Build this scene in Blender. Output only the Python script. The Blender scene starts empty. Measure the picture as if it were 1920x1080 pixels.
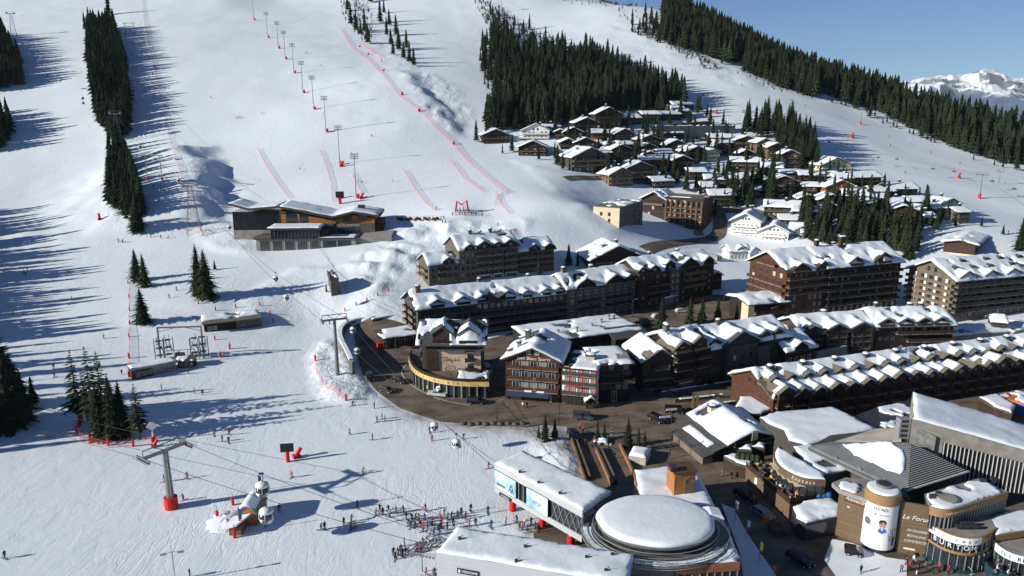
import bpy, bmesh, math, random
import numpy as np
from mathutils import Vector, Matrix
from mathutils.geometry import delaunay_2d_cdt
R = math.radians
random.seed(7); np.random.seed(7)
SC = bpy.context.scene
COL = SC.collection
# ------------------------------------------------------------------ camera, sky, sun, exposure
CAMZ, PITCH, F = 75.0, R(13.7), 1390.0
cam = bpy.data.objects.new('camera', bpy.data.cameras.new('camera'))
COL.objects.link(cam)
cam.location = (0, 0, CAMZ); cam.rotation_euler = (R(90) - PITCH, 0, 0)
cam.data.sensor_width = 36; cam.data.lens = 36 * F / 1920
cam.data.clip_start = 1; cam.data.clip_end = 60000
SC.camera = cam
SUN_EL = 20.5
SUN_DIR = Vector((-0.945, -0.327, math.tan(R(SUN_EL)))).normalized()
world = bpy.data.worlds.new('World'); SC.world = world; world.use_nodes = True
wn = world.node_tree; wn.nodes.clear()
sky = wn.nodes.new('ShaderNodeTexSky'); sky.sky_type = 'NISHITA'; sky.sun_disc = False
sky.sun_elevation = R(SUN_EL); sky.sun_rotation = math.atan2(SUN_DIR.x, SUN_DIR.y)
sky.altitude = 1800; sky.air_density = 0.85; sky.dust_density = 0.0; sky.ozone_density = 6.0
bg = wn.nodes.new('ShaderNodeBackground'); bg.inputs[1].default_value = 0.068
wo = wn.nodes.new('ShaderNodeOutputWorld')
wn.links.new(sky.outputs[0], bg.inputs[0]); wn.links.new(bg.outputs[0], wo.inputs[0])
sl = bpy.data.lights.new('sun', 'SUN'); sl.energy = 5.0; sl.angle = R(0.5); sl.color = (1.0, 0.955, 0.89)
so = bpy.data.objects.new('sun', sl); COL.objects.link(so)
so.rotation_euler = SUN_DIR.to_track_quat('Z', 'Y').to_euler(); so.location = (-300, -100, 200)
SC.view_settings.view_transform = 'Standard'; SC.view_settings.look = 'None'
SC.view_settings.exposure = 0.3; SC.view_settings.gamma = 1; SC.view_settings.use_curve_mapping = False
CP, SP = math.cos(PITCH), math.sin(PITCH)
def ray(px, py):
    v = (540 - py) / F
    return np.array([(px - 960) / F, CP + SP * v, -SP + CP * v])
def PZ(px, py, z):                       # the point of the plane z seen there
    d = ray(px, py); t = (z - CAMZ) / d[2]
    return Vector((d[0] * t, d[1] * t, z))
def PY(px, py, Y):
    d = ray(px, py); t = Y / d[1]
    return Vector((d[0] * t, Y, CAMZ + d[2] * t))
def proj(p):
    yc = p[1] * CP - (p[2] - CAMZ) * SP; zc = p[1] * SP + (p[2] - CAMZ) * CP
    return 960 + F * p[0] / yc, 540 - F * zc / yc
def hz(p, py):                           # height above p at which its vertical reaches picture row py
    v = (540 - py) / F
    z = CAMZ + p[1] * (-SP + CP * v) / (CP + SP * v)
    return z - p[2]
# ------------------------------------------------------------------ noise
_lat = np.random.RandomState(3).rand(256, 256)
def vnoise(x, y):
    xi = np.floor(x).astype(int); yi = np.floor(y).astype(int); fx = x - xi; fy = y - yi
    fx = fx * fx * (3 - 2 * fx); fy = fy * fy * (3 - 2 * fy)
    a = _lat[xi & 255, yi & 255]; b = _lat[(xi + 1) & 255, yi & 255]
    c = _lat[xi & 255, (yi + 1) & 255]; d = _lat[(xi + 1) & 255, (yi + 1) & 255]
    return (a * (1 - fx) + b * fx) * (1 - fy) + (c * (1 - fx) + d * fx) * fy - 0.5
def fbm(x, y, o=4):
    s = 0; a = 1;
    for k in range(o):
        s = s + a * vnoise(x * 2 ** k + 17 * k, y * 2 ** k - 9 * k); a *= .5
    return s
# ------------------------------------------------------------------ terrain height
def cz(px, py, z): p = PZ(px, py, z); return (p.x, p.y, z)
def cy(px, py, Y): p = PY(px, py, Y); return (p.x, p.y, p.z)
ctl = []
for px in (-500, 0, 480, 960, 1440, 1920, 2400):
    ctl += [cz(px, 1500, 0), cz(px, 1080, 0), cz(px, 900, 0)]
for px, py in ((700, 750), (900, 760), (1100, 780), (1300, 780), (1400, 700), (1600, 660), (780, 660), (1000, 670), (1700, 700), (560, 800), (300, 820), (1920, 760), (1200, 700), (2300, 700)):
    ctl.append(cz(px, py, 0))
for px, py, z in ((1920, 610, 2), (1200, 615, 2.5), (1350, 560, 4), (1050, 610, 1.5), (620, 640, 1.5), (600, 590, 3.5), (500, 620, 3), (240, 700, 1), (100, 740, 1),
                  (800, 538, 9), (950, 545, 8), (760, 590, 5), (1150, 520, 7), (1700, 535, 5.5), (1500, 545, 4), (2300, 600, 2)):
    ctl.append(cz(px, py, z))
for px in (-700, -300, 0, 140):
    for py, Y in ((640, 222), (560, 262), (450, 330), (360, 412), (303, 452), (240, 500), (172, 560), (100, 650), (0, 850), (-100, 1060)):
        ctl.append(cy(px, py, Y))
for px in (300, 420):
    for py, Y in ((560, 258), (450, 325), (360, 392), (303, 442), (240, 490), (172, 550), (100, 640), (0, 850), (-100, 1060)):
        ctl.append(cy(px, py, Y))
for px, py, Y in ((665, 368, 372), (640, 303, 436), (612, 240, 482), (588, 200, 515), (568, 172, 550), (550, 133, 592), (535, 107, 630), (522, 90, 660), (502, 70, 700), (520, 0, 880), (560, -100, 1060),
                  (560, 478, 306), (480, 478, 306), (690, 478, 300), (560, 400, 352), (700, 405, 348), (780, 405, 343), (800, 432, 325), (870, 396, 340), (700, 500, 286), (620, 520, 280), (620, 560, 262), (720, 560, 256),
                  (900, 400, 342), (1000, 420, 325), (1100, 390, 346), (1050, 330, 405), (930, 275, 468), (870, 232, 505), (840, 190, 540), (780, 120, 622), (760, 300, 436), (800, 350, 385),
                  (900, 150, 592), (850, 0, 862), (850, -100, 1060), (1150, 240, 500), (1250, 220, 530), (1350, 300, 465), (1450, 330, 430), (1600, 380, 385), (1750, 420, 350), (1880, 470, 318),
                  (1430, 472, 345), (1250, 437, 362), (1150, 402, 372), (1100, 450, 322), (1700, 480, 320), (1000, 480, 306), (1330, 480, 330), (1560, 480, 330),
                  (1000, 170, 592), (1200, 180, 592), (1100, 100, 692), (1000, 60, 762), (1250, 130, 652), (1400, 180, 592), (1500, 230, 540), (1600, 290, 490), (1800, 350, 430), (1900, 400, 385),
                  (1500, 180, 620), (1600, 218, 592), (1750, 270, 550), (1900, 312, 510), (1250, 22, 845), (1400, 92, 785), (1500, 140, 740), (1700, 200, 690), (1900, 253, 640),
                  (1100, 0, 905), (1000, -60, 1060), (2200, 360, 440), (2200, 430, 360), (2200, 330, 600), (2200, 500, 300)):
    ctl.append(cy(px, py, Y))
ctl += [(260, 1000, 120), (400, 900, 45), (420, 850, 15), (520, 800, -15), (150, 1130, 190), (400, 1100, 20), (600, 1100, -60), (700, 700, -10)]
C = np.array(ctl)
def _phi(r2): return 0.5 * r2 * np.log(r2 + 1e-9)
def tps_fit(C, lam=30.0):
    n = len(C); X = C[:, :2] / 100
    r2 = ((X[:, None] - X[None]) ** 2).sum(-1)
    K = _phi(r2) + np.eye(n) * lam * 1e-4
    Pm = np.c_[np.ones(n), X]
    A = np.zeros((n + 3, n + 3)); A[:n, :n] = K; A[:n, n:] = Pm; A[n:, :n] = Pm.T
    s = np.linalg.solve(A, np.r_[C[:, 2], 0, 0, 0])
    return X, s[:n], s[n:]
_X, _w, _a = tps_fit(C)
GX0, GX1, GY0, GY1, GS = -860, 860, 40, 1160, 4.0
gx = np.arange(GX0, GX1 + .1, GS); gy = np.arange(GY0, GY1 + .1, GS)
XX, YY = np.meshgrid(gx, gy, indexing='ij')
q = np.c_[XX.ravel(), YY.ravel()] / 100
zz = _a[0] + q @ _a[1:]
for i in range(len(_X)):
    zz += _w[i] * _phi(((q - _X[i]) ** 2).sum(1))
ZC = zz.reshape(XX.shape)
def upsample(Z):                        # halve the spacing with a cubic kernel
    def up(a):
        p = np.pad(a, ((1, 2), (0, 0)), mode='edge')
        m = (-p[:-3] + 9 * p[1:-2] + 9 * p[2:-1] - p[3:]) / 16
        o = np.empty((a.shape[0] * 2 - 1, a.shape[1])); o[::2] = a; o[1::2] = m[:a.shape[0] - 1]
        return o
    return up(up(Z).T).T
Z2 = upsample(ZC); GS = 2.0
gx = np.arange(GX0, GX1 + .1, GS); gy = np.arange(GY0, GY1 + .1, GS)
XX, YY = np.meshgrid(gx, gy, indexing='ij')
def bil(Z, x, y):
    fx = np.clip((np.asarray(x) - GX0) / GS, 0, Z.shape[0] - 1.001); fy = np.clip((np.asarray(y) - GY0) / GS, 0, Z.shape[1] - 1.001)
    i = fx.astype(int); j = fy.astype(int); fx = fx - i; fy = fy - j
    return (Z[i, j] * (1 - fx) + Z[i + 1, j] * fx) * (1 - fy) + (Z[i, j + 1] * (1 - fx) + Z[i + 1, j + 1] * fx) * fy
HZ = Z2.copy()
_ys = np.concatenate([np.arange(60, 400, .8), np.arange(400, 1150, 2.0)])
def at(px, py, dz=0.0):                 # where the line of sight of a pixel meets the ground
    d = ray(px, py); t = _ys / d[1]
    zr = CAMZ + d[2] * t; zt = bil(HZ, d[0] * t, _ys)
    k = np.nonzero(zr < zt)[0]
    if len(k) == 0: i = len(_ys) - 2; f = 0
    else:
        i = max(k[0] - 1, 0); a = zr[i] - zt[i]; b = zt[i + 1] - zr[i + 1]; f = a / (a + b + 1e-9) if k[0] > 0 else 0
    y = _ys[i] + f * (_ys[i + 1] - _ys[i]); t = y / d[1]; x = d[0] * t
    return Vector((x, y, float(bil(HZ, x, y)) + dz))
def G(x, y): return float(bil(HZ, x, y))
def inpoly(poly, x, y):
    x = np.asarray(x); y = np.asarray(y); r = np.zeros(x.shape, bool); n = len(poly)
    for i in range(n):
        x0, y0 = poly[i][:2]; x1, y1 = poly[(i + 1) % n][:2]
        c = ((y0 > y) != (y1 > y)) & (x < (x1 - x0) * (y - y0) / ((y1 - y0) or 1e-9) + x0)
        r ^= c
    return r
def blur(M, n):
    for _ in range(n):
        M = (M + np.roll(M, 1, 0) + np.roll(M, -1, 0) + np.roll(M, 1, 1) + np.roll(M, -1, 1)) / 5
    return M
def region(pxs, soft=3, poly=False):
    P = [at(*p) for p in pxs]
    m = blur(inpoly(P, XX, YY).astype(float), soft)
    return (m, P) if poly else m
ROADPX = {
 'main': [(662, 612), (668, 660), (680, 700), (705, 733), (750, 766), (820, 790), (905, 797), (985, 801), (1015, 796), (1062, 800), (1064, 815), (1078, 850), (1092, 885), (1108, 920), (1000, 1000), (1010, 1080), (1100, 1180),
          (1500, 1180), (1920, 1120), (2050, 1000), (2050, 640), (1900, 655), (1800, 690), (1620, 700), (1520, 655), (1470, 600), (1420, 556), (1320, 552), (1150, 575), (900, 640), (800, 618), (740, 602), (700, 596)],
}
_town, TOWNP = region(ROADPX['main'], 4, True)
# calm in the town, rolling relief elsewhere
amp = np.clip((YY - 150) / 500, 0.12, 1) * (1 - np.clip(_town * 1.3, 0, 1))
HZ = HZ + amp * (fbm(XX / 60, YY / 60, 3) * 1.7)
HZ = HZ * 1.0
SGN = -1
def addrough(pxs, a, sc, soft=3, lift=0.0, octv=3):
    global HZ
    m = region(pxs, soft)
    HZ = HZ + m * (lift + .6 * a * fbm(XX / sc, YY / sc, 2))
def ridge(pxs, A, ll, rl, end=15.0):      # a bank: long rise from the left, steep fall to the right of the line
    global HZ
    P = [at(*p) for p in pxs]; best = np.full(XX.shape, 1e9); D = np.zeros(XX.shape); T = np.zeros(XX.shape); tot = 0
    for a, b in zip(P[:-1], P[1:]):
        dx, dy = b.x - a.x, b.y - a.y; L = math.hypot(dx, dy); t = ((XX - a.x) * dx + (YY - a.y) * dy) / L; tc = np.clip(t, 0, L)
        qx, qy = XX - a.x - dx * tc / L, YY - a.y - dy * tc / L; r = np.hypot(qx, qy); s = -(dx * qy - dy * qx) / L; m = r < best
        best = np.where(m, r, best); D = np.where(m, np.sign(s) * r, D); T = np.where(m, tot + np.clip(t, -end, L + end), T); tot += L
    D = D + fbm(XX / 14, YY / 14, 2) * rl * .5
    sm = lambda v: np.clip(v, 0, 1) ** 2 * (3 - 2 * np.clip(v, 0, 1))
    f = np.where(D < 0, sm(1 + D / ll), 1 - sm(D / rl)); e = sm((T + end) / (2 * end)) * sm((tot + end - T) / (2 * end))
    HZ = HZ + A * f * e
ridge([(372, 418), (358, 370), (345, 320), (335, 285)], -8 * SGN, 85, 22)
ridge([(842, 252), (805, 212), (770, 165), (752, 138)], -4.2 * SGN, 80, 16)
# moguls on the shaded embankment
addrough([(752, 140), (790, 130), (850, 160), (888, 212), (870, 235), (845, 252), (800, 210)], 1.76, 5, 2)
# ploughed bank between the terrace and the lower track
addrough([(640, 500), (760, 425), (1000, 412), (985, 440), (800, 480), (720, 540), (700, 560)], 4.2, 7, 2, 0.6)
addrough([(450, 560), (560, 500), (640, 505), (640, 590), (520, 620), (470, 600)], 1.10, 14, 3, 0.8)
addrough([(590, 690), (600, 740), (650, 760), (690, 740), (676, 700), (650, 660), (610, 640), (590, 660)], 1.32, 4, 1, 0.9)
addrough([(650, 560), (780, 560), (770, 600), (700, 600), (640, 610)], 0.88, 10, 2, 0.6)
addrough([(400, 400), (460, 430), (480, 480), (400, 470), (370, 440)], 1.21, 8, 2, 1.0)
addrough([(240, 600), (330, 560), (470, 570), (500, 590), (440, 600), (300, 640)], 0.66, 12, 2, 0.3)
addrough([(300, 260), (370, 300), (480, 370), (430, 420), (330, 420), (290, 330)], 1.43, 12, 2, 0)
addrough([(1000, 830), (1070, 815), (1085, 870), (1095, 910), (1050, 900)], 0.88, 4, 1, 1.0)
addrough([(1060, 400), (1140, 385), (1230, 430), (1140, 450)], 0.77, 12, 2, 0.5)
addrough([(900, 300), (1060, 300), (1140, 360), (1040, 360), (960, 300)], 1.10, 12, 2, 0.5)
addrough([(1100, 60), (1240, 30), (1420, 120), (1500, 160), (1400, 165), (1250, 120)], 1.65, 14, 2, 0)
addrough([(630, 0), (690, 0), (790, 130), (740, 135), (690, 80)], 1.43, 10, 2, 0)
addrough([(185, 30), (215, 30), (240, 250), (270, 440), (200, 420), (190, 250), (160, 120)], 0.83, 10, 2, 0)
# ------------------------------------------------------------------ materials
M = {}
def mat(name, col, rough=.7, var=.25, scale=1.2, bump=0.0, bscale=8.0, stretch=(1, 1, 1), metal=0.0, spec=.3, col2=None, planks=0, emit=None, rnd=0.0, coord='Object'):
    m = bpy.data.materials.new(name); m.use_nodes = True; nt = m.node_tree; b = nt.nodes['Principled BSDF']
    L = nt.links.new; N = nt.nodes.new
    b.inputs['Roughness'].default_value = rough; b.inputs['Metallic'].default_value = metal; b.inputs['Specular IOR Level'].default_value = spec
    tc = N('ShaderNodeTexCoord'); mp = N('ShaderNodeMapping'); mp.inputs['Scale'].default_value = stretch
    L(tc.outputs[coord], mp.inputs[0])
    n1 = N('ShaderNodeTexNoise'); n1.inputs['Scale'].default_value = scale; n1.inputs['Detail'].default_value = 5; L(mp.outputs[0], n1.inputs['Vector'])
    mx = N('ShaderNodeMix'); mx.data_type = 'RGBA'
    c = Vector(col)
    a0 = [max(0, x * (1 - var)) for x in col]; a1 = [min(1, x * (1 + var)) for x in (col2 or col)]
    mx.inputs[6].default_value = (*a0, 1); mx.inputs[7].default_value = (*a1, 1)
    rp = N('ShaderNodeMapRange'); rp.inputs[1].default_value = .3; rp.inputs[2].default_value = .7
    L(n1.outputs[0], rp.inputs[0]); L(rp.outputs[0], mx.inputs[0])
    out = mx.outputs[2]
    if planks:
        w = N('ShaderNodeTexWave'); w.bands_direction = 'Z'; w.inputs['Scale'].default_value = planks; w.inputs['Distortion'].default_value = .6; L(mp.outputs[0], w.inputs[0])
        m2 = N('ShaderNodeMix'); m2.data_type = 'RGBA'; m2.blend_type = 'MULTIPLY'; m2.inputs[0].default_value = .35
        L(out, m2.inputs[6]); L(w.outputs[0], m2.inputs[7]); out = m2.outputs[2]
    if rnd:
        oi = N('ShaderNodeObjectInfo'); h = N('ShaderNodeMapRange'); h.inputs[3].default_value = 1 - rnd; h.inputs[4].default_value = 1 + rnd
        L(oi.outputs['Random'], h.inputs[0]); hv = N('ShaderNodeHueSaturation'); L(h.outputs[0], hv.inputs['Value']); L(out, hv.inputs['Color']); out = hv.outputs[0]
    L(out, b.inputs['Base Color'])
    if bump:
        n2 = N('ShaderNodeTexNoise'); n2.inputs['Scale'].default_value = bscale; n2.inputs['Detail'].default_value = 4; L(mp.outputs[0], n2.inputs['Vector'])
        bp = N('ShaderNodeBump'); bp.inputs['Strength'].default_value = bump; bp.inputs['Distance'].default_value = .1; L(n2.outputs[0], bp.inputs['Height']); L(bp.outputs[0], b.inputs['Normal'])
    if emit: b.inputs['Emission Color'].default_value = (*emit[:3], 1); b.inputs['Emission Strength'].default_value = emit[3]
    M[name] = m; return m
def bmat(name, col, **k):  return mat(name, col, **k)
# snow on the ground: groomed corduroy, ski tracks, rough patches from the mesh attribute
def snow_ground():
    m = bpy.data.materials.new('snow_ground'); m.use_nodes = True; nt = m.node_tree; b = nt.nodes['Principled BSDF']; L = nt.links.new; N = nt.nodes.new
    b.inputs['Roughness'].default_value = .55; b.inputs['Specular IOR Level'].default_value = .25
    tc = N('ShaderNodeTexCoord')
    def noise(s, d=4, st=(1, 1, 1), rot=0, dist=0):
        mp = N('ShaderNodeMapping'); mp.inputs['Scale'].default_value = st; mp.inputs['Rotation'].default_value = (0, 0, rot); L(tc.outputs['Object'], mp.inputs[0])
        n = N('ShaderNodeTexNoise'); n.inputs['Scale'].default_value = s; n.inputs['Detail'].default_value = d; n.inputs['Distortion'].default_value = dist; L(mp.outputs[0], n.inputs['Vector']); return n.outputs[0]
    def mth(op, a, b_=None, c=None):
        n = N('ShaderNodeMath'); n.operation = op
        for i, v in enumerate((a, b_, c)):
            if v is None: continue
            if isinstance(v, (int, float)): n.inputs[i].default_value = v
            else: L(v, n.inputs[i])
        return n.outputs[0]
    at_ = N('ShaderNodeAttribute'); at_.attribute_name = 'rough'
    di = N('ShaderNodeAttribute'); di.attribute_name = 'dirt'
    # tracks: thin ridges where a distorted noise crosses .5, in three directions
    tr = None
    for k, (s, st, rot, ds) in enumerate(((.16, (1, .16, 1), .5, 1.2), (.2, (1, .14, 1), 1.5, 1.6), (.13, (1, .2, 1), 2.5, 2.0), (.35, (1, .2, 1), .1, 1.5))):
        n = noise(s, 3, st, rot, ds); t = mth('SUBTRACT', n, .5); t = mth('ABSOLUTE', t); t = mth('MULTIPLY', t, 60 if k < 3 else 40); t = mth('MINIMUM', t, 1.0)
        tr = t if tr is None else mth('MINIMUM', tr, t)
    h = mth('MULTIPLY', mth('SUBTRACT', tr, 1.0), mth('MULTIPLY', mth('MAXIMUM', mth('SUBTRACT', noise(.03, 3), .42), 0), .3))
    h = mth('ADD', h, mth('MULTIPLY', noise(.22, 6, (1, .6, 1), .5, 1.5), .22))
    h = mth('ADD', h, mth('MULTIPLY', noise(1.3, 5, (1, .5, 1), .8, .8), .03))
    big = mth('MULTIPLY', noise(.55, 6, (1, 1, 1), 0, 1.0), at_.outputs['Fac']); h = mth('ADD', h, mth('MULTIPLY', big, .9))
    bp = N('ShaderNodeBump'); bp.inputs['Strength'].default_value = .6; bp.inputs['Distance'].default_value = 1.0; L(h, bp.inputs['Height']); L(bp.outputs[0], b.inputs['Normal'])
    mx = N('ShaderNodeMix'); mx.data_type = 'RGBA'; mx.inputs[6].default_value = (.72, .79, .835, 1); mx.inputs[7].default_value = (.84, .875, .89, 1)
    L(noise(.03, 7, (1, .5, 1), .6, 1.0), mx.inputs[0])
    m2 = N('ShaderNodeMix'); m2.data_type = 'RGBA'; m2.inputs[7].default_value = (.30, .26, .22, 1); L(mx.outputs[2], m2.inputs[6])
    L(mth('MULTIPLY', di.outputs['Fac'], mth('MULTIPLY', noise(.5, 6), 1.6)), m2.inputs[0])
    L(m2.outputs[2], b.inputs['Base Color']); M['snow_ground'] = m
snow_ground()
mat('roof_snow', (.80, .84, .865), rough=.55, var=.04, scale=.4, bump=.5, bscale=1.2, coord='Generated' if 0 else 'Object')
mat('asphalt', (.125, .098, .072), rough=.8, var=.4, scale=.16, bump=.25, bscale=6, col2=(.155, .125, .096), stretch=(1, 1.6, 1))
mat('pavement', (.17, .13, .10), rough=.85, var=.2, scale=.3, bump=.2, bscale=6)
mat('concrete', (.27, .25, .22), rough=.85, var=.22, scale=.5, bump=.3, bscale=3)
mat('concrete_light', (.42, .39, .33), rough=.85, var=.25, scale=.3, bump=.3, bscale=3)
mat('stone', (.115, .10, .083), rough=.9, var=.45, scale=1.6, bump=.8, bscale=2.2)
mat('wood_dark', (.030, .021, .016), rough=.8, var=.35, scale=.8, stretch=(1, 1, 5), planks=1.6, bump=.2)
mat('wood_brown', (.058, .032, .020), rough=.75, var=.3, scale=.8, stretch=(1, 1, 5), planks=1.6, bump=.2)
mat('wood_red', (.10, .040, .023), rough=.75, var=.28, scale=.7, stretch=(1, 1, 4), planks=1.6, bump=.2)
mat('wood_orange', (.36, .155, .05), rough=.7, var=.3, scale=1.2, stretch=(4, 4, .5), bump=.2)
mat('wood_grey', (.085, .070, .055), rough=.85, var=.3, scale=.8, stretch=(1, 1, 5), planks=1.6, bump=.2)
mat('wood_tan', (.20, .135, .08), rough=.8, var=.25, scale=.8, stretch=(1, 1, 4), planks=1.6, bump=.2)
mat('render_grey', (.07, .067, .06), rough=.85, var=.18, scale=.5, bump=.1)
mat('render_taupe', (.14, .115, .09), rough=.85, var=.18, scale=.5, bump=.1)
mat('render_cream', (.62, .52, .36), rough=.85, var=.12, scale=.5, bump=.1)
mat('render_white', (.78, .77, .73), rough=.8, var=.06, scale=.4, bump=.05)
mat('render_black', (.03, .032, .035), rough=.8, var=.2, scale=.5)
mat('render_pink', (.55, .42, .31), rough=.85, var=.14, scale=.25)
mat('slate', (.075, .075, .072), rough=.75, var=.3, scale=.8, bump=.3, bscale=5, stretch=(1, 1, 3))
mat('shingle', (.16, .14, .10), rough=.9, var=.4, scale=2.5, bump=.5, bscale=5)
mat('zinc', (.19, .20, .20), rough=.55, var=.15, scale=.5, metal=.3)
mat('metal_light', (.42, .43, .43), rough=.45, var=.1, metal=.6, scale=2)
mat('metal_grey', (.22, .22, .21), rough=.5, var=.15, metal=.5, scale=2)
mat('metal_dark', (.05, .05, .052), rough=.5, var=.2, metal=.3, scale=2)
mat('cladding', (.50, .51, .52), rough=.45, var=.05, scale=.3, metal=.2)
mat('frame_white', (.62, .60, .56), rough=.6, var=.06)
mat('frame_dark', (.045, .035, .028), rough=.6, var=.2)
mat('glass', (.025, .032, .04), rough=.12, var=.3, scale=.9, spec=.8)
mat('glass_curtain', (.22, .22, .21), rough=.3, var=.5, scale=.8, spec=.6)
mat('glass_bright', (.50, .47, .36), rough=.4, var=.3, scale=.6)
mat('red', (.58, .022, .02), rough=.55, var=.12)
mat('red_net', (.70, .22, .20), rough=.8, var=.2)
mat('awning_blue', (.035, .05, .10), rough=.7, var=.1)
mat('brown_panel', (.145, .098, .06), rough=.6, var=.08, scale=.3)
mat('brown_band', (.30, .185, .085), rough=.6, var=.08, scale=.3)
mat('rust_band', (.26, .105, .05), rough=.65, var=.15, scale=.4)
mat('sign_white', (.80, .80, .79), rough=.5, var=.03)
mat('sign_black', (.02, .02, .02), rough=.5, var=.05)
mat('sign_yellow', (.85, .75, .12), rough=.5, var=.05)
mat('sign_green', (.05, .22, .22), rough=.5, var=.15)
mat('sign_gold', (.62, .44, .18), rough=.5, var=.12)
mat('sky_print', (.20, .50, .72), rough=.35, var=.35, scale=.25, col2=(.62, .78, .86))
mat('teal', (.012, .055, .07), rough=.5, var=.1)
mat('bark', (.06, .042, .03), rough=.9, var=.3, scale=3)
mat('fir', (.028, .037, .020), rough=.85, var=.45, scale=.6, rnd=.25, spec=.1)
mat('fir_far', (.024, .032, .018), rough=.9, var=.5, scale=.06, spec=.05)
mat('fir_olive', (.045, .055, .022), rough=.85, var=.4, scale=.6, rnd=.2, spec=.1)
mat('twig', (.085, .062, .045), rough=.9, var=.3, scale=.2)
mat('rubber', (.015, .015, .015), rough=.8, var=.1)
mat('lamp_white', (.85, .84, .80), rough=.4, var=.02)
mat('lamp_red', (.5, .02, .02), rough=.4, var=.02)
mat('skin', (.45, .28, .20), rough=.6, var=.05)
mat('planting', (.03, .045, .02), rough=.9, var=.4)
mat('bronze', (.11, .06, .03), rough=.5, var=.2)
mat('lettering_pale', (.70, .66, .58), rough=.6, var=.03)
for n, c in dict(cloth_black=(.018, .02, .024), cloth_navy=(.02, .035, .08), cloth_red=(.50, .03, .03), cloth_grey=(.12, .13, .15), cloth_white=(.7, .7, .7), cloth_blue=(.04, .16, .42), cloth_green=(.18, .55, .05),
                 cloth_yellow=(.75, .6, .05), cloth_teal=(.05, .25, .28), cloth_pink=(.6, .12, .25), cloth_orange=(.65, .16, .04), cloth_brown=(.10, .06, .04)).items():
    mat(n, c, rough=.75, var=.1)
for n, c in dict(paint_black=(.012, .012, .014), paint_white=(.62, .63, .63), paint_silver=(.30, .32, .34), paint_grey=(.07, .085, .095), paint_red=(.40, .02, .02), paint_olive=(.05, .045, .03), paint_blue=(.03, .05, .09)).items():
    mat(n, c, rough=.25, var=.05, metal=.2, spec=.6)
# ------------------------------------------------------------------ mesh builder
class MB:
    def __init__(s): s.v = []; s.f = []; s.m = []; s.cur = 0; s.mats = []
    def use(s, *names):                       # current material
        n = names[0]
        if n not in s.mats: s.mats.append(n)
        s.cur = s.mats.index(n); return s
    def add(s, V, Fs):
        b = len(s.v); s.v += [tuple(p) for p in V]; s.f += [tuple(b + i for i in f) for f in Fs]; s.m += [s.cur] * len(Fs); return s
    def box(s, x0, y0, z0, x1, y1, z1):
        return s.add([(x0, y0, z0), (x1, y0, z0), (x1, y1, z0), (x0, y1, z0), (x0, y0, z1), (x1, y0, z1), (x1, y1, z1), (x0, y1, z1)],
                     [(0, 3, 2, 1), (4, 5, 6, 7), (0, 1, 5, 4), (1, 2, 6, 5), (2, 3, 7, 6), (3, 0, 4, 7)])
    def prism(s, prof, y0, y1):               # profile in x,z pushed along y
        n = len(prof); V = [(x, y0, z) for x, z in prof] + [(x, y1, z) for x, z in prof]
        return s.add(V, [tuple(range(n)), tuple(range(2 * n - 1, n - 1, -1))] + [(i, n + i, n + (i + 1) % n, (i + 1) % n) for i in range(n)])
    def extr(s, poly, z0, z1):                # plan polygon pushed up
        n = len(poly); V = [(p[0], p[1], z0) for p in poly] + [(p[0], p[1], z1) for p in poly]
        return s.add(V, [tuple(range(n - 1, -1, -1)), tuple(range(n, 2 * n))] + [(i, (i + 1) % n, n + (i + 1) % n, n + i) for i in range(n)])
    def tube(s, pts, r, n=6, r2=None, cap=True):
        pts = [Vector(p) for p in pts]; k = len(pts); V = []; Fs = []
        for i, p in enumerate(pts):
            d = (pts[min(i + 1, k - 1)] - pts[max(i - 1, 0)]).normalized()
            a = d.orthogonal().normalized() if i == 0 else (a - d * a.dot(d)).normalized()
            b = d.cross(a); rr = r if r2 is None else r + (r2 - r) * i / (k - 1)
            V += [p + (a * math.cos(2 * math.pi * j / n) + b * math.sin(2 * math.pi * j / n)) * rr for j in range(n)]
        for i in range(k - 1):
            for j in range(n): Fs.append((i * n + j, i * n + (j + 1) % n, (i + 1) * n + (j + 1) % n, (i + 1) * n + j))
        if cap: Fs += [tuple(range(n - 1, -1, -1)), tuple(range((k - 1) * n, k * n))]
        return s.add(V, Fs)
    def lathe(s, prof, n=16, cx=0, cy=0):
        V = []; Fs = []
        for r, z in prof: V += [(cx + r * math.cos(2 * math.pi * j / n), cy + r * math.sin(2 * math.pi * j / n), z) for j in range(n)]
        for i in range(len(prof) - 1):
            for j in range(n): Fs.append((i * n + j, i * n + (j + 1) % n, (i + 1) * n + (j + 1) % n, (i + 1) * n + j))
        Fs += [tuple(range(n - 1, -1, -1)), tuple(range((len(prof) - 1) * n, len(prof) * n))]
        return s.add(V, Fs)
    def slab(s, A, B, C_, D, t):              # four-cornered slab, thickness t downwards
        V = [Vector(p) for p in (A, B, C_, D)]; V += [p - Vector((0, 0, t)) for p in V]
        return s.add(V, [(0, 1, 2, 3), (7, 6, 5, 4), (0, 4, 5, 1), (1, 5, 6, 2), (2, 6, 7, 3), (3, 7, 4, 0)])
    def mesh(s, name, smooth=False):
        me = bpy.data.meshes.new(name); me.from_pydata(s.v, [], s.f)
        for n in s.mats: me.materials.append(M[n])
        if s.m: me.polygons.foreach_set('material_index', s.m)
        if smooth: me.polygons.foreach_set('use_smooth', [True] * len(s.f))
        me.update(); return me
    def build(s, name, parent=None, smooth=False, loc=None):
        o = bpy.data.objects.new(name, s.mesh(name, smooth)); COL.objects.link(o)
        if parent: o.parent = parent
        if loc is not None: o.location = loc
        return o
def Q_(*a): return MB().use(*a)
def tag(o, label=None, cat=None, group=None, kind=None):
    if label: o['label'] = label
    if cat: o['category'] = cat
    if group: o['group'] = group
    if kind: o['kind'] = kind
    return o
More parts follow.
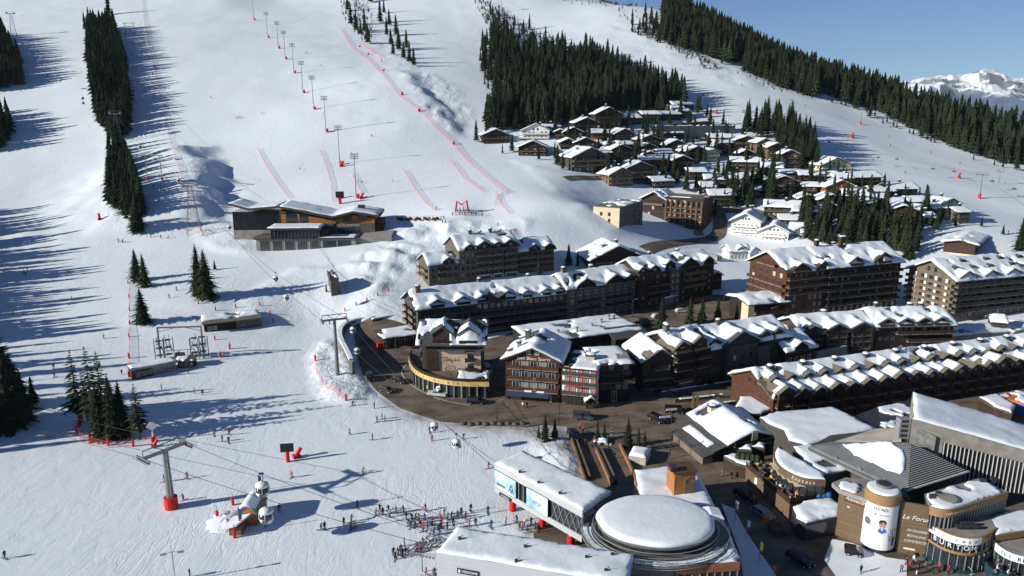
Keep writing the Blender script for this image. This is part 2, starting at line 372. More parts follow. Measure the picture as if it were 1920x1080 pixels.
def thing(name, label, cat, loc=(0, 0, 0), rz=0, group=None, kind=None):
    o = bpy.data.objects.new(name, None); COL.objects.link(o); o.location = loc; o.rotation_euler = (0, 0, rz); o.empty_display_size = .5
    return tag(o, label, cat, group, kind)
def obj(name, me, parent=None, loc=(0, 0, 0), rz=0, sc=None):
    o = bpy.data.objects.new(name, me); COL.objects.link(o); o.location = loc; o.rotation_euler = (0, 0, rz)
    if sc: o.scale = sc if hasattr(sc, '__len__') else (sc,) * 3
    if parent: o.parent = parent
    return o
def kids(o): return [c for c in _allkids.get(o.name, [])]
_allkids = {}
def dup(root, loc, rz=0, label=None, sc=None):
    def rec(o, par):
        c = o.copy(); COL.objects.link(c); c.parent = par
        for ch in o.children: rec(ch, c)
        return c
    r = rec(root, None); r.location = loc; r.rotation_euler = (0, 0, rz)
    if sc: r.scale = (sc,) * 3
    if label: r['label'] = label
    return r
# ------------------------------------------------------------------ ground sheets
def ground():
    nu, nv = 760, 640
    u = np.linspace(-1.02, 1.02, nu); u = u * (0.78 + 0.0 * u)
    ys = 48 * (1125 / 48) ** (np.linspace(0, 1, nv))
    X = u[:, None] * (ys[None] + 30); Y = np.repeat(ys[None], nu, 0)
    Z = bil(HZ, X, Y)
    ro = bil(ROUGH, X, Y)
    tw = bil(np.clip(_town, 0, 1), X, Y)
    Z = Z + (ro * .4 * fbm(X / 2.6, Y / 2.6, 3) + .06 * fbm(X / 7, Y / 7, 2)) * (1 - np.clip(tw * 2, 0, 1)) - np.clip(tw * 1.2 - .3, 0, .15)
    V = np.stack([X, Y, Z], -1).reshape(-1, 3)
    i, j = np.meshgrid(np.arange(nu - 1), np.arange(nv - 1), indexing='ij'); a = (i * nv + j).ravel()
    Fq = np.stack([a, a + nv, a + nv + 1, a + 1], -1)
    me = bpy.data.meshes.new('snow_ground'); me.vertices.add(len(V)); me.vertices.foreach_set('co', V.ravel())
    me.loops.add(Fq.size); me.loops.foreach_set('vertex_index', Fq.ravel()); me.polygons.add(len(Fq)); me.polygons.foreach_set('loop_start', np.arange(0, Fq.size, 4))
    me.update(calc_edges=True); me.validate()
    me.polygons.foreach_set('use_smooth', np.ones(len(Fq), bool))
    for nme, arr in (('rough', ro), ('dirt', bil(DIRT, X, Y))):
        at_ = me.attributes.new(nme, 'FLOAT', 'POINT'); at_.data.foreach_set('value', arr.ravel().astype(np.float32))
    me.materials.append(M['snow_ground'])
    o = bpy.data.objects.new('snow_ground', me); COL.objects.link(o); o['kind'] = 'structure'
    # the land past the detailed part, out to the foot of the far range
    MBb = Q_('roof_snow')
    MBb.add([(-9000, 1000, -300), (9000, 1000, -300), (15500, 15000, -400), (-15500, 15000, -400)], [(0, 1, 2, 3)])
    b = MBb.build('valley_floor'); b['kind'] = 'structure'
    MBc = Q_('snow_ground'); MBc.add([(-400, -400, -.6), (400, -400, -.6), (500, 70, -.6), (-500, 70, -.6)], [(0, 1, 2, 3)]); tag(MBc.build('snow_foreground'), kind='structure')
def sheet(name, P, material, dz, step=3.0, kind='structure'):
    P = [Vector((p[0], p[1])) for p in P]; pts = list(P); n = len(P)
    x0 = min(p.x for p in P); x1 = max(p.x for p in P); y0 = min(p.y for p in P); y1 = max(p.y for p in P)
    # densify the edge
    E = []
    for i in range(n):
        a, b = P[i], P[(i + 1) % n]; k = max(1, int((b - a).length / step))
        E += [a.lerp(b, t / k) for t in range(k)]
    g = [Vector((x, y)) for x in np.arange(x0, x1, step) for y in np.arange(y0, y1, step)]
    m = inpoly(E, np.array([p.x for p in g]), np.array([p.y for p in g])); g = [p for p, k in zip(g, m) if k]
    allp = E + g
    vs, es, fs, *_ = delaunay_2d_cdt(allp, [], [list(range(len(E)))], 1, 1e-3)
    me = bpy.data.meshes.new(name); me.from_pydata([(v.x, v.y, G(v.x, v.y) + dz) for v in vs], [], [f if True else f for f in fs]); me.materials.append(M[material])
    me.polygons.foreach_set('use_smooth', [True] * len(me.polygons)); me.update()
    o = bpy.data.objects.new(name, me); COL.objects.link(o)
    if kind: o['kind'] = kind
    return o
def chaikin(P, n=2, closed=True):
    P = [Vector(p) for p in P]
    for _ in range(n):
        Q = []; k = len(P)
        rng = range(k if closed else k - 1)
        if not closed: Q.append(P[0])
        for i in rng:
            a, b = P[i], P[(i + 1) % k]; Q += [a.lerp(b, .25), a.lerp(b, .75)]
        if not closed: Q.append(P[-1])
        P = Q
    return P
ROUGH = np.clip(sum(region(p, 2) * s for p, s in (
    ([(752, 140), (790, 130), (850, 160), (888, 212), (870, 235), (845, 252), (800, 210)], 1.0),
    ([(640, 500), (760, 425), (1000, 412), (985, 440), (800, 480), (720, 540), (700, 560)], .5),
    ([(590, 690), (600, 740), (650, 760), (690, 740), (676, 700), (650, 660), (610, 640), (590, 660)], 1.0),
    ([(400, 400), (460, 430), (480, 480), (400, 470), (370, 440)], .5), ([(330, 270), (400, 330), (440, 370), (380, 390), (330, 330)], .8),
    ([(1000, 830), (1070, 815), (1085, 870), (1095, 910), (1050, 900)], .8), ([(650, 560), (780, 560), (770, 600), (700, 600), (640, 610)], .4),
    ([(450, 560), (560, 500), (640, 505), (640, 590), (520, 620), (470, 600)], .35), ([(900, 0), (960, 60), (1240, 60), (1500, 160), (1400, 165), (1250, 120), (1080, 100)], .35),
    ([(850, 0), (900, 60), (950, 180), (930, 200), (880, 100)], .4), ([(630, 0), (690, 0), (790, 130), (740, 135), (690, 80)], .6),
    ([(185, 30), (215, 30), (240, 250), (270, 440), (200, 420), (190, 250), (160, 120)], .6), ([(400, 965), (440, 945), (450, 1000), (430, 1010)], 1.0))), 0, 1)
DIRT = np.clip(np.clip(_town * 2.2, 0, 1) * (1 - _town) * 2.2 * np.clip(fbm(XX / 6, YY / 6, 3) * 1.6 + .4, 0, 1) * (YY < 215) + region([(980, 797), (1010, 830), (1045, 812), (1060, 795)], 2) * .8 + region([(760, 770), (850, 792), (1000, 800), (1000, 818), (850, 812), (750, 785)], 2) * .55
               + region([(945, 915), (1000, 960), (960, 985), (920, 950)], 3) * .45 + region([(1000, 830), (1060, 820), (1075, 850), (1040, 870)], 2) * .35, 0, 1)
ground()
road = sheet('road', TOWNP, 'asphalt', .06)
# ------------------------------------------------------------------ trees
def fir_near(seed, H=18.0, Rm=3.6, whorls=30, per=10, bare=.06, mt='fir', dense=True, ragged=.25):
    r = random.Random(seed); b = Q_(mt)
    for w in range(whorls):
        t = w / (whorls - 1); h = H * (bare + (1 - bare) * t ** .9) * .985
        Lw = Rm * (1 - t) ** .82 * (1 + .12 * math.sin(w * 1.7 + seed)) + .18
        n = max(4, int(per * (1 - .55 * t)))
        a0 = r.random() * 6.28
        for k in range(n):
            a = a0 + 6.283 * k / n + r.uniform(-.25, .25); L = Lw * r.uniform(1 - ragged * 1.6, 1 + ragged * .5)
            hh = h + r.uniform(-.25, .25); ca, sa = math.cos(a), math.sin(a)
            up = .34 * t + .02; dr = .16 + .16 * (1 - t)
            def P(s, side, dz=0):       # along the branch, sideways
                z = hh + L * (up * s - dr * s * s) + dz
                return (ca * L * s - sa * side, sa * L * s + ca * side, z)
            wd = .16 * L + .12;
            V = [P(0, 0, .1), P(.45, wd * 1.1), P(.5, -wd * 1.1), P(1.0, 0, -.05), P(.5, 0, .16)]
            b.add(V, [(0, 2, 4), (0, 4, 1), (4, 2, 3), (1, 4, 3)])
            for s in (.35, .62, .85):
                for sg in (-1, 1):
                    ln = wd * 1.7 * (1.25 - s) * r.uniform(.7, 1.3)
                    A = P(s - .12, 0, .05); B_ = P(s + .05, 0, .05); C_ = P(s + .18, sg * ln, -.14 * ln - .05)
                    b.add([A, B_, C_], [(0, 1, 2) if sg > 0 else (0, 2, 1)])
    # inner needles: a rough dark core
    if dense:
        n = 9; V = []; Fs = []; rings = 7
        for i in range(rings):
            t = i / (rings - 1); rr = Rm * .55 * (1 - t) ** .85 + .02
            V += [(math.cos(6.283 * j / n + i) * rr * r.uniform(.6, 1.15), math.sin(6.283 * j / n + i) * rr * r.uniform(.6, 1.15), H * (bare + .04 + (.93 - bare) * t) + r.uniform(-.4, .4)) for j in range(n)]
        for i in range(rings - 1):
            for j in range(n): Fs.append((i * n + j, i * n + (j + 1) % n, (i + 1) * n + (j + 1) % n, (i + 1) * n + j))
        b.add(V, Fs)
    tr = Q_('bark').tube([(0, 0, -.8), (0, 0, H * .5), (0, 0, H * .97)], .30, 7, .03)
    return b.mesh('crown'), tr.mesh('trunk')
NEAR = [fir_near(s, 18, Rm) for s, Rm in ((1, 4.3), (2, 3.7), (3, 4.7), (4, 4.0))]
TALL = [fir_near(s, 20, Rm, whorls=24, per=8, bare=.22, dense=False, ragged=.4) for s, Rm in ((11, 3.6), (12, 3.2))]
OLIVE = [fir_near(21, 16, 3.8, mt='fir_olive')]
def far_fir(seed, H=1.0, Rr=.17, tiers=8, n=9):
    r = random.Random(seed); V = []; Fs = []
    for k in range(tiers):
        t = k / tiers; z1 = H * (.06 + .94 * (t + 1.75 / tiers)); z0 = H * (.06 + .94 * t) ; z1 = min(z1, H)
        rad = Rr * (1 - t) ** .85 * r.uniform(.85, 1.12); b = len(V); V.append((r.uniform(-.01, .01), r.uniform(-.01, .01), z1)); a0 = r.random() * 6
        for j in range(2 * n):
            rr = rad * (r.uniform(.8, 1.15) if j % 2 == 0 else r.uniform(.42, .62)); a = a0 + math.pi * j / n
            V.append((math.cos(a) * rr, math.sin(a) * rr, z0 + (0 if j % 2 == 0 else .03 * H) + r.uniform(-.012, .012)))
        for j in range(2 * n): Fs.append((b, b + 1 + j, b + 1 + (j + 1) % (2 * n)))
    b = len(V)                                  # trunk foot
    for z in (-.06, .12): V += [(.012, 0, z), (-.006, .01, z), (-.006, -.01, z)]
    Fs += [(b, b + 1, b + 4, b + 3), (b + 1, b + 2, b + 5, b + 4), (b + 2, b, b + 3, b + 5)]
    return V, Fs
FAR = [far_fir(s, 1, rr) for s, rr in ((1, .17), (2, .145), (3, .19), (4, .155), (5, .21))]
FARM = []
for V, Fs in FAR:
    b = Q_('fir'); b.add(V, Fs); FARM.append(b.mesh('fir'))
TREES = []            # (p, h, label, group, style)
def scatter(pxs, sp, h0, h1, label, group, style='far', jit=.38, keep=1.0, seed=0):
    r = random.Random(seed); P = [at(*p) for p in pxs]
    x0 = min(p.x for p in P); x1 = max(p.x for p in P); y0 = min(p.y for p in P); y1 = max(p.y for p in P)
    n = 0; row = 0; y = y0
    while y < y1:
        x = x0 + (row % 2) * sp * .5
        while x < x1:
            X = x + r.uniform(-jit, jit) * sp; Y = y + r.uniform(-jit, jit) * sp
            if r.random() < keep and bool(inpoly(P, X, Y)) and (style != 'far' or float(fbm(np.array(X / 26.), np.array(Y / 40.), 3)) + r.uniform(-.12, .12) > -.42):
                TREES.append((Vector((X, Y, G(X, Y))), (r.uniform(h0, h1) + 2) * (1 if r.random() > .3 else r.uniform(.45, .8)), label, group, style)); n += 1
            x += sp
        y += sp * .866; row += 1
    return n
def tree_px(px, py, top, label, style='near', group=None, wide=1.0):
    p = at(px, py); h = hz(p, top); TREES.append((p, h, label, group, style + ('' if wide == 1 else ':%.2f' % wide)))
g1 = 'dark firs of the strip between the left pistes'
scatter([(166, 55), (214, 55), (236, 120), (243, 210), (240, 262), (205, 262), (178, 215), (166, 130)], 4.6, 15, 20, 'dark fir in the dense strip between the two left pistes', g1, 'mid', seed=1)
scatter([(206, 300), (222, 275), (238, 300), (252, 345), (268, 400), (268, 438), (245, 438), (228, 395), (205, 392)], 4.2, 12, 17, 'dark fir in the lower end of the left strip', 'dark firs of the lower left strip', 'mid', seed=2)
scatter([(-80, 60), (8, 75), (38, 120), (42, 160), (0, 172), (-80, 175)], 4.8, 15, 20, 'dark fir at the left edge beside the upper piste', 'dark firs at the upper left edge', 'mid', seed=3)
scatter([(-60, 215), (12, 222), (22, 250), (5, 285), (-60, 290)], 4.8, 14, 19, 'dark fir at the left edge below the upper clump', 'dark firs at the middle left edge', 'mid', seed=4)
scatter([(-260, 400), (-40, 400), (-30, 480), (-40, 560), (-60, 640), (-260, 640)], 7, 14, 20, 'dark fir on the far left', 'firs beyond the left edge', 'mid', seed=41)
scatter([(-420, 640), (-90, 640), (-60, 760), (-80, 860), (-420, 900)], 8, 15, 20, 'dark fir on the far left', 'firs beyond the left edge', 'mid', seed=42, keep=.6)
tree_px(204, 28, -22, 'narrow dark fir at the very top of the left strip'); tree_px(160, 57, 20, 'small fir standing apart left of the strip top')
for x, y, t, l in ((150, 796, 656, 'leftmost tall fir of the fenced group above the round sign'), (178, 800, 648, 'tallest fir of the fenced group, second from the left'), (200, 815, 658, 'tall fir in the middle of the fenced group'),
                   (215, 822, 700, 'dense lower fir at the front of the fenced group'), (232, 818, 712, 'right hand fir of the dense fenced group'), (165, 790, 690, 'fir behind the fenced group beside the piste'), (190, 822, 720, 'lowest fir at the front of the fenced group')):
    tree_px(x, y, t, l, 'tall' if t < 700 else 'near')
tree_px(262, 824, 718, 'thin half bare fir beside the round sign', 'tall')
for x, y, t, l in ((18, 800, 612, 'biggest dark fir at the left edge below the piste'), (48, 785, 690, 'broad fir in front at the left edge'), (-12, 795, 655, 'fir cut by the left edge of the picture'), (-45, 800, 640, 'fir outside the left edge'), (0, 770, 640, 'fir behind the biggest one at the left edge'), (30, 760, 660, 'fir at the right rear of the left edge group'), (64, 760, 705, 'small fir at the right of the left edge group')):
    tree_px(x, y, t, l, 'near', wide=1.1)
for x, y, t, l, w in ((257, 527, 466, 'left tree of the fir pair by the row of red posts', 1), (272, 538, 474, 'right tree of the fir pair by the row of red posts', 1), (268, 607, 538, 'single bushy fir below the pair by the red posts', 1.35), (374, 556, 456, 'left tree of the twin firs on the snow bank', 1.0), (388, 560, 466, 'right tree of the twin firs on the snow bank', 1.15), (403, 506, 487, 'tiny fir beside the twin firs', 1.2)):
    tree_px(x, y, t, l, 'near', wide=w)
# strip at the top centre
for i, (x, y) in enumerate(((658, 47), (668, 58), (677, 66), (690, 82), (652, 20), (713, 43), (725, 67), (737, 103), (743, 67), (757, 110), (768, 118), (776, 124), (720, 25), (695, 5), (733, 85), (748, 95), (700, 0), (684, 60), (762, 92), (730, 48))):
    tree_px(x, y, y - 46 + (i * 7) % 17, 'dark fir in the strip between the race piste and the next run', 'mid', 'firs of the top centre strip')
# middle forest
gm = 'firs of the forest above the chalets'; lm = 'dark fir in the dense forest above the chalets'
scatter([(925, 246), (905, 232), (960, 170), (965, 130), (1000, 100), (1080, 105), (1130, 118), (1175, 150), (1270, 182), (1295, 205), (1200, 208), (1130, 212), (1080, 236), (1000, 244)], 4.6, 15, 22, lm, gm, 'far', seed=5)
scatter([(905, 95), (925, 60), (962, 80), (985, 110), (965, 160), (948, 184), (928, 178), (908, 140)], 7, 14, 20, 'fir on the ragged left edge of the middle forest', 'firs on the left edge of the middle forest', 'far', seed=6, keep=.75)
scatter([(905, 20), (1000, 55), (1085, 95), (1000, 100), (950, 75)], 10, 8, 14, 'small fir among bare bushes above the middle forest', 'firs among the bare bushes', 'far', seed=7, keep=.6)
for x, y, t, l in ((893, 266, 222, 'fir at the left of the first chalet by the piste'), (912, 262, 218, 'second fir left of the first chalet'), (960, 285, 250, 'round fir right of the first chalet'), (1311, 210, 176, 'lone fir on the snow behind the top chalets'), (1277, 190, 158, 'thin fir at the right end of the middle forest'), (935, 184, 145, 'fir standing out below the left edge of the middle forest'), (942, 288, 268, 'small bush like fir below the first chalet')):
    tree_px(x, y, t, l, 'mid')
scatter([(895, 100), (930, 50), (1000, 95), (1100, 100), (1190, 135), (1300, 180), (1300, 205), (1130, 222), (1010, 254), (910, 262)], 11, 8, 16, lm, gm, 'far', keep=.4, seed=51)
# right hand ridge
gr = 'firs of the forest on the right ridge'; lr = 'dark fir in the long forest band on the right ridge'
scatter([(1235, 78), (1300, 100), (1370, 122), (1450, 160), (1500, 178), (1560, 192), (1640, 210), (1720, 248), (1800, 284), (1880, 306), (1925, 312), (2080, 350), (2080, 300), (1925, 262), (1800, 232), (1700, 205), (1600, 170), (1500, 138), (1400, 92), (1300, 45), (1255, 22)], 5.5, 16, 24, lr, gr, 'far', seed=8)
scatter([(1178, 60), (1185, 40), (1215, 30), (1270, 60), (1300, 95), (1240, 85)], 9, 12, 18, 'fir on the rocky shoulder below the summit', 'firs on the rocky shoulder', 'far', seed=9, keep=.6)
scatter([(1250, 20), (1225, 6), (1300, 40)], 8, 10, 16, lr, gr, 'far', seed=10)
for x, y in ((1560, 192), (1577, 196), (1585, 199), (1625, 212), (1640, 218), (1655, 232), (1663, 230), (1675, 237), (1681, 240), (1705, 250), (1712, 253), (1728, 258), (1738, 262), (1745, 266), (1752, 268), (1825, 300), (1864, 310), (1880, 314)):
    tree_px(x, y, y - 14, 'small lone fir on the snow below the ridge forest', 'far', 'small firs below the ridge forest', )
# trees of the chalet village
scatter([(1240, 85), (1400, 140), (1560, 200), (1720, 256), (1880, 316), (1925, 322), (1925, 300), (1600, 195), (1400, 110)], 11, 7, 14, lr, gr, 'far', keep=.4, seed=52)
gv = 'firs among the chalets'
scatter([(1392, 236), (1440, 232), (1525, 268), (1530, 322), (1500, 318), (1440, 262), (1395, 250)], 6, 15, 21, 'fir in the row behind the topmost right chalets', 'firs behind the topmost right chalets', 'mid', seed=11)
scatter([(1490, 425), (1500, 405), (1560, 395), (1640, 412), (1725, 430), (1732, 482), (1690, 486), (1600, 468), (1520, 458)], 5.5, 10, 16, 'dark fir in the clump behind the right hand hotels', 'firs of the clump behind the right hand hotels', 'mid', seed=12)
scatter([(1030, 240), (1300, 205), (1400, 262), (1560, 330), (1800, 420), (1700, 430), (1500, 410), (1330, 400), (1230, 345), (1130, 335), (1050, 285)], 10, 7, 15, 'dark fir standing among the snow covered chalets', gv, 'mid', keep=.62, seed=14)
scatter([(1360, 355), (1440, 345), (1450, 392), (1370, 395)], 6, 12, 18, 'dark fir standing among the snow covered chalets', gv, 'mid', keep=.9, seed=15)
k = 0
for x, y, h in ((1190, 320, 18), (1196, 300, 18), (1225, 268, 15), (1240, 275, 16), (1232, 262, 15), (1100, 300, 11), (1045, 310, 12), (1055, 318, 10), (1040, 298, 10), (1067, 300, 11), (1148, 335, 9), (1165, 310, 10), (1380, 380, 17), (1395, 372, 19), (1372, 360, 16), (1408, 385, 15), (1360, 350, 14), (1425, 360, 15), (1445, 345, 16), (1450, 330, 15), (1520, 350, 14), (1535, 358, 13), (1545, 362, 14), (1400, 320, 14), (1420, 315, 13), (1380, 312, 13), (1262, 300, 12),
                (1270, 345, 10), (1130, 275, 10), (1290, 265, 10), (1505, 395, 14), (1480, 390, 12), (1660, 395, 9), (1668, 392, 10), (1695, 372, 8), (1722, 378, 8), (1735, 380, 10), (1775, 412, 10), (1760, 420, 9), (1745, 425, 8), (1755, 432, 9), (1790, 425, 8), (1345, 330, 12), (1338, 350, 12), (1010, 300, 9), (1118, 250, 12), (1072, 262, 10), (1340, 405, 12), (1600, 390, 8), (1615, 352, 8), (1640, 348, 7), (1840, 425, 5), (1880, 440, 5)):
    p = at(x, y); TREES.append((p, h, 'dark fir standing among the snow covered chalets', gv, 'mid'))
for x, y, t, l in ((1910, 476, 402, 'tall fir at the right edge beside the barn'), (1924, 482, 412, 'fir cut by the right edge beside the barn'), (1066, 500, 456, 'fir between the terrace hotel and the street chalet'), (1083, 500, 468, 'smaller fir between the terrace hotel and the street chalet'), (1010, 545, 480, 'dark fir in front of the hotel with the red roof sign'),
                   (1240, 620, 556, 'fir at the kerb left of the street trees'), (1293, 607, 554, 'second street fir beside the white car'), (1316, 607, 556, 'third street fir, right of the white car'), (1345, 602, 557, 'fourth street fir by the lamp'), (1409, 592, 546, 'fir in front of the low red balcony house'),
                   (1022, 828, 776, 'left fir of the group on the snow heap by the ramps'), (1040, 822, 784, 'right fir of the group on the snow heap by the ramps'), (1010, 822, 795, 'small fir at the edge of the snow heap'), (1120, 826, 786, 'left fir in the stone planter by the ramps'), (1133, 826, 793, 'right fir in the stone planter by the ramps'), (1177, 838, 782, 'slim pointed fir above the ramps'), (1196, 848, 800, 'broad low fir on the planter above the ramps'), (1208, 842, 806, 'small fir at the right end of the planter'),
                   (1371, 744, 727, 'tiny fir at the corner of the long red chalet row'), (635, 552, 528, 'small fir on the left of the stone lift wall'), (612, 548, 530, 'small fir in front of the stone lift wall')):
    tree_px(x, y, t, l, 'near')
for x, y, t, l in ((1497, 592, 534, 'olive green fir in front of the orange hotel'), (1520, 594, 540, 'second olive fir in front of the orange hotel'), (1540, 594, 536, 'third olive fir in front of the orange hotel'), (1556, 592, 528, 'rightmost olive fir in front of the orange hotel')):
    tree_px(x, y, t, l, 'olive')
def plant_trees():
    TREES.sort(key=lambda t: -t[1] / (t[0] - Vector((0, 0, CAMZ))).length)
    r = random.Random(5); inn = lambda p: -30 < proj(p)[0] < 1960
    ones = [t for t in TREES if inn(t[0])][:300]; ids = set(map(id, ones)); rest = [t for t in TREES if id(t) not in ids]
    for i, (p, h, lab, grp, st) in enumerate(ones):
        s, _, w = st.partition(':'); w = float(w or 1)
        d = (p - Vector((0, 0, CAMZ))).length
        if s == 'far' or (s == 'mid' and h / d < .028):
            sc = h * r.uniform(.95, 1.05); o = obj('fir_tree', r.choice(FARM), None, p, r.random() * 6, (sc * w * 1.05, sc * w * 1.05, sc)); tag(o, lab, 'tree', grp)
        else:
            cr, tk = r.choice({'tall': TALL, 'olive': OLIVE}.get(s, NEAR)); h0 = {'tall': 20, 'olive': 16}.get(s, 18); sc = h / h0
            e = thing('fir_tree', lab, 'tree', p, r.random() * 6, grp); e.scale = (sc * w, sc * w, sc) if w != 1 else (max(sc, sc ** .7), max(sc, sc ** .7), sc) if h > 11 else (sc,) * 3
            obj('crown', cr, e); obj('trunk', tk, e)
    VV = []; FF = []; off = 0
    A = [(np.array(V), Fs) for V, Fs in FAR]; V_ = [];
    for p, h, *_ in rest:
        V, Fs = A[r.randrange(len(A))]; a = r.random() * 6.28; c, s = math.cos(a), math.sin(a); q = V * (h * 1.05, h * 1.05, h)
        q = np.stack([q[:, 0] * c - q[:, 1] * s, q[:, 0] * s + q[:, 1] * c, q[:, 2]], -1) + np.array(p)
        VV.append(q); FF += [tuple(off + i for i in f) for f in Fs]; off += len(q)
    me = bpy.data.meshes.new('forest'); me.from_pydata(np.concatenate(VV).tolist(), [], FF); me.materials.append(M['fir_far'])
    o = bpy.data.objects.new('forest', me); COL.objects.link(o); tag(o, 'dark fir forest covering the far slopes', 'forest', None, 'stuff')
    print('TREES', len(ones), len(rest))
plant_trees()
def thicket(pxs, n, h0, h1, seed, label):
    r = random.Random(seed); P = [at(*p) for p in pxs]; b = Q_('twig')
    x0 = min(p.x for p in P); x1 = max(p.x for p in P); y0 = min(p.y for p in P); y1 = max(p.y for p in P); k = 0; tries = 0
    while k < n and tries < n * 40:
        tries += 1; X = r.uniform(x0, x1); Y = r.uniform(y0, y1)
        if not bool(inpoly(P, X, Y)): continue
        k += 1; z = G(X, Y); h = r.uniform(h0, h1)
        for t in range(16):
            a = r.random() * 6.28; sp = r.uniform(.1, .38) * h; w = .05 + .012 * h; zt = z + h * r.uniform(.5, 1)
            zs = z + h * r.uniform(0, .35)
            b.add([(X + math.cos(a) * sp * .2 - w, Y, zs), (X + math.cos(a) * sp * .2 + w, Y, zs), (X + math.cos(a) * sp, Y + math.sin(a) * sp, zt)], [(0, 1, 2)])
            b.add([(X + math.cos(a) * sp * .2, Y - w, zs), (X + math.cos(a) * sp * .2, Y + w, zs), (X + math.cos(a) * sp, Y + math.sin(a) * sp, zt)], [(0, 1, 2)])
    o = b.build('bushes'); tag(o, label, 'bushes', None, 'stuff')
thicket([(885, 0), (930, 10), (1000, 60), (1095, 100), (1100, 125), (1040, 110), (960, 95), (920, 60)], 330, 3, 7, 1, 'bare brown bushes above the middle forest')
thicket([(1050, -5), (1180, -5), (1210, 30), (1180, 45), (1130, 12), (1060, 15)], 120, 3, 6, 2, 'bare bushes on the summit slope')
thicket([(1180, 60), (1210, 45), (1270, 78), (1300, 100), (1350, 130), (1330, 135), (1260, 95)], 150, 2.5, 6, 3, 'bare bushes on the rocky shoulder')
thicket([(632, 0), (690, 0), (700, 40), (700, 85), (680, 80), (650, 45)], 120, 2.5, 6, 4, 'bare bushes among the top centre firs')
thicket([(1380, 140), (1400, 130), (1560, 185), (1550, 195), (1440, 168)], 50, 2.5, 5, 5, 'bare bushes along the lower edge of the ridge forest')
thicket([(1790, 655), (1800, 635), (1830, 640), (1835, 660)], 14, 2, 3.5, 6, 'leafless shrub on the snow bank by the road')
# ------------------------------------------------------------------ buildings
_mc = {}
def cached(key, fn):
    if key not in _mc: _mc[key] = fn()
    return _mc[key]
def win_mesh(w, h, fr='frame_dark', gl='glass', mull=1, pane=False):
    def f():
        b = Q_(fr); t = .09
        for x0, x1, z0, z1 in ((-w / 2, w / 2, 0, t), (-w / 2, w / 2, h - t, h), (-w / 2, -w / 2 + t, t, h - t), (w / 2 - t, w / 2, t, h - t)): b.box(x0, -.08, z0, x1, .02, z1)
        for k in range(mull):
            x = -w / 2 + w * (k + 1) / (mull + 1); b.box(x - .03, -.06, t, x + .03, .02, h - t)
        b.box(-w / 2 - .08, -.16, -.07, w / 2 + .08, .02, -.005)
        if not pane: b.use(gl).box(-w / 2 + t, -.03, t, w / 2 - t, .01, h - t)
        return b.mesh('window')
    return cached(('w', round(w, 2), round(h, 2), fr, gl, mull, pane), f)
def pane_mesh(w, h, gl):
    return cached(('p', round(w, 2), round(h, 2), gl), lambda: Q_(gl).box(-w / 2 + .09, -.03, .09, w / 2 - .09, .01, h - .09).mesh('pane'))
def balc_mesh(L, d=1.2, m='wood_brown', h=1.0, style='board', posts=True):
    def f():
        b = Q_('concrete').box(0, -d, -.18, L, 0, 0); b.use(m)
        if style == 'board':
            b.box(0, -d - .05, .02, L, -d + .03, h * .86); b.box(-.04, -d - .09, h * .9, L + .04, -d + .07, h)
            for x in (0, L - .07): b.box(x, -d + .04, .02, x + .07, 0, h * .86)
        else:
            b.box(-.03, -d - .04, h * .92, L + .03, -d + .04, h); b.box(0, -d - .02, .06, L, -d + .02, .14)
            n = int(L / .32)
            for k in range(n + 1): b.box(L * k / n - .045, -d - .02, .1, L * k / n + .045, -d + .02, h * .92)
            for x in (0, L - .05): b.box(x, -d + .03, .1, x + .05, 0, h)
        if posts:
            n = max(1, round(L / 4))
            for k in range(n + 1): x = min(max(L * k / n, .08), L - .08); b.box(x - .08, -d - .11, -.18, x + .08, -d + .10, h + .08)
        return b.mesh('balcony')
    return cached(('b', round(L, 1), d, m, h, style, posts), f)
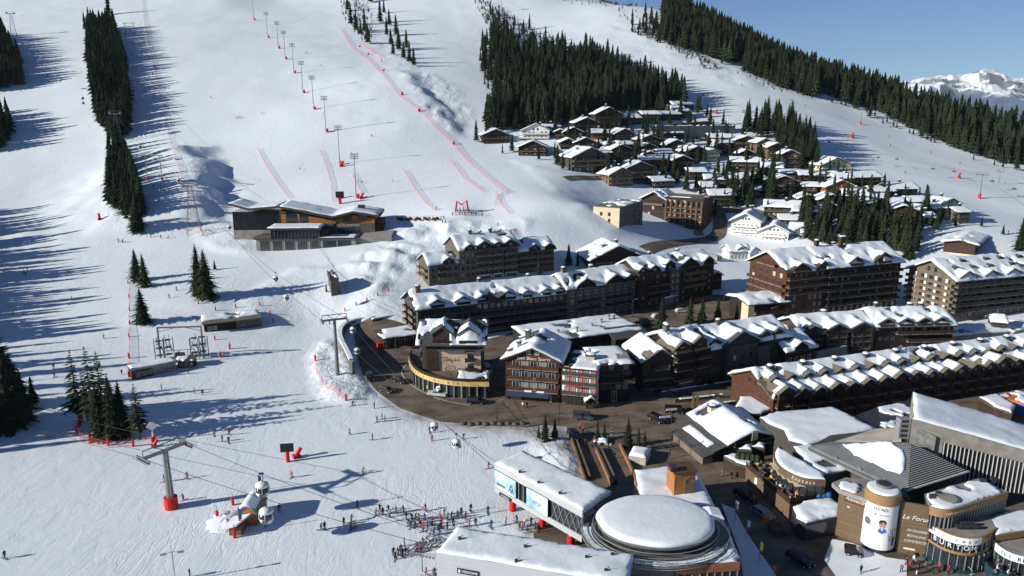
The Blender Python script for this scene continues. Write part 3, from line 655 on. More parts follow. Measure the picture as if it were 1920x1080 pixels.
class Bld:
    def __init__(s, name, label, cat, fl, fr, depth=14, z=None, group=None, z2=None, sink=1.0):
        A = fl if isinstance(fl, Vector) else at(*fl) if z is None else PZ(*fl, z); B = fr if isinstance(fr, Vector) else at(*fr) if z is None else PZ(*fr, z if z2 is None else z2)
        s.z = A.z if z is not None else min(A.z, B.z); s.sink = sink + abs(A.z - B.z)
        s.A = Vector((A.x, A.y, s.z)); d = Vector((B.x - A.x, B.y - A.y)); s.W = d.length; s.D = depth; s.rz = math.atan2(d.y, d.x)
        s.ux = Vector((math.cos(s.rz), math.sin(s.rz), 0)); s.vy = Vector((-math.sin(s.rz), math.cos(s.rz), 0))
        s.e = thing(name, label, cat, s.A, s.rz, group); s.seed = random.randrange(1000); s.roof = None; s.rnd = random.Random(s.seed)
    def uw(s, px, py, v=0):                 # the pixel, on the facade plane v
        o = Vector((0, 0, CAMZ)); d = Vector(ray(px, py)); n = s.vy; P0 = s.A + s.vy * v
        t = (P0 - o).dot(n) / d.dot(n); p = o + d * t
        return (p - s.A).dot(s.ux), p.z - s.z
    def vw(s, px, py, u=0):                 # the pixel, on a side plane u
        o = Vector((0, 0, CAMZ)); d = Vector(ray(px, py)); n = s.ux; P0 = s.A + n * u
        t = (P0 - o).dot(n) / d.dot(n); p = o + d * t
        return (p - s.A).dot(s.vy), p.z - s.z
    def g(s, u, v): p = s.A + s.ux * u + s.vy * v; return G(p.x, p.y) - s.z
    def part(s, name, b, parent=None): return b.build(name, parent or s.e)
    def walls(s, m, u0=0, u1=None, v0=0, v1=None, z0=None, z1=6, name='wall'):
        u1 = s.W if u1 is None else u1; v1 = s.D if v1 is None else v1; z0 = -s.sink if z0 is None else z0
        return s.part(name, Q_(m).box(u0, v0, z0, u1, v1, z1))
    def gable(s, m, eave, pitch, u0=0, u1=None, v0=0, v1=None, ridge='side', oh=.8, rm='slate', snow=.6, bare=0.06, dormers=(), wallm=None, th=.28, hip=0, name='roof', z0=None, dw=None, dorm_m=None, dsnow=True, step=.7):
        """walls under a pitched roof, the snow on it and its dormers. dormers: (u centre, width, height over eave of its own eave, pitch, v front)"""
        u1 = s.W if u1 is None else u1; v1 = s.D if v1 is None else v1; tp = math.tan(R(pitch)); z0 = -s.sink if z0 is None else z0
        W = u1 - u0; D = v1 - v0
        b = Q_(m)
        if ridge == 'side':
            half = D / 2; rz_ = eave + half * tp
            V = [(u0, v0, z0), (u0, v1, z0), (u0, v1, eave), (u0, v0 + half, rz_), (u0, v0, eave)]; V += [(u1, y, z) for _, y, z in V]
            main = lambda u, v: eave + (half - abs(v - v0 - half)) * tp
        else:
            half = W / 2; rz_ = eave + half * tp
            V = [(u0, v0, z0), (u1, v0, z0), (u1, v0, eave), (u0 + half, v0, rz_), (u0, v0, eave)]; V += [(x, v1, z) for x, _, z in V]
            main = lambda u, v: eave + (half - abs(u - u0 - half)) * tp
        b.add(V, [(0, 1, 2, 3, 4), (9, 8, 7, 6, 5), (0, 5, 6, 1), (1, 6, 7, 2), (2, 7, 8, 3), (3, 8, 9, 4), (4, 9, 5, 0)])
        s.part('wall', b)
        rb = Q_(rm); U0, U1, V0, V1 = u0 - oh, u1 + oh, v0 - oh, v1 + oh; lz = eave - oh * tp + th; rz2 = rz_ + th
        if ridge == 'side':
            mv = v0 + half
            rb.slab((U0, V0, lz), (U1, V0, lz), (U1, mv, rz2), (U0, mv, rz2), th); rb.slab((U0, mv, rz2), (U1, mv, rz2), (U1, V1, lz), (U0, V1, lz), th)
        else:
            mu = u0 + half
            rb.slab((U0, V0, lz), (mu, V0, rz2), (mu, V1, rz2), (U0, V1, lz), th); rb.slab((mu, V0, rz2), (U1, V0, lz), (U1, V1, lz), (mu, V1, rz2), th)
        roof = s.part(name, rb); s.roof = roof
        ds = []
        for k, dd in enumerate(dormers):
            uc, w, he, dp, vf = dd[:5]; vf = min(vf - .35, v0 - oh * .55) if dsnow else vf; he += .75 if dsnow else 0; dp = dp + 3; dz = eave + he; dt = math.tan(R(dp)); pk = dz + w / 2 * dt
            vb = v0 + min((pk - eave) / tp, half) if ridge == 'side' else v0 + 3
            if ridge != 'side': vf = dd[4]
            db = Q_(dorm_m or wallm or m)
            x0, x1 = uc - w / 2 + .25, uc + w / 2 - .25; dzz = dz + .25 * dt
            db.add([(x0, vf, eave - .3), (x1, vf, eave - .3), (x1, vf, dzz), (uc, vf, pk), (x0, vf, dzz), (x0, vb, eave - .3), (x1, vb, eave - .3), (x1, vb, dzz), (uc, vb, pk), (x0, vb, dzz)],
                   [(0, 1, 2, 3, 4), (0, 4, 9, 5), (1, 6, 7, 2), (5, 9, 8, 7, 6)])
            o2 = .45; db.use(rm)
            db.slab((uc - w / 2 - o2, vf - o2, dz - o2 * dt + .2), (uc, vf - o2, pk + .2), (uc, vb, pk + .2), (uc - w / 2 - o2, vb, dz - o2 * dt + .2), .2)
            db.slab((uc, vf - o2, pk + .2), (uc + w / 2 + o2, vf - o2, dz - o2 * dt + .2), (uc + w / 2 + o2, vb, dz - o2 * dt + .2), (uc, vb, pk + .2), .2)
            dm = s.part('dormer', db)
            ww = min(1.5, w * .5); wh = max(.7, min(1.3, (pk - eave) * .5)); obj('window', win_mesh(ww, wh), dm, (uc, vf - .02, eave + .25))
            if dw: obj('railing', balc_mesh(w - .6, .5, dw, .8, 'board', False), dm, (uc - w / 2 + .3, vf, eave + .0))
            ds.append((uc, w, dz, dt, pk, vf, vb))
        def H(u, v):
            z = main(u, v) + th
            for uc, w, dz, dt, pk, vf, vb in ds:
                if abs(u - uc) < w / 2 + .4 and v > vf - .3 and v < vb: z = max(z, pk - abs(u - uc) * dt + .2)
            return z
        s.thin = lambda u, v: .5 if any(abs(u - q[0]) < q[1] / 2 + .5 and v < q[6] * .6 for q in ds) else 1.0
        if snow > 0: s.snow(H, U0 + .1, U1 - .1, V0 + .05, V1 - .05, snow, bare, roof, step)
        s.H = H; s.main = main
        return roof
    def snow(s, H, U0, U1, V0, V1, th, bare=0.0, parent=None, step=.7, poly=None, name='roof_snow'):
        nu = max(4, int((U1 - U0) / step)); nv = max(4, int((V1 - V0) / step)); sd = s.rnd.uniform(0, 200)
        if nu * nv > 5000: k = (nu * nv / 5000) ** .5; nu = int(nu / k); nv = int(nv / k)
        us = np.linspace(U0, U1, nu + 1); vs = np.linspace(V0, V1, nv + 1); UU, VV = np.meshgrid(us, vs, indexing='ij')
        nz = fbm(UU / 3.2 + sd, VV / 3.2 + sd, 3); nb = fbm(UU / 5 + sd * 2, VV / 5 - sd, 3)
        keep = np.ones((nu, nv), bool)
        if bare > 0:
            c = (nb[:-1, :-1] + nb[1:, 1:]) / 2; keep = c > np.quantile(c, bare)
        if poly is not None:
            cu = (us[:-1] + us[1:]) / 2; cv = (vs[:-1] + vs[1:]) / 2; a, b_ = np.meshgrid(cu, cv, indexing='ij'); keep &= inpoly(poly, a, b_)
        # distance to the nearest left-out cell, in cells
        pad = np.pad(keep, 1); dist = np.zeros((nu + 1, nv + 1)); full = pad[:-1, :-1] & pad[1:, :-1] & pad[:-1, 1:] & pad[1:, 1:]
        cur = full.copy();
        for k in range(3):
            dist += cur; p2 = np.pad(cur, 1); cur = p2[:-2, 1:-1] & p2[2:, 1:-1] & p2[1:-1, :-2] & p2[1:-1, 2:] & cur
        eu = max((U1 - U0) / nu, (V1 - V0) / nv); f = np.clip(dist * eu / max(th * 1.2, .5), 0, 1); f = .42 + .58 * np.sqrt(f)
        Hh = np.vectorize(H)(UU, VV)
        tn = np.vectorize(s.thin)(UU, VV) if getattr(s, 'thin', None) else 1.0
        Z = Hh + th * f * (1 + .5 * nz) * tn + .02
        jx = np.where(dist == 0, nz * step * .8, 0); V = []; top = {}
        b = Q_('roof_snow')
        for i in range(nu + 1):
            for j in range(nv + 1):
                top[i, j] = len(V); V.append((UU[i, j] + jx[i, j], VV[i, j] + jx[i, j] * .7, Z[i, j]))
        Fs = []; ec = {}
        for i in range(nu):
            for j in range(nv):
                if not keep[i, j]: continue
                q = (top[i, j], top[i + 1, j], top[i + 1, j + 1], top[i, j + 1]); Fs.append(q)
                for a in range(4):
                    e = (q[a], q[(a + 1) % 4]); ec[e] = 1
        base = {}
        Hf = Hh.ravel()
        for (a, c) in list(ec):
            if (c, a) in ec: continue
            for p in (a, c):
                if p not in base: base[p] = len(V); V.append((V[p][0], V[p][1], Hf[p] + .0))
            Fs.append((a, base[a], base[c], c))
        used = sorted({i for f_ in Fs for i in f_}); mp = {o: n for n, o in enumerate(used)}
        b.add([V[i] for i in used], [tuple(mp[i] for i in f_) for f_ in Fs])
        if not Fs: return None
        return b.build(name, parent or s.e, smooth=True)
    def flat(s, m, h, u0=0, u1=None, v0=0, v1=None, rm='metal_dark', oh=.4, snow=.5, bare=0.0, z0=None, fascia=None, th=.3):
        u1 = s.W if u1 is None else u1; v1 = s.D if v1 is None else v1
        s.thin = None; s.walls(m, u0, u1, v0, v1, z0, h)
        roof = s.part('roof', Q_(fascia or rm).box(u0 - oh, v0 - oh, h, u1 + oh, v1 + oh, h + th)); s.roof = roof
        if snow > 0: s.snow(lambda u, v: h + th, u0 - oh + .1, u1 + oh - .1, v0 - oh + .1, v1 + oh - .1, snow, bare, roof, 1.0)
        return roof
    def wins(s, face, a0, a1, n, zs, w=1.2, h=1.3, fr='frame_dark', gl='glass', mull=1, at_=None, near=None, skip=0.0, mix=None):
        near = (s.A - Vector((0, 0, CAMZ))).length < 225 if near is None else near
        for z in (zs if hasattr(zs, '__len__') else [zs]):
            for k in range(n):
                if skip and s.rnd.random() < skip: continue
                a = a0 + (a1 - a0) * (k + .5) / n; g_ = gl if not mix or s.rnd.random() > .35 else mix
                if face == 'front': loc, rz = (a, (at_ or 0) - .01, z), 0
                elif face == 'right': loc, rz = ((s.W if at_ is None else at_) + .01, a, z), R(90)
                else: loc, rz = ((at_ or 0) - .01, a, z), R(-90)
                o = obj('window', win_mesh(w, h, fr, g_, mull, near), s.e, loc, rz)
                if near: obj('pane', pane_mesh(w, h, g_), o)
    def balc(s, face, a0, a1, zs, d=1.2, m='wood_brown', style='board', at_=None, h=1.0):
        for z in (zs if hasattr(zs, '__len__') else [zs]):
            if face == 'front': loc, rz = (a0, (at_ or 0), z), 0
            elif face == 'left': loc, rz = ((at_ or 0), a1, z), R(-90)
            else: loc, rz = ((s.W if at_ is None else at_), a0, z), R(90)
            obj('balcony', balc_mesh(a1 - a0, d, m, h, style), s.e, loc, rz)
    def chim(s, u, v, w=1.1, h=1.6, m='stone', z=None):
        z = s.H(u, v) if z is None else z
        b = Q_(m).box(u - w / 2, v - w / 2, z - 1, u + w / 2, v + w / 2, z + h); b.use('slate').box(u - w / 2 - .15, v - w / 2 - .15, z + h + .02, u + w / 2 + .15, v + w / 2 + .15, z + h + .14)
        for a, c in ((-1, -1), (1, -1), (-1, 1), (1, 1)): b.box(u + a * w * .4 - .06, v + c * w * .4 - .06, z + h + .14, u + a * w * .4 + .06, v + c * w * .4 + .06, z + h + .4)
        b.use('slate').box(u - w / 2 - .2, v - w / 2 - .2, z + h + .4, u + w / 2 + .2, v + w / 2 + .2, z + h + .5)
        b.use('roof_snow').lathe([(w * .62, z + h + .5), (w * .6, z + h + .72), (w * .3, z + h + .9)], 8, u, v)
        return s.part('chimney', b, s.roof)
    def dish(s, u, v, z, r=.45):
        b = Q_('metal_grey').tube([(u, v, z - .6), (u, v, z)], .05, 5); b.use('sign_white')
        V = [(u, v - .05, z + .1)]; n = 12
        for j in range(n): a = 2 * math.pi * j / n; V.append((u + r * math.cos(a) - .1, v - .25, z + .1 + r * math.sin(a)))
        b.add(V, [(0, 1 + j, 1 + (j + 1) % n) for j in range(n)]); s.part('satellite_dish', b)
_font = {}
def text(s_, size, m, parent, loc, rot, depth=.03, name='lettering', spacing=1.0, shear=0.0, align='CENTER'):
    c = bpy.data.curves.new('lettering', 'FONT'); c.body = s_; c.size = size; c.extrude = depth; c.align_x = align; c.align_y = 'CENTER'; c.resolution_u = 3; c.space_character = spacing; c.shear = shear
    t = bpy.data.objects.new('tmp', c); me = bpy.data.meshes.new_from_object(t); bpy.data.objects.remove(t); bpy.data.curves.remove(c); me.materials.clear(); me.materials.append(M[m])
    o = bpy.data.objects.new(name, me); COL.objects.link(o); o.parent = parent; o.location = loc; o.rotation_euler = rot
    return o
FRONT = (R(90), 0, 0)
# ------------------------------------------------------------------ the town, building by building
def floors(h, n, base=1.0): return [base + (h - base - .3) * k / n for k in range(n)]
# 1 hotel with the red sign on its roof
b = Bld('hotel', 'dark stone hotel on the terrace with faded red lettering on its snowy roof', 'hotel', (808, 542), (1043, 512), 15)
def U(px, py, v=0): return b.uw(px, py, v)
u1, e1 = U(811, 498); u2, e2 = U(862, 470); u3, _ = U(972, 465); _, e3 = U(1030, 468);
b.gable('stone', e1, 28, 0, u2, 1.5, 13, ridge='side', snow=.6, dormers=[(u2 * .65, 4, .3, 28, 1.3)], wallm='wood_dark')
b.wins('front', .5, u2, 5, floors(e1, 3), 1.0, 1.3, at_=1.5); b.balc('front', u2 * .3, u2 * .6, floors(e1, 3)[1:], at_=1.5); b.balc('left', 3, 8, floors(e1, 3)[1:], m='wood_tan'); b.balc('left', 9, 12, floors(e1, 3)[1:], m='wood_tan')
dl = [(U(x, 466)[0], w, h, 26, .1) for x, w, h in ((881, 3.4, .3), (908, 6, .4), (934, 3.4, .4), (957, 5.2, .4))]
b.gable('stone', e2, 29, u2, u3, .5, 15, snow=.75, dormers=dl, wallm='wood_dark', bare=.04)
b.wins('front', u2 + .5, u3 - .5, 12, floors(e2, 4, 3.2), 1.1, 1.4, at_=.5, mix='glass_curtain')
for a, c in ((893, 922), (924, 943), (946, 971)):
    ua, ub = U(a, 470)[0], U(c, 470)[0]; b.balc('front', ua, ub, floors(e2, 4, 3.2)[1:], d=1.0, m='wood_grey', at_=.5)
    p = Q_('concrete_light');
    for x in (ua, ub - .5): p.box(x, -.6, -1, x + .5, .49, 3.4)
    p.box(ua, -.6, 3.0, ub, .49, 3.5); b.part('porch', p)
for a, c in ((.3, .5), (.65, .85)): b.chim(u2 + (u3 - u2) * a, 7.5); b.chim(u2 + (u3 - u2) * c, 9, 1.0, 1.2)
dl = [(U(x, 466)[0], w, .3, 26, 1.8) for x, w in ((1006, 4.6), (1034, 4.2))]
b.gable('stone', e3, 28, u3, b.W, 2, 14.5, snow=.7, dormers=dl, wallm='wood_dark'); b.wins('front', u3 + .5, b.W - .5, 7, floors(e3, 4), 1.1, 1.3, at_=2); b.balc('front', u3 + 1, b.W - 1, floors(e3, 4)[1:], d=1, m='wood_grey', at_=2)
text('Courchevel', 2.4, 'red', b.e, (u3 - 1, 9.5, e2 + 4.6), (R(25), 0, 0), .05, spacing=.9)
# 2 long hotel with full length balconies
b = Bld('hotel', 'long dark hotel with unbroken balcony lines and a row of snowy dormers', 'hotel', (785, 640), (1062, 604), 15, z=2)
_, eL = b.uw(790, 577); _, eR = b.uw(1056, 549); e = (eL + eR) / 2
dl = [(b.uw(x, 570)[0], w, .3, 24, .3) for x, w in ((819, 5), (867, 5.4), (905, 5), (951, 6.4), (987, 4), (1023, 4), (1048, 4))]
b.gable('render_grey', e, 27, snow=.8, dormers=dl, wallm='wood_dark', dw='wood_dark', oh=1.2); n = 4; zs = floors(e, n, 1.2)
b.balc('front', b.W * .3, b.W - 1, zs[:3], 1.5, 'wood_grey'); b.wins('front', 1, b.W - 1, 22, zs, 1.6, 1.7, mull=1, skip=.1); b.balc('left', 2, 7, zs[1:], m='wood_tan'); b.balc('left', 9, 14, zs[1:], m='wood_tan')
b.wins('left', 1, 14, 4, zs, 1.2, 1.4); b.chim(2, 6, 1.4, 2.2, 'wood_tan'); b.chim(b.W * .45, 8); b.chim(b.W * .8, 9)
# 3 beige window building
b = Bld('apartment_building', 'stone apartment block with pale window surrounds between the long hotel and the street', 'building', (1062, 604), (1194, 582), 14, z=2.5)
_, e = b.uw(1130, 533)
dl = [(b.uw(x, 530)[0], w, .4, 26, -.3) for x, w in ((1098, 6.5), (1153, 6.5), (1180, 4))]
b.gable('stone', e, 27, snow=.85, dormers=dl, wallm='wood_dark', dw='wood_dark'); zs = floors(e, 4, 1)
b.wins('front', .5, b.W - .5, 9, zs, 1.2, 1.5, fr='frame_white'); b.balc('front', b.W * .15, b.W * .45, zs[1:3], 1, 'wood_dark'); b.balc('front', b.W * .55, b.W * .9, zs[1:3], 1, 'wood_dark')
b.chim(3, 7, 1.4, 1.8, 'wood_tan'); b.chim(b.W * .5, 8, 1.4, 1.6, 'render_taupe')
# 4 brown gabled block
b = Bld('apartment_building', 'tall brown gabled block with pale projecting balconies at the street corner', 'building', (1196, 580), (1335, 556), 14, z=3.5)
_, e = b.uw(1240, 507)
dl = [(b.uw(x, 505)[0], w, h, 28, -.2) for x, w, h in ((1204, 4.6, .2), (1226, 4.6, .2), (1254, 4, 1.4), (1291, 8.5, .1), (1326, 4.5, .8))]
b.gable('wood_brown', e, 27, snow=.85, dormers=dl, wallm='wood_dark'); zs = floors(e, 5, .8)
b.wins('front', .5, b.W - .5, 11, zs, 1.2, 1.4, mix='glass_curtain'); b.balc('front', b.W * .12, b.W * .38, zs[1:4], 1.1, 'wood_dark'); b.balc('front', b.W * .56, b.W * .86, zs[2:], 1.6, 'wood_tan')
b.walls('stone', b.W * .38, b.W * .52, -.8, 0, None, e + .5, 'stair_tower'); b.wins('front', b.W * .39, b.W * .51, 2, zs, .8, 1.1, at_=-.8, fr='frame_white'); b.chim(b.W * .3, 8); b.chim(b.W * .7, 9)
# 5 corner building with mural above the curved shop front
b = Bld('apartment_building', 'apartment house with a painted bicycle mural above the curved shop podium', 'building', (795, 722), (902, 722), 16, z=0)
_, e = b.uw(850, 641); W = b.W
dl = [(b.uw(829, 625)[0], 5.6, 1.7, 33, -.6), (b.uw(878, 622)[0], 5.6, 1.7, 33, -.6)]
b.gable('render_grey', e, 25, u0=-.3, u1=W + .3, oh=1.6, snow=.4, bare=.5, dormers=dl, wallm='wood_brown', dw='wood_dark', rm='slate')
um, _ = b.uw(822, 660); zt = b.uw(850, 655)[1]
p = Q_('render_pink').box(um, -.25, 3, W, -.01, zt); mural = b.part('painted_wall', p)
# the mural: a tan landscape with little firs and one big wheel, in flat paint
t = Q_('wood_tan');
for k in range(14): x = um + 1.2 + .34 * k; h_ = .6 + .9 * ((k * 37) % 7) / 7; t.add([(x, -.262, zt - 3.4), (x + .34, -.262, zt - 3.4), (x + .17, -.262, zt - 3.4 + h_)], [(0, 1, 2)])
mk = b.part('painted_trees', t, mural)
for (cx, cz_, r_) in ((um + 3.2, 5.0, 1.35), (um + 6.0, 4.6, .9)):
    pts = [(cx + r_ * math.cos(a / 24 * 6.283), -.27, cz_ + .55 * r_ * math.sin(a / 24 * 6.283)) for a in range(25)]
    w_ = Q_('frame_dark').tube(pts, .06, 4, cap=False)
    for a in range(6): w_.tube([(cx, -.27, cz_), (cx + r_ * math.cos(a * 1.047), -.27, cz_ + .55 * r_ * math.sin(a * 1.047))], .02, 3)
    b.part('painted_wheel', w_, mural)
b.part('painted_swirl', Q_('wood_brown').tube([(um + .4, -.27, 8), (um + 2, -.27, 8.3), (um + 3.4, -.27, 7.4), (um + 3.8, -.27, 6.4)], .08, 4), mural)
b.part('side_wall', Q_('wood_brown').box(b.uw(800, 660)[0], -.6, 3, um - .05, -.01, zt + .6))
b.balc('front', W - 4.3, W - 1.5, [4.4, 7.2, 10], 1.1, 'wood_dark', at_=-.25); b.wins('front', W - 4, W - 1.7, 1, [4.5, 7.3, 10.1], 1.6, 1.9, at_=-.26); b.balc('left', 2, 8, [4.2, 7.2, 10.2], 1.1, 'wood_brown'); b.wins('front', um, W, 6, e - 1.6, 1.3, 1.1)
b.part('canopy', Q_('slate').box(um - .3, -1.5, zt + .05, W + 1, -.01, zt + .25)); b.chim((dl[0][0] + dl[1][0]) / 2, 3, .8, .9, 'wood_dark')
# its podium
curve = chaikin([PZ(x, y, 0) for x, y in ((772, 688), (766, 700), (776, 722), (808, 738), (858, 747), (917, 747))], 2, False)
back = [PZ(917, 722, 0), PZ(900, 716, 0), PZ(800, 700, 0)]
e = thing('shop_podium', 'curved glazed shop front with a yellow fascia under the mural house', 'shop', (0, 0, 0))
e.location = curve[0]; o0 = curve[0]
def rel(P, z=0): return [(p[0] - o0.x, p[1] - o0.y, z) for p in P]
n = len(curve); ph = 4.6
def strip(name, m, z0, z1, off=0.0, par=None, P=curve, o=None, th=.25):
    o = o or o0; Q = []; n = len(P)
    for i, p in enumerate(P):
        d = (Vector(P[min(i + 1, n - 1)]) - Vector(P[max(i - 1, 0)])); d.z = 0; d.normalize(); nn = Vector((d.y, -d.x, 0)); Q.append(Vector(p) + nn * off)
    bb = Q_(m); V = [];
    for i, p in enumerate(Q):
        d = (Q[min(i + 1, n - 1)] - Q[max(i - 1, 0)]); d.z = 0; d.normalize(); nn = Vector((d.y, -d.x, 0)); a = p - o; c = a - nn * th
        V += [(a.x, a.y, z0), (a.x, a.y, z1), (c.x, c.y, z1), (c.x, c.y, z0)]
    Fs = [(4 * i + a, 4 * (i + 1) + a, 4 * (i + 1) + (a + 1) % 4, 4 * i + (a + 1) % 4) for i in range(n - 1) for a in range(4)] + [(0, 1, 2, 3), (4 * n - 1, 4 * n - 2, 4 * n - 3, 4 * n - 4)]
    bb.add(V, Fs); return bb.build(name, par)
strip('glass_front', 'glass', 0, ph - 1.2, -.35, e); fs = strip('fascia', 'sign_gold', ph - 1.25, ph, .1, e); strip('parapet', 'wood_dark', ph + .01, ph + .8, -.1, e)
fl_ = Q_('pavement').add([(p[0], p[1], ph - .3) for p in rel(curve + back)], [tuple(range(n + 3))]); fl_.build('terrace', e)
def along(P, t):
    L = [0];
    for i in range(len(P) - 1): L.append(L[-1] + (Vector(P[i + 1]) - Vector(P[i])).length)
    s_ = t * L[-1]; i = max(k for k in range(len(L)) if L[k] <= s_ + 1e-6); i = min(i, len(P) - 2); a, c = Vector(P[i]), Vector(P[i + 1]); d = (c - a).normalized()
    return a + d * (s_ - L[i]), math.atan2(d.y, d.x)
for k in range(19):
    p, a = along(curve, (k + .5) / 19); q = Q_('concrete' if k % 2 else 'metal_grey').box(-.18, -.1, -.3, .18, .35, ph - 1.25); obj('pillar', q.mesh('pillar'), e, p - o0, a)
for k, c in enumerate('DROGUERIE  OLIVER'):
    if c == ' ': continue
    p, a = along(curve, .22 + .036 * k); text(c, .85, 'sign_black', e, (p.x - o0.x + .12 * math.sin(a), p.y - o0.y - .12 * math.cos(a), ph - .62), (R(90), 0, a), .02)
# low annexe of the podium at its right end, with snow on top
a2 = Bld('shop_annexe', 'low shop annexe with a snow covered flat roof right of the mural', 'shop', (858, 742), (916, 742), 7, z=0)
a2.flat('render_grey', 4.0, v0=.3, snow=.3, bare=.15); a2.wins('front', .5, a2.W - .5, 5, .5, 1.4, 2.6, at_=.3, fr='metal_dark', mull=0); a2.part('awning', Q_('metal_dark').box(.5, -.9, 2.9, a2.W - .3, .28, 3.05))
text('CURIEUX', .6, 'sign_black', a2.e, (a2.W * .3, -.13, 4.15), FRONT, .02); tag(fs)
# 6 ski shop house
b = Bld('chalet_hotel', 'brown chalet house with white painted lettering under its front gable', 'hotel', (948, 747), (1049, 755), 16, z=0)
_, e = b.uw(1000, 671); W = b.W
b.gable('wood_brown', e - .5, 24, ridge='front', oh=1.1, snow=.45, bare=.16, rm='slate', th=.35)
text('Jean Blanc Sports', 1.25, 'lettering_pale', b.e, (W * .52, -.18, e - .2), FRONT, .03, shear=.15)
b.part('fascia_board', Q_('wood_red').box(.6, -.12, e - 1.0, W - .6, -.01, e + .6)); fz = [2.9, 5.9, 8.9]
for z in fz: b.balc('front', .4, W - .3, [z], 1.1, 'wood_red')
for i, z in enumerate(fz): b.wins('front', 1.6, W - 1, 5, z + .15, 1.9, 2.0, fr='frame_white', mix='glass_curtain')
b.wins('front', W * .35, W * .65, 2, e + .9, 1.0, 1.2, fr='frame_white'); b.wins('left', 2, 15, 4, [.8 + z for z in fz], 1.2, 1.3)
for x in (.3, 4.1, W / 2 + .9, W - 2.5): b.part('column', Q_('concrete_light' if x > 10 else 'wood_brown').box(x, -.35, 0, x + .45, -.01, 3 + 0))
aw = b.part('awning', Q_('awning_blue').add([(.5, -.1, 3.0), (W - 2.5, -.1, 3.0), (W - 2.5, -2.6, 2.2), (.5, -2.6, 2.2), (.5, -2.6, 1.9), (W - 2.5, -2.6, 1.9)], [(0, 1, 2, 3), (3, 2, 5, 4)]))
b.part('shop_window', Q_('glass').box(.6, -.1, .3, W - .6, -.02, 2.6)); b.chim(W * .3, 9, 1.3, 2.4, 'slate'); b.chim(W * .2, 4, .9, 1.4, 'metal_grey')
for k in range(2): b.part('ornament', Q_('wood_tan').lathe([(.1, 0), (.5, .02), (.1, .04)], 6).mesh and Q_('wood_tan').box(W * .55 - .45, -1.25, 4.0 + 3 * k + .1 - 1, W * .55 + .45, -1.18, 4.0 + 3 * k + .9 - 1))
for x in (4.2, 7.5): b.part('sign_board', Q_('sign_white').box(x + 1, -1.25, 2.75, x + 3.0, -1.17, 3.25))
# 7 house with red shutters
b = Bld('apartment_building', 'narrow house with red shutters and white walls beside the ski shop', 'building', (1053, 757), (1118, 764), 13, z=0)
_, e = b.uw(1085, 692); W = b.W
b.flat('render_white', e, snow=.35, bare=.3, oh=.7, rm='wood_dark', v0=.1); zs = [3.2, 5.9, 8.5]
b.walls('wood_brown', .01, W - .01, 0, .09, None, 3, 'shop_wall')
for z in zs: b.balc('front', 0, W, [z - .1], 1.0, 'wood_grey')
b.wins('front', .3, W - .3, 5, [z + .05 for z in zs], 1.1, 1.9, fr='frame_white', gl='glass_curtain')
sh = cached('shutter', lambda: Q_('red').box(-.25, -.13, 0, .25, -.03, 1.8).mesh('shutter'))
for z in zs:
    for k in (0, 2, 4): obj('shutter', sh, b.e, (.3 + (W - .6) * (k + .98) / 5, 0, z + .1))
b.part('awning', Q_('cloth_red').slab((1.8, -.1, 6.1), (5.6, -.1, 6.1), (5.6, -1.4, 5.6), (1.8, -1.4, 5.6), .06)); b.H = lambda u, v: e + .3; b.chim(W * .7, 6, 2.2, 1.6, 'concrete_light'); b.chim(W * .55, 10, .9, 1.2, 'metal_grey'); b.dish(W * .45, 8, e + 1.4)
b.wins('front', .6, W - .6, 3, .4, 1.8, 2.1, fr='wood_dark')
# 8 dark house right of it
b = Bld('apartment_building', 'dark timber house with a snow covered flat roof, right of the red shutter house', 'building', (1121, 756), (1181, 752), 13, z=0)
_, e = b.uw(1150, 684); W = b.W
b.flat('wood_dark', e, snow=.5, oh=.8, rm='wood_brown', bare=.05); b.wins('front', .4, W - .4, 4, [3.4, 6.2, 8.8], 1.6, 1.6, fr='frame_dark', mix='glass_curtain'); b.balc('front', 0, W * .7, [5.8], 1, 'wood_dark'); b.wins('front', W * .35, W * .65, 1, .3, 1.4, 2.8, fr='frame_white'); b.balc('front', W * .72, W + .8, [5.6], 1.3, 'wood_tan'); b.dish(W * .75, 3, e + 1.4, .6); b.part('roof_wall', Q_('concrete').box(W * .62, 2, e + .3, W * .95, 4, e + 1.6))
# 9 wooden hut at the kerb
b = Bld('kiosk', 'small pointed timber hut at the kerb before the red shutter house', 'hut', (1099, 767), (1117, 767), 3, z=0); b.gable('wood_dark', 2.3, 38, ridge='front', oh=.6, snow=.25, rm='shingle', step=.4, bare=.3)
b.wins('front', .4, b.W - .4, 1, .6, 1.1, 1.2, fr='wood_tan')
# 10 gabled corner house
b = Bld('chalet_hotel', 'dark gabled house on the corner with carved balconies and a sunlit left wall', 'hotel', (1204, 738), (1262, 733), 13, z=0)
_, e = b.uw(1215, 675); W = b.W
b.gable('wood_grey', e, 32, ridge='front', oh=1.1, snow=.7, bare=.06, rm='shingle'); b.balc('front', W * .3, W * .8, [e - 2.6], 1.3, 'wood_grey', 'bars'); b.balc('front', 0, W, [e - 5.2], 1.3, 'wood_grey', 'bars'); b.balc('front', 0, W, [e - 7.8], 1.3, 'wood_dark'); b.wins('front', .5, W - .5, 3, [e - 2.3, e - 5, e - 7.6], 1.5, 1.8); b.wins('left', 1, 12, 4, [e - 2, e - 5, e - 7.5], 1.2, 1.4)
b.wins('front', W * .4, W * .6, 1, e + .4, 1.4, 1.3); b.walls('render_grey', -.3, W + .3, -.3, 0, None, 2.8, 'plinth'); b.wins('front', W * .35, W * .65, 1, .1, 2.4, 2.3, at_=-.3)
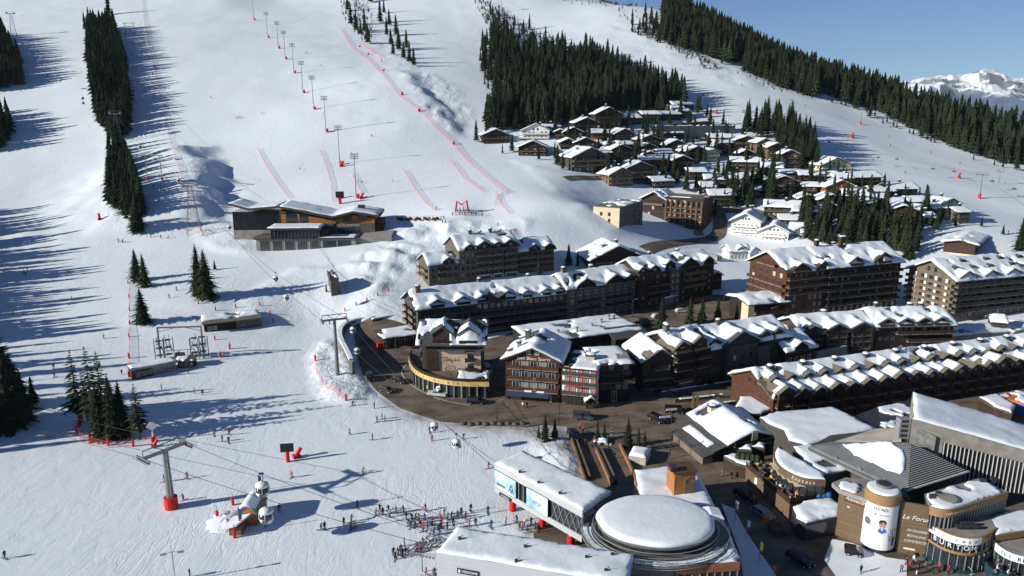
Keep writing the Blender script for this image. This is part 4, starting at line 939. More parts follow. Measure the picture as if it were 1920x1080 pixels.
# 11 next dark complex
b = Bld('chalet_hotel', 'black timber house with two small front gables and satellite dishes on its roof', 'hotel', (1262, 736), (1330, 722), 14, z=0)
_, e = b.uw(1290, 655); W = b.W
b.gable('wood_dark', e, 24, oh=.9, snow=.75, bare=.12, dormers=[(b.uw(1275, 650)[0], 5.6, .3, 30, -.8), (b.uw(1308, 645)[0], 5, 1.2, 30, -.8)], wallm='wood_brown', dw='wood_tan', rm='shingle')
b.wins('front', .5, W - .5, 6, floors(e, 4), 1.3, 1.6); b.balc('front', 0, W * .45, floors(e, 4)[1:], 1.1, 'wood_dark'); b.balc('front', W * .55, W * .95, floors(e, 4)[2:], 1.3, 'wood_brown'); b.chim(1.5, 6, 1.2, 2.2); b.chim(3.5, 9, 1.2, 2); b.dish(.8, 4.5, b.H(.8, 4.5) + 1.2, .55); b.dish(2.4, 3.5, b.H(2.4, 3.5) + 1.1, .5); b.dish(5, 9, b.H(5, 9) + 1.2, .5)
b.part('shop_front', Q_('frame_white').box(W * .15, -.3, 2.2, W * .5, -.02, 2.5).use('glass').box(W * .15, -.25, .3, W * .5, -.03, 2.15))
# 12 black hotel
b = Bld('hotel', 'black rendered hotel with a square bay and pale green windows', 'hotel', (1330, 722), (1474, 694), 15, z=0)
W = b.W; _, e = b.uw(1400, 642); up, _ = b.uw(1387, 630)
b.gable('render_black', e, 24, oh=1, snow=.8, bare=.05, dormers=[(b.uw(1340, 640)[0], 4.2, .6, 32, -.3), (up, 13, -.2, 24, -1.0), (b.uw(1432, 630)[0], 4, .8, 30, -.3), (b.uw(1456, 625)[0], 4, .8, 30, -.3)], rm='slate')
ua, ub = b.uw(1361, 650)[0], b.uw(1411, 650)[0]; b.walls('render_grey', ua, ub, -1.6, 0, None, e - .6, 'bay'); b.part('bay_parapet', Q_('render_grey').box(ua - .2, -1.8, e - .6, ub + .2, -1.4, e + .2))
b.wins('front', ua + .5, ub - .5, 3, [2.5, e - 7.2, e - 4.2], 1.2, 1.8, at_=-1.6, fr='frame_dark', mix='glass_bright'); b.wins('front', up - 4, up + 4, 4, e + .1, 1.2, 1.5, at_=-1.0); b.wins('front', .5, ua - .5, 3, floors(e, 4), 1.2, 1.3); b.walls('slate', ub + .05, b.uw(1432, 650)[0], -2.6, 0, None, e - 1, 'buttress'); b.chim(up - 2, 7)
b.walls('render_black', b.uw(1432, 650)[0] + .05, W, -1.2, 0, None, e - .3, 'side_block'); b.wins('front', b.uw(1436, 650)[0], W - 1, 3, [e - 3], 1.2, 1.3, at_=-1.2)
b.part('porch_roof', Q_('shingle').slab((ua - 1, -5, 3.2), (ub + 3, -5, 3.2), (ub + 3, -1.7, 4.2), (ua - 1, -1.7, 4.2), .2))
# 13 lower dark house with blue shaded roof
b = Bld('chalet_hotel', 'low dark house with a shaded snow roof, right of the black hotel', 'hotel', (1470, 706), (1522, 696), 13, z=0)
_, e = b.uw(1500, 654); b.gable('wood_dark', e, 26, ridge='side', snow=.6, oh=.9, dormers=[(b.W * .45, 4, .3, 28, -.2)]); b.wins('front', .4, b.W - .4, 4, [1, 4], 1.3, 1.5, fr='frame_white')
b = Bld('retaining_wall', 'grey concrete wall before the low three gabled hotel', 'wall', (1528, 693), (1586, 679), 1.0, z=0); b.walls('concrete', z1=5.2)
# 14 flat roofed workshop building behind the first row
b = Bld('apartment_building', 'long low building with a snowy flat roof full of pipes and vents', 'building', (1038, 668), (1204, 645), 18, z=1)
_, e = b.uw(1100, 632); W = b.W
b.flat('wood_dark', e, u0=-6, snow=.55, oh=.5, bare=.06, rm='slate'); b.wins('front', 1, W - 1, 9, [1, 4], 1.6, 1.4); b.H = lambda u, v: e + .3
for u, v, h_ in ((4, 5, 1.6), (8, 9, 1.2), (10, 4, 2), (17, 7, 1.5), (19, 5, 1.2), (22, 10, 1.8), (26, 12, 2.2), (28, 12, 1.8)):
    q = Q_('metal_grey').tube([(u, v, e), (u, v, e + h_)], .28, 8); q.lathe([(.45, e + h_), (.5, e + h_ + .15), (.1, e + h_ + .4)], 8, u, v); q.tube([(u + .3, v, e + .9), (u + 1.4, v - .4, e + 1.1)], .18, 6); b.part('roof_vent', q)
b.part('annexe_wall', Q_('wood_dark').box(W * .62, -3.5, -1, W, -.01, e - .6)); b.part('annexe_roof', Q_('slate').slab((W * .6, -4.2, e - .7), (W + .5, -4.2, e - .7), (W + .5, 3, e + 1.2), (W * .6, 3, e + 1.2), .25))
# 15 low three-gabled hotel and its right half
b = Bld('hotel', 'low hotel with three wide snowy front gables and carved grey balconies', 'hotel', (1504, 662), (1637, 652), 14, z=1.5)
_, e = b.uw(1560, 622); W = b.W
dl = [(b.uw(x, 618)[0], 8.4, -.1, 22, -1) for x in (1522, 1566, 1612)]
b.gable('wood_grey', e, 23, snow=1.0, dormers=dl, oh=1.1, rm='wood_grey'); zs = [1, e * .5, e - 1.2]
for dd in dl: b.balc('front', dd[0] - 3.4, dd[0] + 3.4, [.3, e * .45, e - 1.6], 1.5, 'wood_grey', 'bars'); b.wins('front', dd[0] - 3, dd[0] + 3, 3, [.6, e * .47, e - 1.4], 1.3, 1.5)
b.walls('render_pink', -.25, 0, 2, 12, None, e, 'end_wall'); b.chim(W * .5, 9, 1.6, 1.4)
b2 = Bld('hotel', 'dark right half of the low hotel with four small dormers and long brown balconies', 'hotel', (1640, 652), (1782, 648), 14, z=1.5)
_, e = b2.uw(1720, 609); W = b2.W
b2.gable('wood_dark', e, 24, snow=1.0, dormers=[(b2.uw(x, 606)[0], 5.4, .1, 26, -.4) for x in (1661, 1697, 1731, 1762)], oh=1.1, dw='wood_brown'); b2.balc('front', W * .25, W, [e - 2.6], 1.5, 'wood_brown'); b2.balc('front', W * .4, W, [e - 5.2], 1.5, 'wood_brown'); b2.wins('front', .5, W - .5, 12, [e - 2.4, e - 5], 1.5, 1.7, mix='glass_curtain', skip=.1); b2.chim(3, 7); b2.chim(W * .6, 8, 1.4, 1.4, 'render_taupe'); b2.chim(W * .75, 8, 1.4, 1.4, 'render_taupe')
# 16 orange hotel
b = Bld('hotel', 'orange timber hotel with sunlit west gable and red brick chimneys', 'hotel', (1468, 602), (1676, 578), 20, z=3)
_, e = b.uw(1500, 507); W = b.W; um = b.uw(1549, 500)[0]
b.gable('wood_red', e, 26, 0, um, 0, 20, snow=.85, oh=1.2, rm='wood_grey', dormers=[(b.uw(1500, 500)[0], 7, -.1, 27, -.6), (b.uw(1541, 500)[0], 5, .4, 27, -.6)], dw='wood_red')
b.gable('wood_dark', e + .4, 26, um, W, -.6, 19, snow=.85, oh=1.2, rm='wood_grey', bare=.08, dormers=[(b.uw(1600, 500)[0], 6.5, .2, 28, -1), (b.uw(1651, 500)[0], 7, .8, 28, -1)], wallm='wood_brown', dw='wood_red')
zs = floors(e, 6, 1.5)
b.balc('front', .2, um, zs[3:], 1.4, 'wood_red'); b.balc('front', um + .2, W, zs[1:], 1.4, 'wood_dark', at_=-.6); b.wins('front', .5, um - .3, 7, zs, 1.3, 1.7, fr='wood_tan', mix='glass_curtain'); b.wins('front', um + .5, W - .5, 12, zs, 1.3, 1.7, at_=-.6, mix='glass_curtain')
for v in range(5): b.wins('left', 1.2 + 3.7 * v, 4.4 + 3.7 * v, 1, zs[2:], 1.5, 1.7, fr='wood_tan', mix='glass_bright')
b.balc('left', .4, 19.6, zs[2:5], 1.3, 'wood_red'); b.wins('left', 6, 14, 3, [e + 1], 1.2, 1.5, fr='wood_tan'); b.balc('left', 5, 15, [e + .6], 1.2, 'wood_red')
b.part('porch_roof', Q_('wood_tan').slab((-5, 20, 5), (-5, 0, 5), (-.1, 0, 6.4), (-.1, 20, 6.4), .25)); b.part('porch', Q_('wood_tan').box(-4.6, 1, -1.5, -.1, 19, 4.9))
b.chim(um + 3, 9, 1.3, 2.4, 'wood_red'); b.chim(um + 14, 9, 1.3, 3, 'wood_red'); b.chim(um + 17, 11, 1.3, 3.4, 'wood_red'); b.dish(8, .5, e + .5, .5)
# 17 tall balcony hotel at the right edge
b = Bld('hotel', 'tall pale balconied hotel at the right edge with rows of oval dormers', 'hotel', (1781, 600), (1990, 578), 20, z=3)
_, e = b.uw(1800, 524); W = b.W
b.gable('render_taupe', e, 25, snow=.8, oh=1.4, rm='wood_grey', dormers=[(b.uw(x, 520)[0], w, 0, 26, -.4) for x, w in ((1812, 7), (1856, 6), (1896, 6), (1935, 6))], wallm='wood_grey')
zs = floors(e, 6, .6)
b.balc('front', 0, W, zs[1:], 1.5, 'wood_grey'); b.wins('front', .5, W - .5, 16, zs, 1.6, 1.9, mull=0, skip=.08, mix='glass_curtain'); b.balc('left', 0, 20, zs[1:], 1.4, 'wood_tan')
for v in (3, 7.5, 12, 16.5): b.part('pillar', Q_('render_white').box(-.5, v - .5, 0, -.02, v + .5, e - .4))
b.wins('left', 1, 19, 5, zs, 1.6, 1.9); b.wins('left', 7, 13, 2, e + 1, 1.2, 1.6)
for k, (x, y) in enumerate(((1790, 498), (1820, 500), (1853, 494), (1893, 492), (1905, 487), (1845, 484), (1800, 487), (1870, 484))):
    u, w_ = b.uw(x, y, 5 if y > 490 else 8.5); v = 5 if y > 490 else 8.5; z = b.H(u, v)
    b.part('eyebrow_dormer', Q_('slate').prism([(u - 1.8, z - .4), (u - 1.2, z + .6), (u, z + 1.1), (u + 1.2, z + .6), (u + 1.8, z - .4)], v - 1.6, v + 1.5).use('glass').prism([(u - 1.1, z), (u - .8, z + .45), (u, z + .8), (u + .8, z + .45), (u + 1.1, z)], v - 1.66, v - 1.61))
# 18 barn
b = Bld('barn', 'large low brown barn with one smooth snow slab roof, by the right hand piste', 'barn', (1768, 472), (1826, 482), 27)
_, e = b.uw(1800, 456)
b.gable('wood_brown', e, 12, ridge='front', oh=1.6, snow=.6); b.wins('front', 1, b.W - 1, 3, 2, 2.2, .9, fr='wood_tan'); b.wins('right', 2, 25, 7, 1.6, 1.6, .8); b.walls('render_cream', -.1, b.W + .1, -.1, 27.1, -3, .9, 'plinth')
# 19 white hotel
b = Bld('hotel', 'white hotel of two gabled wings below the dark fir clump', 'hotel', (1367, 462), (1476, 470), 18, z=7)
W = b.W; um, _ = b.uw(1424, 440); _, e1 = b.uw(1395, 415); _, e2 = b.uw(1455, 434)
b.gable('render_white', e1, 28, 0, um, 1, 19, ridge='front', snow=.6, oh=1.2, rm='zinc', bare=.05); b.gable('render_white', e2, 26, um, W, -1.5, 18, ridge='front', snow=.6, oh=1.2, rm='zinc', bare=.05)
b.gable('render_white', e2 - .4, 26, W - .2, W + 11, 5, 18, ridge='side', snow=.6, oh=.8, rm='zinc')
zs = floors(e1, 4, 2.2); b.wins('front', .8, um - .8, 6, zs, 1.0, 1.4, at_=1, fr='frame_white'); b.balc('front', um * .1, um * .9, zs[1:], 1, 'render_white', at_=1); zs2 = floors(e2, 3, 2.2); b.wins('front', um + .8, W - .8, 6, zs2, 1.0, 1.4, at_=-1.5, fr='frame_white'); b.balc('front', um + 1.5, W - 1.5, zs2[1:], 1, 'render_white', at_=-1.5)
b.wins('front', um * .35, um * .65, 3, e1 + .6, .9, 1.2, at_=1, fr='frame_white'); b.wins('front', um + 4, W - 4, 3, e2 + .4, .9, 1.2, at_=-1.5, fr='frame_white'); b.wins('front', W + 1, W + 10, 4, floors(e2, 3), 1, 1.3, at_=5, fr='frame_white')
b.part('terrace_roof', Q_('metal_dark').slab((-3, -4, 3.6), (um + 2, -6, 3.6), (um + 2, 1, 4.2), (-3, 1, 4.2), .2)); b.part('terrace_wall', Q_('render_white').box(-2, -4, -3, um + 2, .9, 3.2)); b.chim(um * .5, 8, 1.4, 2, 'render_white')
b.part('gable_trim', Q_('metal_dark').slab((-1.2, -.3, e1 - .7), (um / 2, -.3, e1 + um / 2 * .53), (um / 2, -.05, e1 + um / 2 * .53), (-1.2, -.05, e1 - .7), .35))
b = Bld('guest_house', 'small white lodge with an arched front below the white hotel', 'house', (1367, 486), (1404, 489), 9); b.gable('render_white', 4.5, 25, ridge='side', snow=.6, rm='zinc', dormers=[(b.W * .6, 4, .2, 28, -.1)]); b.wins('front', .5, b.W - .5, 5, 1.2, 1, 1.8, fr='frame_white', gl='glass_curtain')
b = Bld('guest_house', 'second small white lodge, right of the arched one', 'house', (1405, 490), (1422, 487), 9); b.gable('render_white', 4.2, 25, ridge='front', snow=.5, rm='zinc'); b.wins('front', .5, b.W - .5, 2, 1.2, 1, 1.5, fr='frame_white')
# 20 tall dark hotel on the hill
b = Bld('hotel', 'tall dark timber hotel with a column grid front and stone left wing', 'hotel', (1205, 428), (1316, 438), 18, z=13)
W = b.W; ua = b.uw(1240, 400)[0]; _, e = b.uw(1280, 371); _, eg = b.uw(1215, 372)
b.gable('wood_brown', eg, 27, -1, ua + 2, -.5, 17, ridge='front', snow=.5, oh=1.5, rm='wood_grey'); zs = floors(e, 6, 2)
b.flat('wood_brown', e, u0=ua + 2, v0=0, v1=15, snow=.3, oh=.6, rm='slate', bare=.3);
for k in range(8): u = ua + 2.3 + (W - ua - 3.2) * k / 7; b.part('column', Q_('wood_tan').box(u, -1.3, 1, u + .55, -.9, e - 1.4))
for k in range(7): u = ua + 2.9 + (W - ua - 3.2) * k / 7; b.balc('front', u, u + (W - ua - 3.2) / 7 - .6, zs[:5], .9, 'wood_red' if k % 2 else 'wood_brown'); b.wins('front', u, u + (W - ua - 3.2) / 7 - .6, 1, zs, 1.4, 1.6, mix='glass_bright')
b.part('roof_screen', Q_('wood_grey').box(ua + 3, .5, e + .35, W, .8, e + 2.0)); b.wins('front', 0, ua + 1, 5, [eg - 2.5, eg - 5.5, eg - 8.5, eg - 11.5], 1.3, 1.7, at_=-.5, mix='glass_bright'); b.balc('front', 0, ua + 1, [eg - 3], 1.2, 'wood_tan', at_=-.5)
b.part('base_wall', Q_('concrete_light').box(ua + 2, -2, -5, W, -1.35, 1.2))
b2 = Bld('hotel_wing', 'low stone wing with a sunlit pale left wall before the tall dark hotel', 'hotel wing', (1161, 428), (1204, 422), 13); _, e = b2.uw(1170, 388)
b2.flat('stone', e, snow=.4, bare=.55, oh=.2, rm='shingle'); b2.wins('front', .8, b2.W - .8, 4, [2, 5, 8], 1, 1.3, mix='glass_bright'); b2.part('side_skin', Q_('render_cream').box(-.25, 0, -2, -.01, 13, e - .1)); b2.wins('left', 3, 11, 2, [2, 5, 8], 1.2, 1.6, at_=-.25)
for k in range(10): b2.part('roof_rail', Q_('metal_grey').box(k * b2.W / 10, .1, e + .3, k * b2.W / 10 + .12, .2, e + 1.6))
# 21 low house with red balconies
b = Bld('house', 'low house with thick snow roof and two dark red balconies, by the street firs', 'house', (1402, 606), (1472, 600), 12, z=3)
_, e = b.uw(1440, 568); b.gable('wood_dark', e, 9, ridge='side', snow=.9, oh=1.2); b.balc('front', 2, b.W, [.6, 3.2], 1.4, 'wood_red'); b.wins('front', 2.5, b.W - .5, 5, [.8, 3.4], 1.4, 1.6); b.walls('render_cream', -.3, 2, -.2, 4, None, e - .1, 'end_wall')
# 22 street chalet behind
b = Bld('chalet', 'broad dark chalet with a wide snow roof behind the brown gabled block', 'chalet', (1108, 512), (1204, 506), 16)
_, e = b.uw(1150, 484); b.gable('wood_dark', e, 23, ridge='front', snow=.8, oh=1.4); b.balc('front', 2, b.W - 2, [e - 1.5], 1.3, 'wood_dark', 'bars'); b.wins('front', 2, b.W - 2, 5, [e - 1.2, .8], 1.3, 1.4); b.chim(b.W * .3, 4, 1.4, 1.6, 'concrete'); b.chim(b.W * .62, 8, 1.4, 1.6, 'concrete')
b = Bld('chalet', 'small brown chalet at the right end of the brown gabled block', 'chalet', (1330, 545), (1352, 543), 9, z=4.5); b.gable('wood_brown', 6, 22, ridge='front', snow=.7, oh=.8); b.wins('front', .5, b.W - .5, 2, [1, 3.6], 1, 1.2)
b = Bld('kiosk', 'pale blue kiosk with a pitched roof beside the street', 'kiosk', (1246, 574), (1270, 568), 4, z=3.5); b.gable('paint_silver', 2.8, 22, ridge='side', snow=.35, oh=.4, step=.4)
# 23 terrace café left of the mural house
b = Bld('cafe', 'low cafe terrace with snow covered roof beside the stone retaining wall', 'cafe', (722, 652), (790, 642), 9, z=.8); b.flat('wood_dark', 2.9, snow=.35, oh=.9, bare=.12, rm='wood_grey'); b.wins('front', .3, b.W - .3, 6, .3, 1.5, 2.1, fr='wood_tan', mull=0); b.part('red_stall', Q_('red').box(-2.5, -.6, -.3, -.6, .8, 1.8))
for k in range(4): b.part('post', Q_('wood_tan').box(k * b.W / 4, -1.4, -.4, k * b.W / 4 + .16, -1.25, 2.9))
# ------------------------------------------------------------------ the long red chalet row
b = Bld('chalet_row', 'very long red timber terrace with dozens of snowy cross gables', 'terrace row', (1446, 797), (1975, 716), 17, z=0)
W = b.W; _, e = b.uw(1448, 746)
N = 19; w = W / N; dl = []
for k in range(N):
    dl.append((w * (k + .5 + random.uniform(-.04, .04)), w * random.uniform(.78, .95), random.uniform(-.15, .35) if k % 7 else .8, random.uniform(26, 32), -1.2))
b.gable('wood_red', e, 25, snow=.75, oh=.9, rm='shingle', dormers=dl, wallm='wood_brown', dorm_m='wood_brown', step=.62, bare=.09)
tp = math.tan(R(25))
for k in range(N):                                     # second tier of small gables halfway up the roof
    uc = w * (k + .55); v = 4.4; z = e + v * tp + .3
    q = Q_('wood_brown').prism([(uc - 1.3, z - .6), (uc + 1.3, z - .6), (uc + 1.3, z + .75), (uc, z + 1.5), (uc - 1.3, z + .75)], v - .9, v + 2.2)
    q.use('shingle'); q.slab((uc - 1.9, v - 1.5, z + .6), (uc, v - 1.5, z + 1.7), (uc, v + 3.0, z + 1.7), (uc - 1.9, v + 3.0, z + .6), .16); q.slab((uc, v - 1.5, z + 1.7), (uc + 1.9, v - 1.5, z + .6), (uc + 1.9, v + 3.0, z + .6), (uc, v + 3.0, z + 1.7), .16)
    if k % 5 in (0, 2, 3): q.use('roof_snow').slab((uc - 1.5, v - .3, z + 1.3), (uc, v - .3, z + 2.2), (uc, v + 3.2, z + 2.3), (uc - 1.5, v + 3.2, z + 1.5), .5).slab((uc, v - .3, z + 2.2), (uc + 1.5, v - .3, z + 1.3), (uc + 1.5, v + 3.2, z + 1.5), (uc, v + 3.2, z + 2.3), .5)
    d = b.part('dormer', q); obj('window', win_mesh(1.2, .8), d, (uc, v - .92, z - .1))
    if k % 2 == 0: b.chim(uc + w * .3, 7.6, 1.3, .9, 'slate')
for k in range(N):
    u0 = w * k
    for x in (.25, w - .5): b.part('column', Q_('wood_red').box(u0 + x, -1.5, -.3, u0 + x + .28, -1.2, e))
    b.balc('front', u0 + .6, u0 + w - .55, [e - 2.6, e - 5.2], 1.1, 'wood_red', 'bars'); b.wins('front', u0 + .6, u0 + w - .6, 2, [e - 2.3, e - 5], 1.1, 1.8, mull=0)
b.part('end_band', Q_('wood_grey').box(-.2, 1, e - 2.2, -.01, 16, e - 1.9)); b.dish(-.4, 2, e - 1.5, .5); b.wins('left', 6, 11, 2, e + .8, 1.1, .9)
b.dish(w * 9.2, 8, b.H(w * 9.2, 8) + 1.4, .8); b.dish(w * 9.5, 7.4, b.H(w * 9.5, 7.4) + 1.2, .7)
# snow bank, lodge and wall behind the row at the right
b = Bld('gatehouse', 'small timber gate house with a snow cap on the bank below the tall balcony hotel', 'hut', (1858, 622), (1882, 624), 5, z=3); b.gable('wood_grey', 3.6, 24, ridge='side', snow=.7, oh=.9, step=.4); b.wins('front', .4, b.W - .4, 2, .8, 1, 1.4)
for i, (x0, y0, x1, y1, D_, lab) in enumerate(((1784, 640, 1890, 632, 8, 'long low garage under a thick smooth snow slope'), (1898, 634, 1960, 620, 9, 'second snow covered garage roof at the right edge'))):
    b = Bld('garage', lab, 'garage', (x0, y0), (x1, y1), D_, z=1.5); b.gable('concrete', 1.9, 11, ridge='side', snow=.8, oh=.5, rm='concrete')
# chalets of the hillside village: px left, px right, base row, depth, eave height, ridge, wall, yaw(deg), label
CH = [
 (905, 955, 268, 12, 5.2, 'f', 'wood_brown', 'brown chalet with thick snow roof standing alone by the piste'), (978, 1030, 262, 12, 6, 'f', 'render_white', 'white fronted chalet behind the big dark one by the piste'), (972, 1026, 292, 13, 5.2, 'f', 'wood_dark', 'broad dark chalet on the snow edge with one orange balcony'),
 (1018, 1048, 252, 10, 5, 's', 'wood_tan', 'tan chalet under the forest edge with smooth roof'), (1040, 1062, 262, 9, 5, 'f', 'wood_brown', 'small brown chalet between the two snowy roofs'), (1056, 1094, 262, 12, 5, 'f', 'wood_dark', 'dark chalet with blue shaded left roof'),
 (1078, 1122, 246, 13, 6, 'f', 'wood_brown', 'brown chalet left below the tall top chalet'), (1116, 1166, 242, 13, 10, 'f', 'wood_brown', 'tall four storey chalet topmost on the left'), (1168, 1202, 234, 11, 5, 's', 'wood_brown', 'brown chalet right of the tall topmost one'),
 (1204, 1238, 232, 12, 6.5, 's', 'wood_dark', 'dark chalet with an eyebrow dormer under the forest'), (1242, 1276, 226, 11, 4.5, 's', 'wood_dark', 'low dark chalet near the top of the village'), (1258, 1282, 212, 9, 4, 's', 'render_cream', 'pale low chalet behind the dark one near the top'), (1262, 1300, 208, 11, 5, 's', 'wood_dark', 'highest dark chalet at the end of the forest'), (1270, 1294, 221, 9, 4.5, 's', 'render_taupe', 'taupe chalet near the top right'),
 (1152, 1188, 268, 12, 6, 'f', 'wood_brown', 'brown chalet with wide front gable in the middle left'), (1078, 1118, 284, 12, 5.5, 'f', 'wood_brown', 'low brown chalet with pale chimney'), (1146, 1182, 298, 12, 6, 'f', 'wood_red', 'red brown chalet right of the pale chimney house'), (1072, 1140, 322, 15, 9, 'f', 'wood_grey', 'wide grey chalet with long pale balconies on the snow edge'),
 (1136, 1154, 286, 9, 5, 'f', 'wood_dark', 'small dark chalet behind the wide grey one'), (1108, 1140, 262, 9, 4.5, 's', 'wood_orange', 'small ochre chalet among trees'), (1200, 1234, 278, 12, 6, 'f', 'wood_brown', 'narrow brown chalet with stepped roof'), (1198, 1230, 290, 10, 4.5, 'f', 'wood_dark', 'dark annexe with snow gable under the stepped roof'),
 (1248, 1286, 288, 12, 5.5, 'f', 'wood_dark', 'dark chalet with blue shaded roof left of the big wall'), (1272, 1302, 290, 11, 5, 's', 'wood_dark', 'dark chalet right of the blue shaded roof'), (1288, 1322, 302, 11, 6.5, 'f', 'wood_brown', 'brown gabled chalet below the big wall'), (1324, 1348, 302, 8, 5.5, 'f', 'render_cream', 'cream walled small house'), (1336, 1364, 292, 9, 6, 'f', 'render_grey', 'grey house with white balcony supports'),
 (1202, 1262, 318, 12, 6.5, 's', 'wood_orange', 'orange cubic chalet with a flat curved snow roof'), (1262, 1296, 322, 12, 7, 'f', 'wood_dark', 'dark balconied chalet right of the orange one'), (1172, 1226, 338, 13, 7, 'f', 'render_grey', 'grey glazed chalet with large gable window'), (1142, 1186, 348, 11, 6.5, 'f', 'wood_tan', 'tan chalet with white lit windows and long terrace'),
 (1330, 1372, 272, 11, 5, 's', 'wood_brown', 'brown chalet with layered snow roofs under the wall'), (1378, 1420, 282, 12, 6.5, 'f', 'wood_brown', 'brown chalet hidden behind village firs'), (1418, 1446, 290, 11, 8, 'f', 'wood_tan', 'tall tan chalet with timber balconies'), (1438, 1470, 300, 11, 8, 'f', 'wood_tan', 'tall chalet with white lit ground floor'), (1464, 1496, 316, 11, 8.5, 'f', 'render_grey', 'tall plain grey chalet at the right of the tan ones'), (1340, 1372, 280, 9, 4.5, 's', 'wood_dark', 'low dark chalet under layered roofs'),
 (1366, 1424, 322, 11, 6, 's', 'wood_brown', 'flat roofed brown house with white pillars'), (1428, 1466, 330, 11, 5, 's', 'wood_dark', 'dark chalet with a round fir before it'), (1464, 1494, 338, 10, 4.5, 's', 'wood_dark', 'small dark chalet left of the long right hand chalet'), (1442, 1496, 364, 13, 7.5, 'f', 'wood_red', 'bright red chalet with three white windows'),
 (1538, 1594, 328, 13, 6, 'f', 'render_cream', 'glazed pale chalet at the upper right of the village'), (1526, 1572, 346, 12, 5, 's', 'wood_grey', 'grey chalet with a broad snow roof below the glazed one'), (1562, 1596, 350, 11, 5, 's', 'wood_dark', 'dark chalet with lean-to roof beside the grey one'), (1592, 1650, 350, 13, 5.5, 's', 'wood_brown', 'brown chalet pair by the piste edge'), (1546, 1604, 374, 13, 7, 'f', 'wood_orange', 'ochre chalet with carved gable front'),
 (1534, 1580, 392, 12, 5.5, 'f', 'wood_brown', 'brown chalet below the ochre one, left'), (1580, 1632, 386, 12, 5.5, 's', 'wood_dark', 'dark chalet right below the ochre one'), (1608, 1642, 398, 11, 5, 's', 'wood_dark', 'low dark chalet behind the fir clump'), (1666, 1718, 372, 13, 5.5, 's', 'wood_dark', 'dark chalet with a large smooth roof at the piste edge'), (1634, 1676, 374, 12, 4.5, 's', 'wood_tan', 'flat tan house left of the large smooth roof'),
 (1662, 1694, 398, 11, 5, 's', 'wood_dark', 'dark chalet with humped snow roof'), (1702, 1742, 396, 12, 5, 's', 'wood_dark', 'round roofed dark chalet in the right part'), (1666, 1718, 420, 13, 7, 'f', 'wood_brown', 'brown chalet with a black gable above the clump'), (1748, 1772, 408, 10, 5, 's', 'wood_dark', 'dark little chalet before the cream house'), (1764, 1794, 404, 10, 6, 'f', 'render_cream', 'cream gabled house near the right end of the village'), (1792, 1816, 418, 10, 5.5, 's', 'render_taupe', 'taupe house with snow roof at the right end of the village'), (1734, 1754, 420, 9, 3.5, 's', 'wood_dark', 'small domed hut among trees at the right'),
 (1322, 1362, 350, 11, 4.5, 's', 'wood_tan', 'low tan house with flat snow roof behind the road'), (1316, 1342, 362, 10, 4, 's', 'wood_brown', 'brown lodge with white eaves by the village road'), (1330, 1376, 388, 12, 7, 's', 'wood_tan', 'tan lodge with a decorated snow roof left of the white hotel'), (1388, 1424, 372, 11, 5, 's', 'wood_red', 'red house hidden behind firs'),
 (1432, 1512, 406, 14, 5.5, 's', 'wood_brown', 'long chalet with a pale left end and a ragged snow roof'), (1486, 1546, 412, 12, 5, 's', 'wood_tan', 'tan chalet behind the village firs'), (1540, 1580, 408, 11, 5, 'f', 'wood_red', 'reddish chalet behind the fir clump'), (1462, 1502, 424, 11, 4, 's', 'wood_grey', 'low grey house right of the white hotel'),
 (1224, 1262, 352, 12, 4, 's', 'wood_grey', 'low grey chalet above the tall dark hotel'),
 (1118, 1146, 300, 10, 4.5, 's', 'wood_dark', 'low dark chalet left of the red brown one'), (1204, 1232, 305, 10, 5, 'f', 'wood_brown', 'brown chalet behind the orange cubic one'), (1236, 1262, 300, 10, 4.5, 's', 'wood_dark', 'dark chalet between two firs above the orange one'), (1290, 1324, 338, 11, 5, 's', 'wood_grey', 'grey chalet below the dark balconied one'),
 (1384, 1414, 302, 11, 5, 'f', 'wood_dark', 'dark chalet above the white pillared flat roof'), (1500, 1532, 366, 10, 5, 's', 'wood_dark', 'dark chalet right of the bright red one'), (1496, 1530, 388, 11, 5, 'f', 'wood_brown', 'brown chalet under the bright red one'), (1406, 1436, 352, 10, 4.5, 's', 'wood_dark', 'dark chalet left of the bright red one'),
 (1636, 1664, 386, 10, 4.5, 's', 'wood_brown', 'brown chalet behind the fir clump, right part'), (1722, 1750, 410, 10, 4.5, 'f', 'wood_dark', 'dark gabled chalet right of the black gable'), (1160, 1186, 284, 10, 4.5, 's', 'wood_dark', 'dark chalet behind the red brown one'), (1246, 1280, 262, 10, 4.5, 's', 'wood_brown', 'brown chalet at the foot of the big wall'), (1052, 1080, 280, 10, 4.5, 'f', 'wood_dark', 'dark chalet right of the broad one on the snow edge'), (1498, 1530, 344, 10, 5, 's', 'wood_brown', 'brown chalet at the end of the fir row'),
]
rc = random.Random(11)
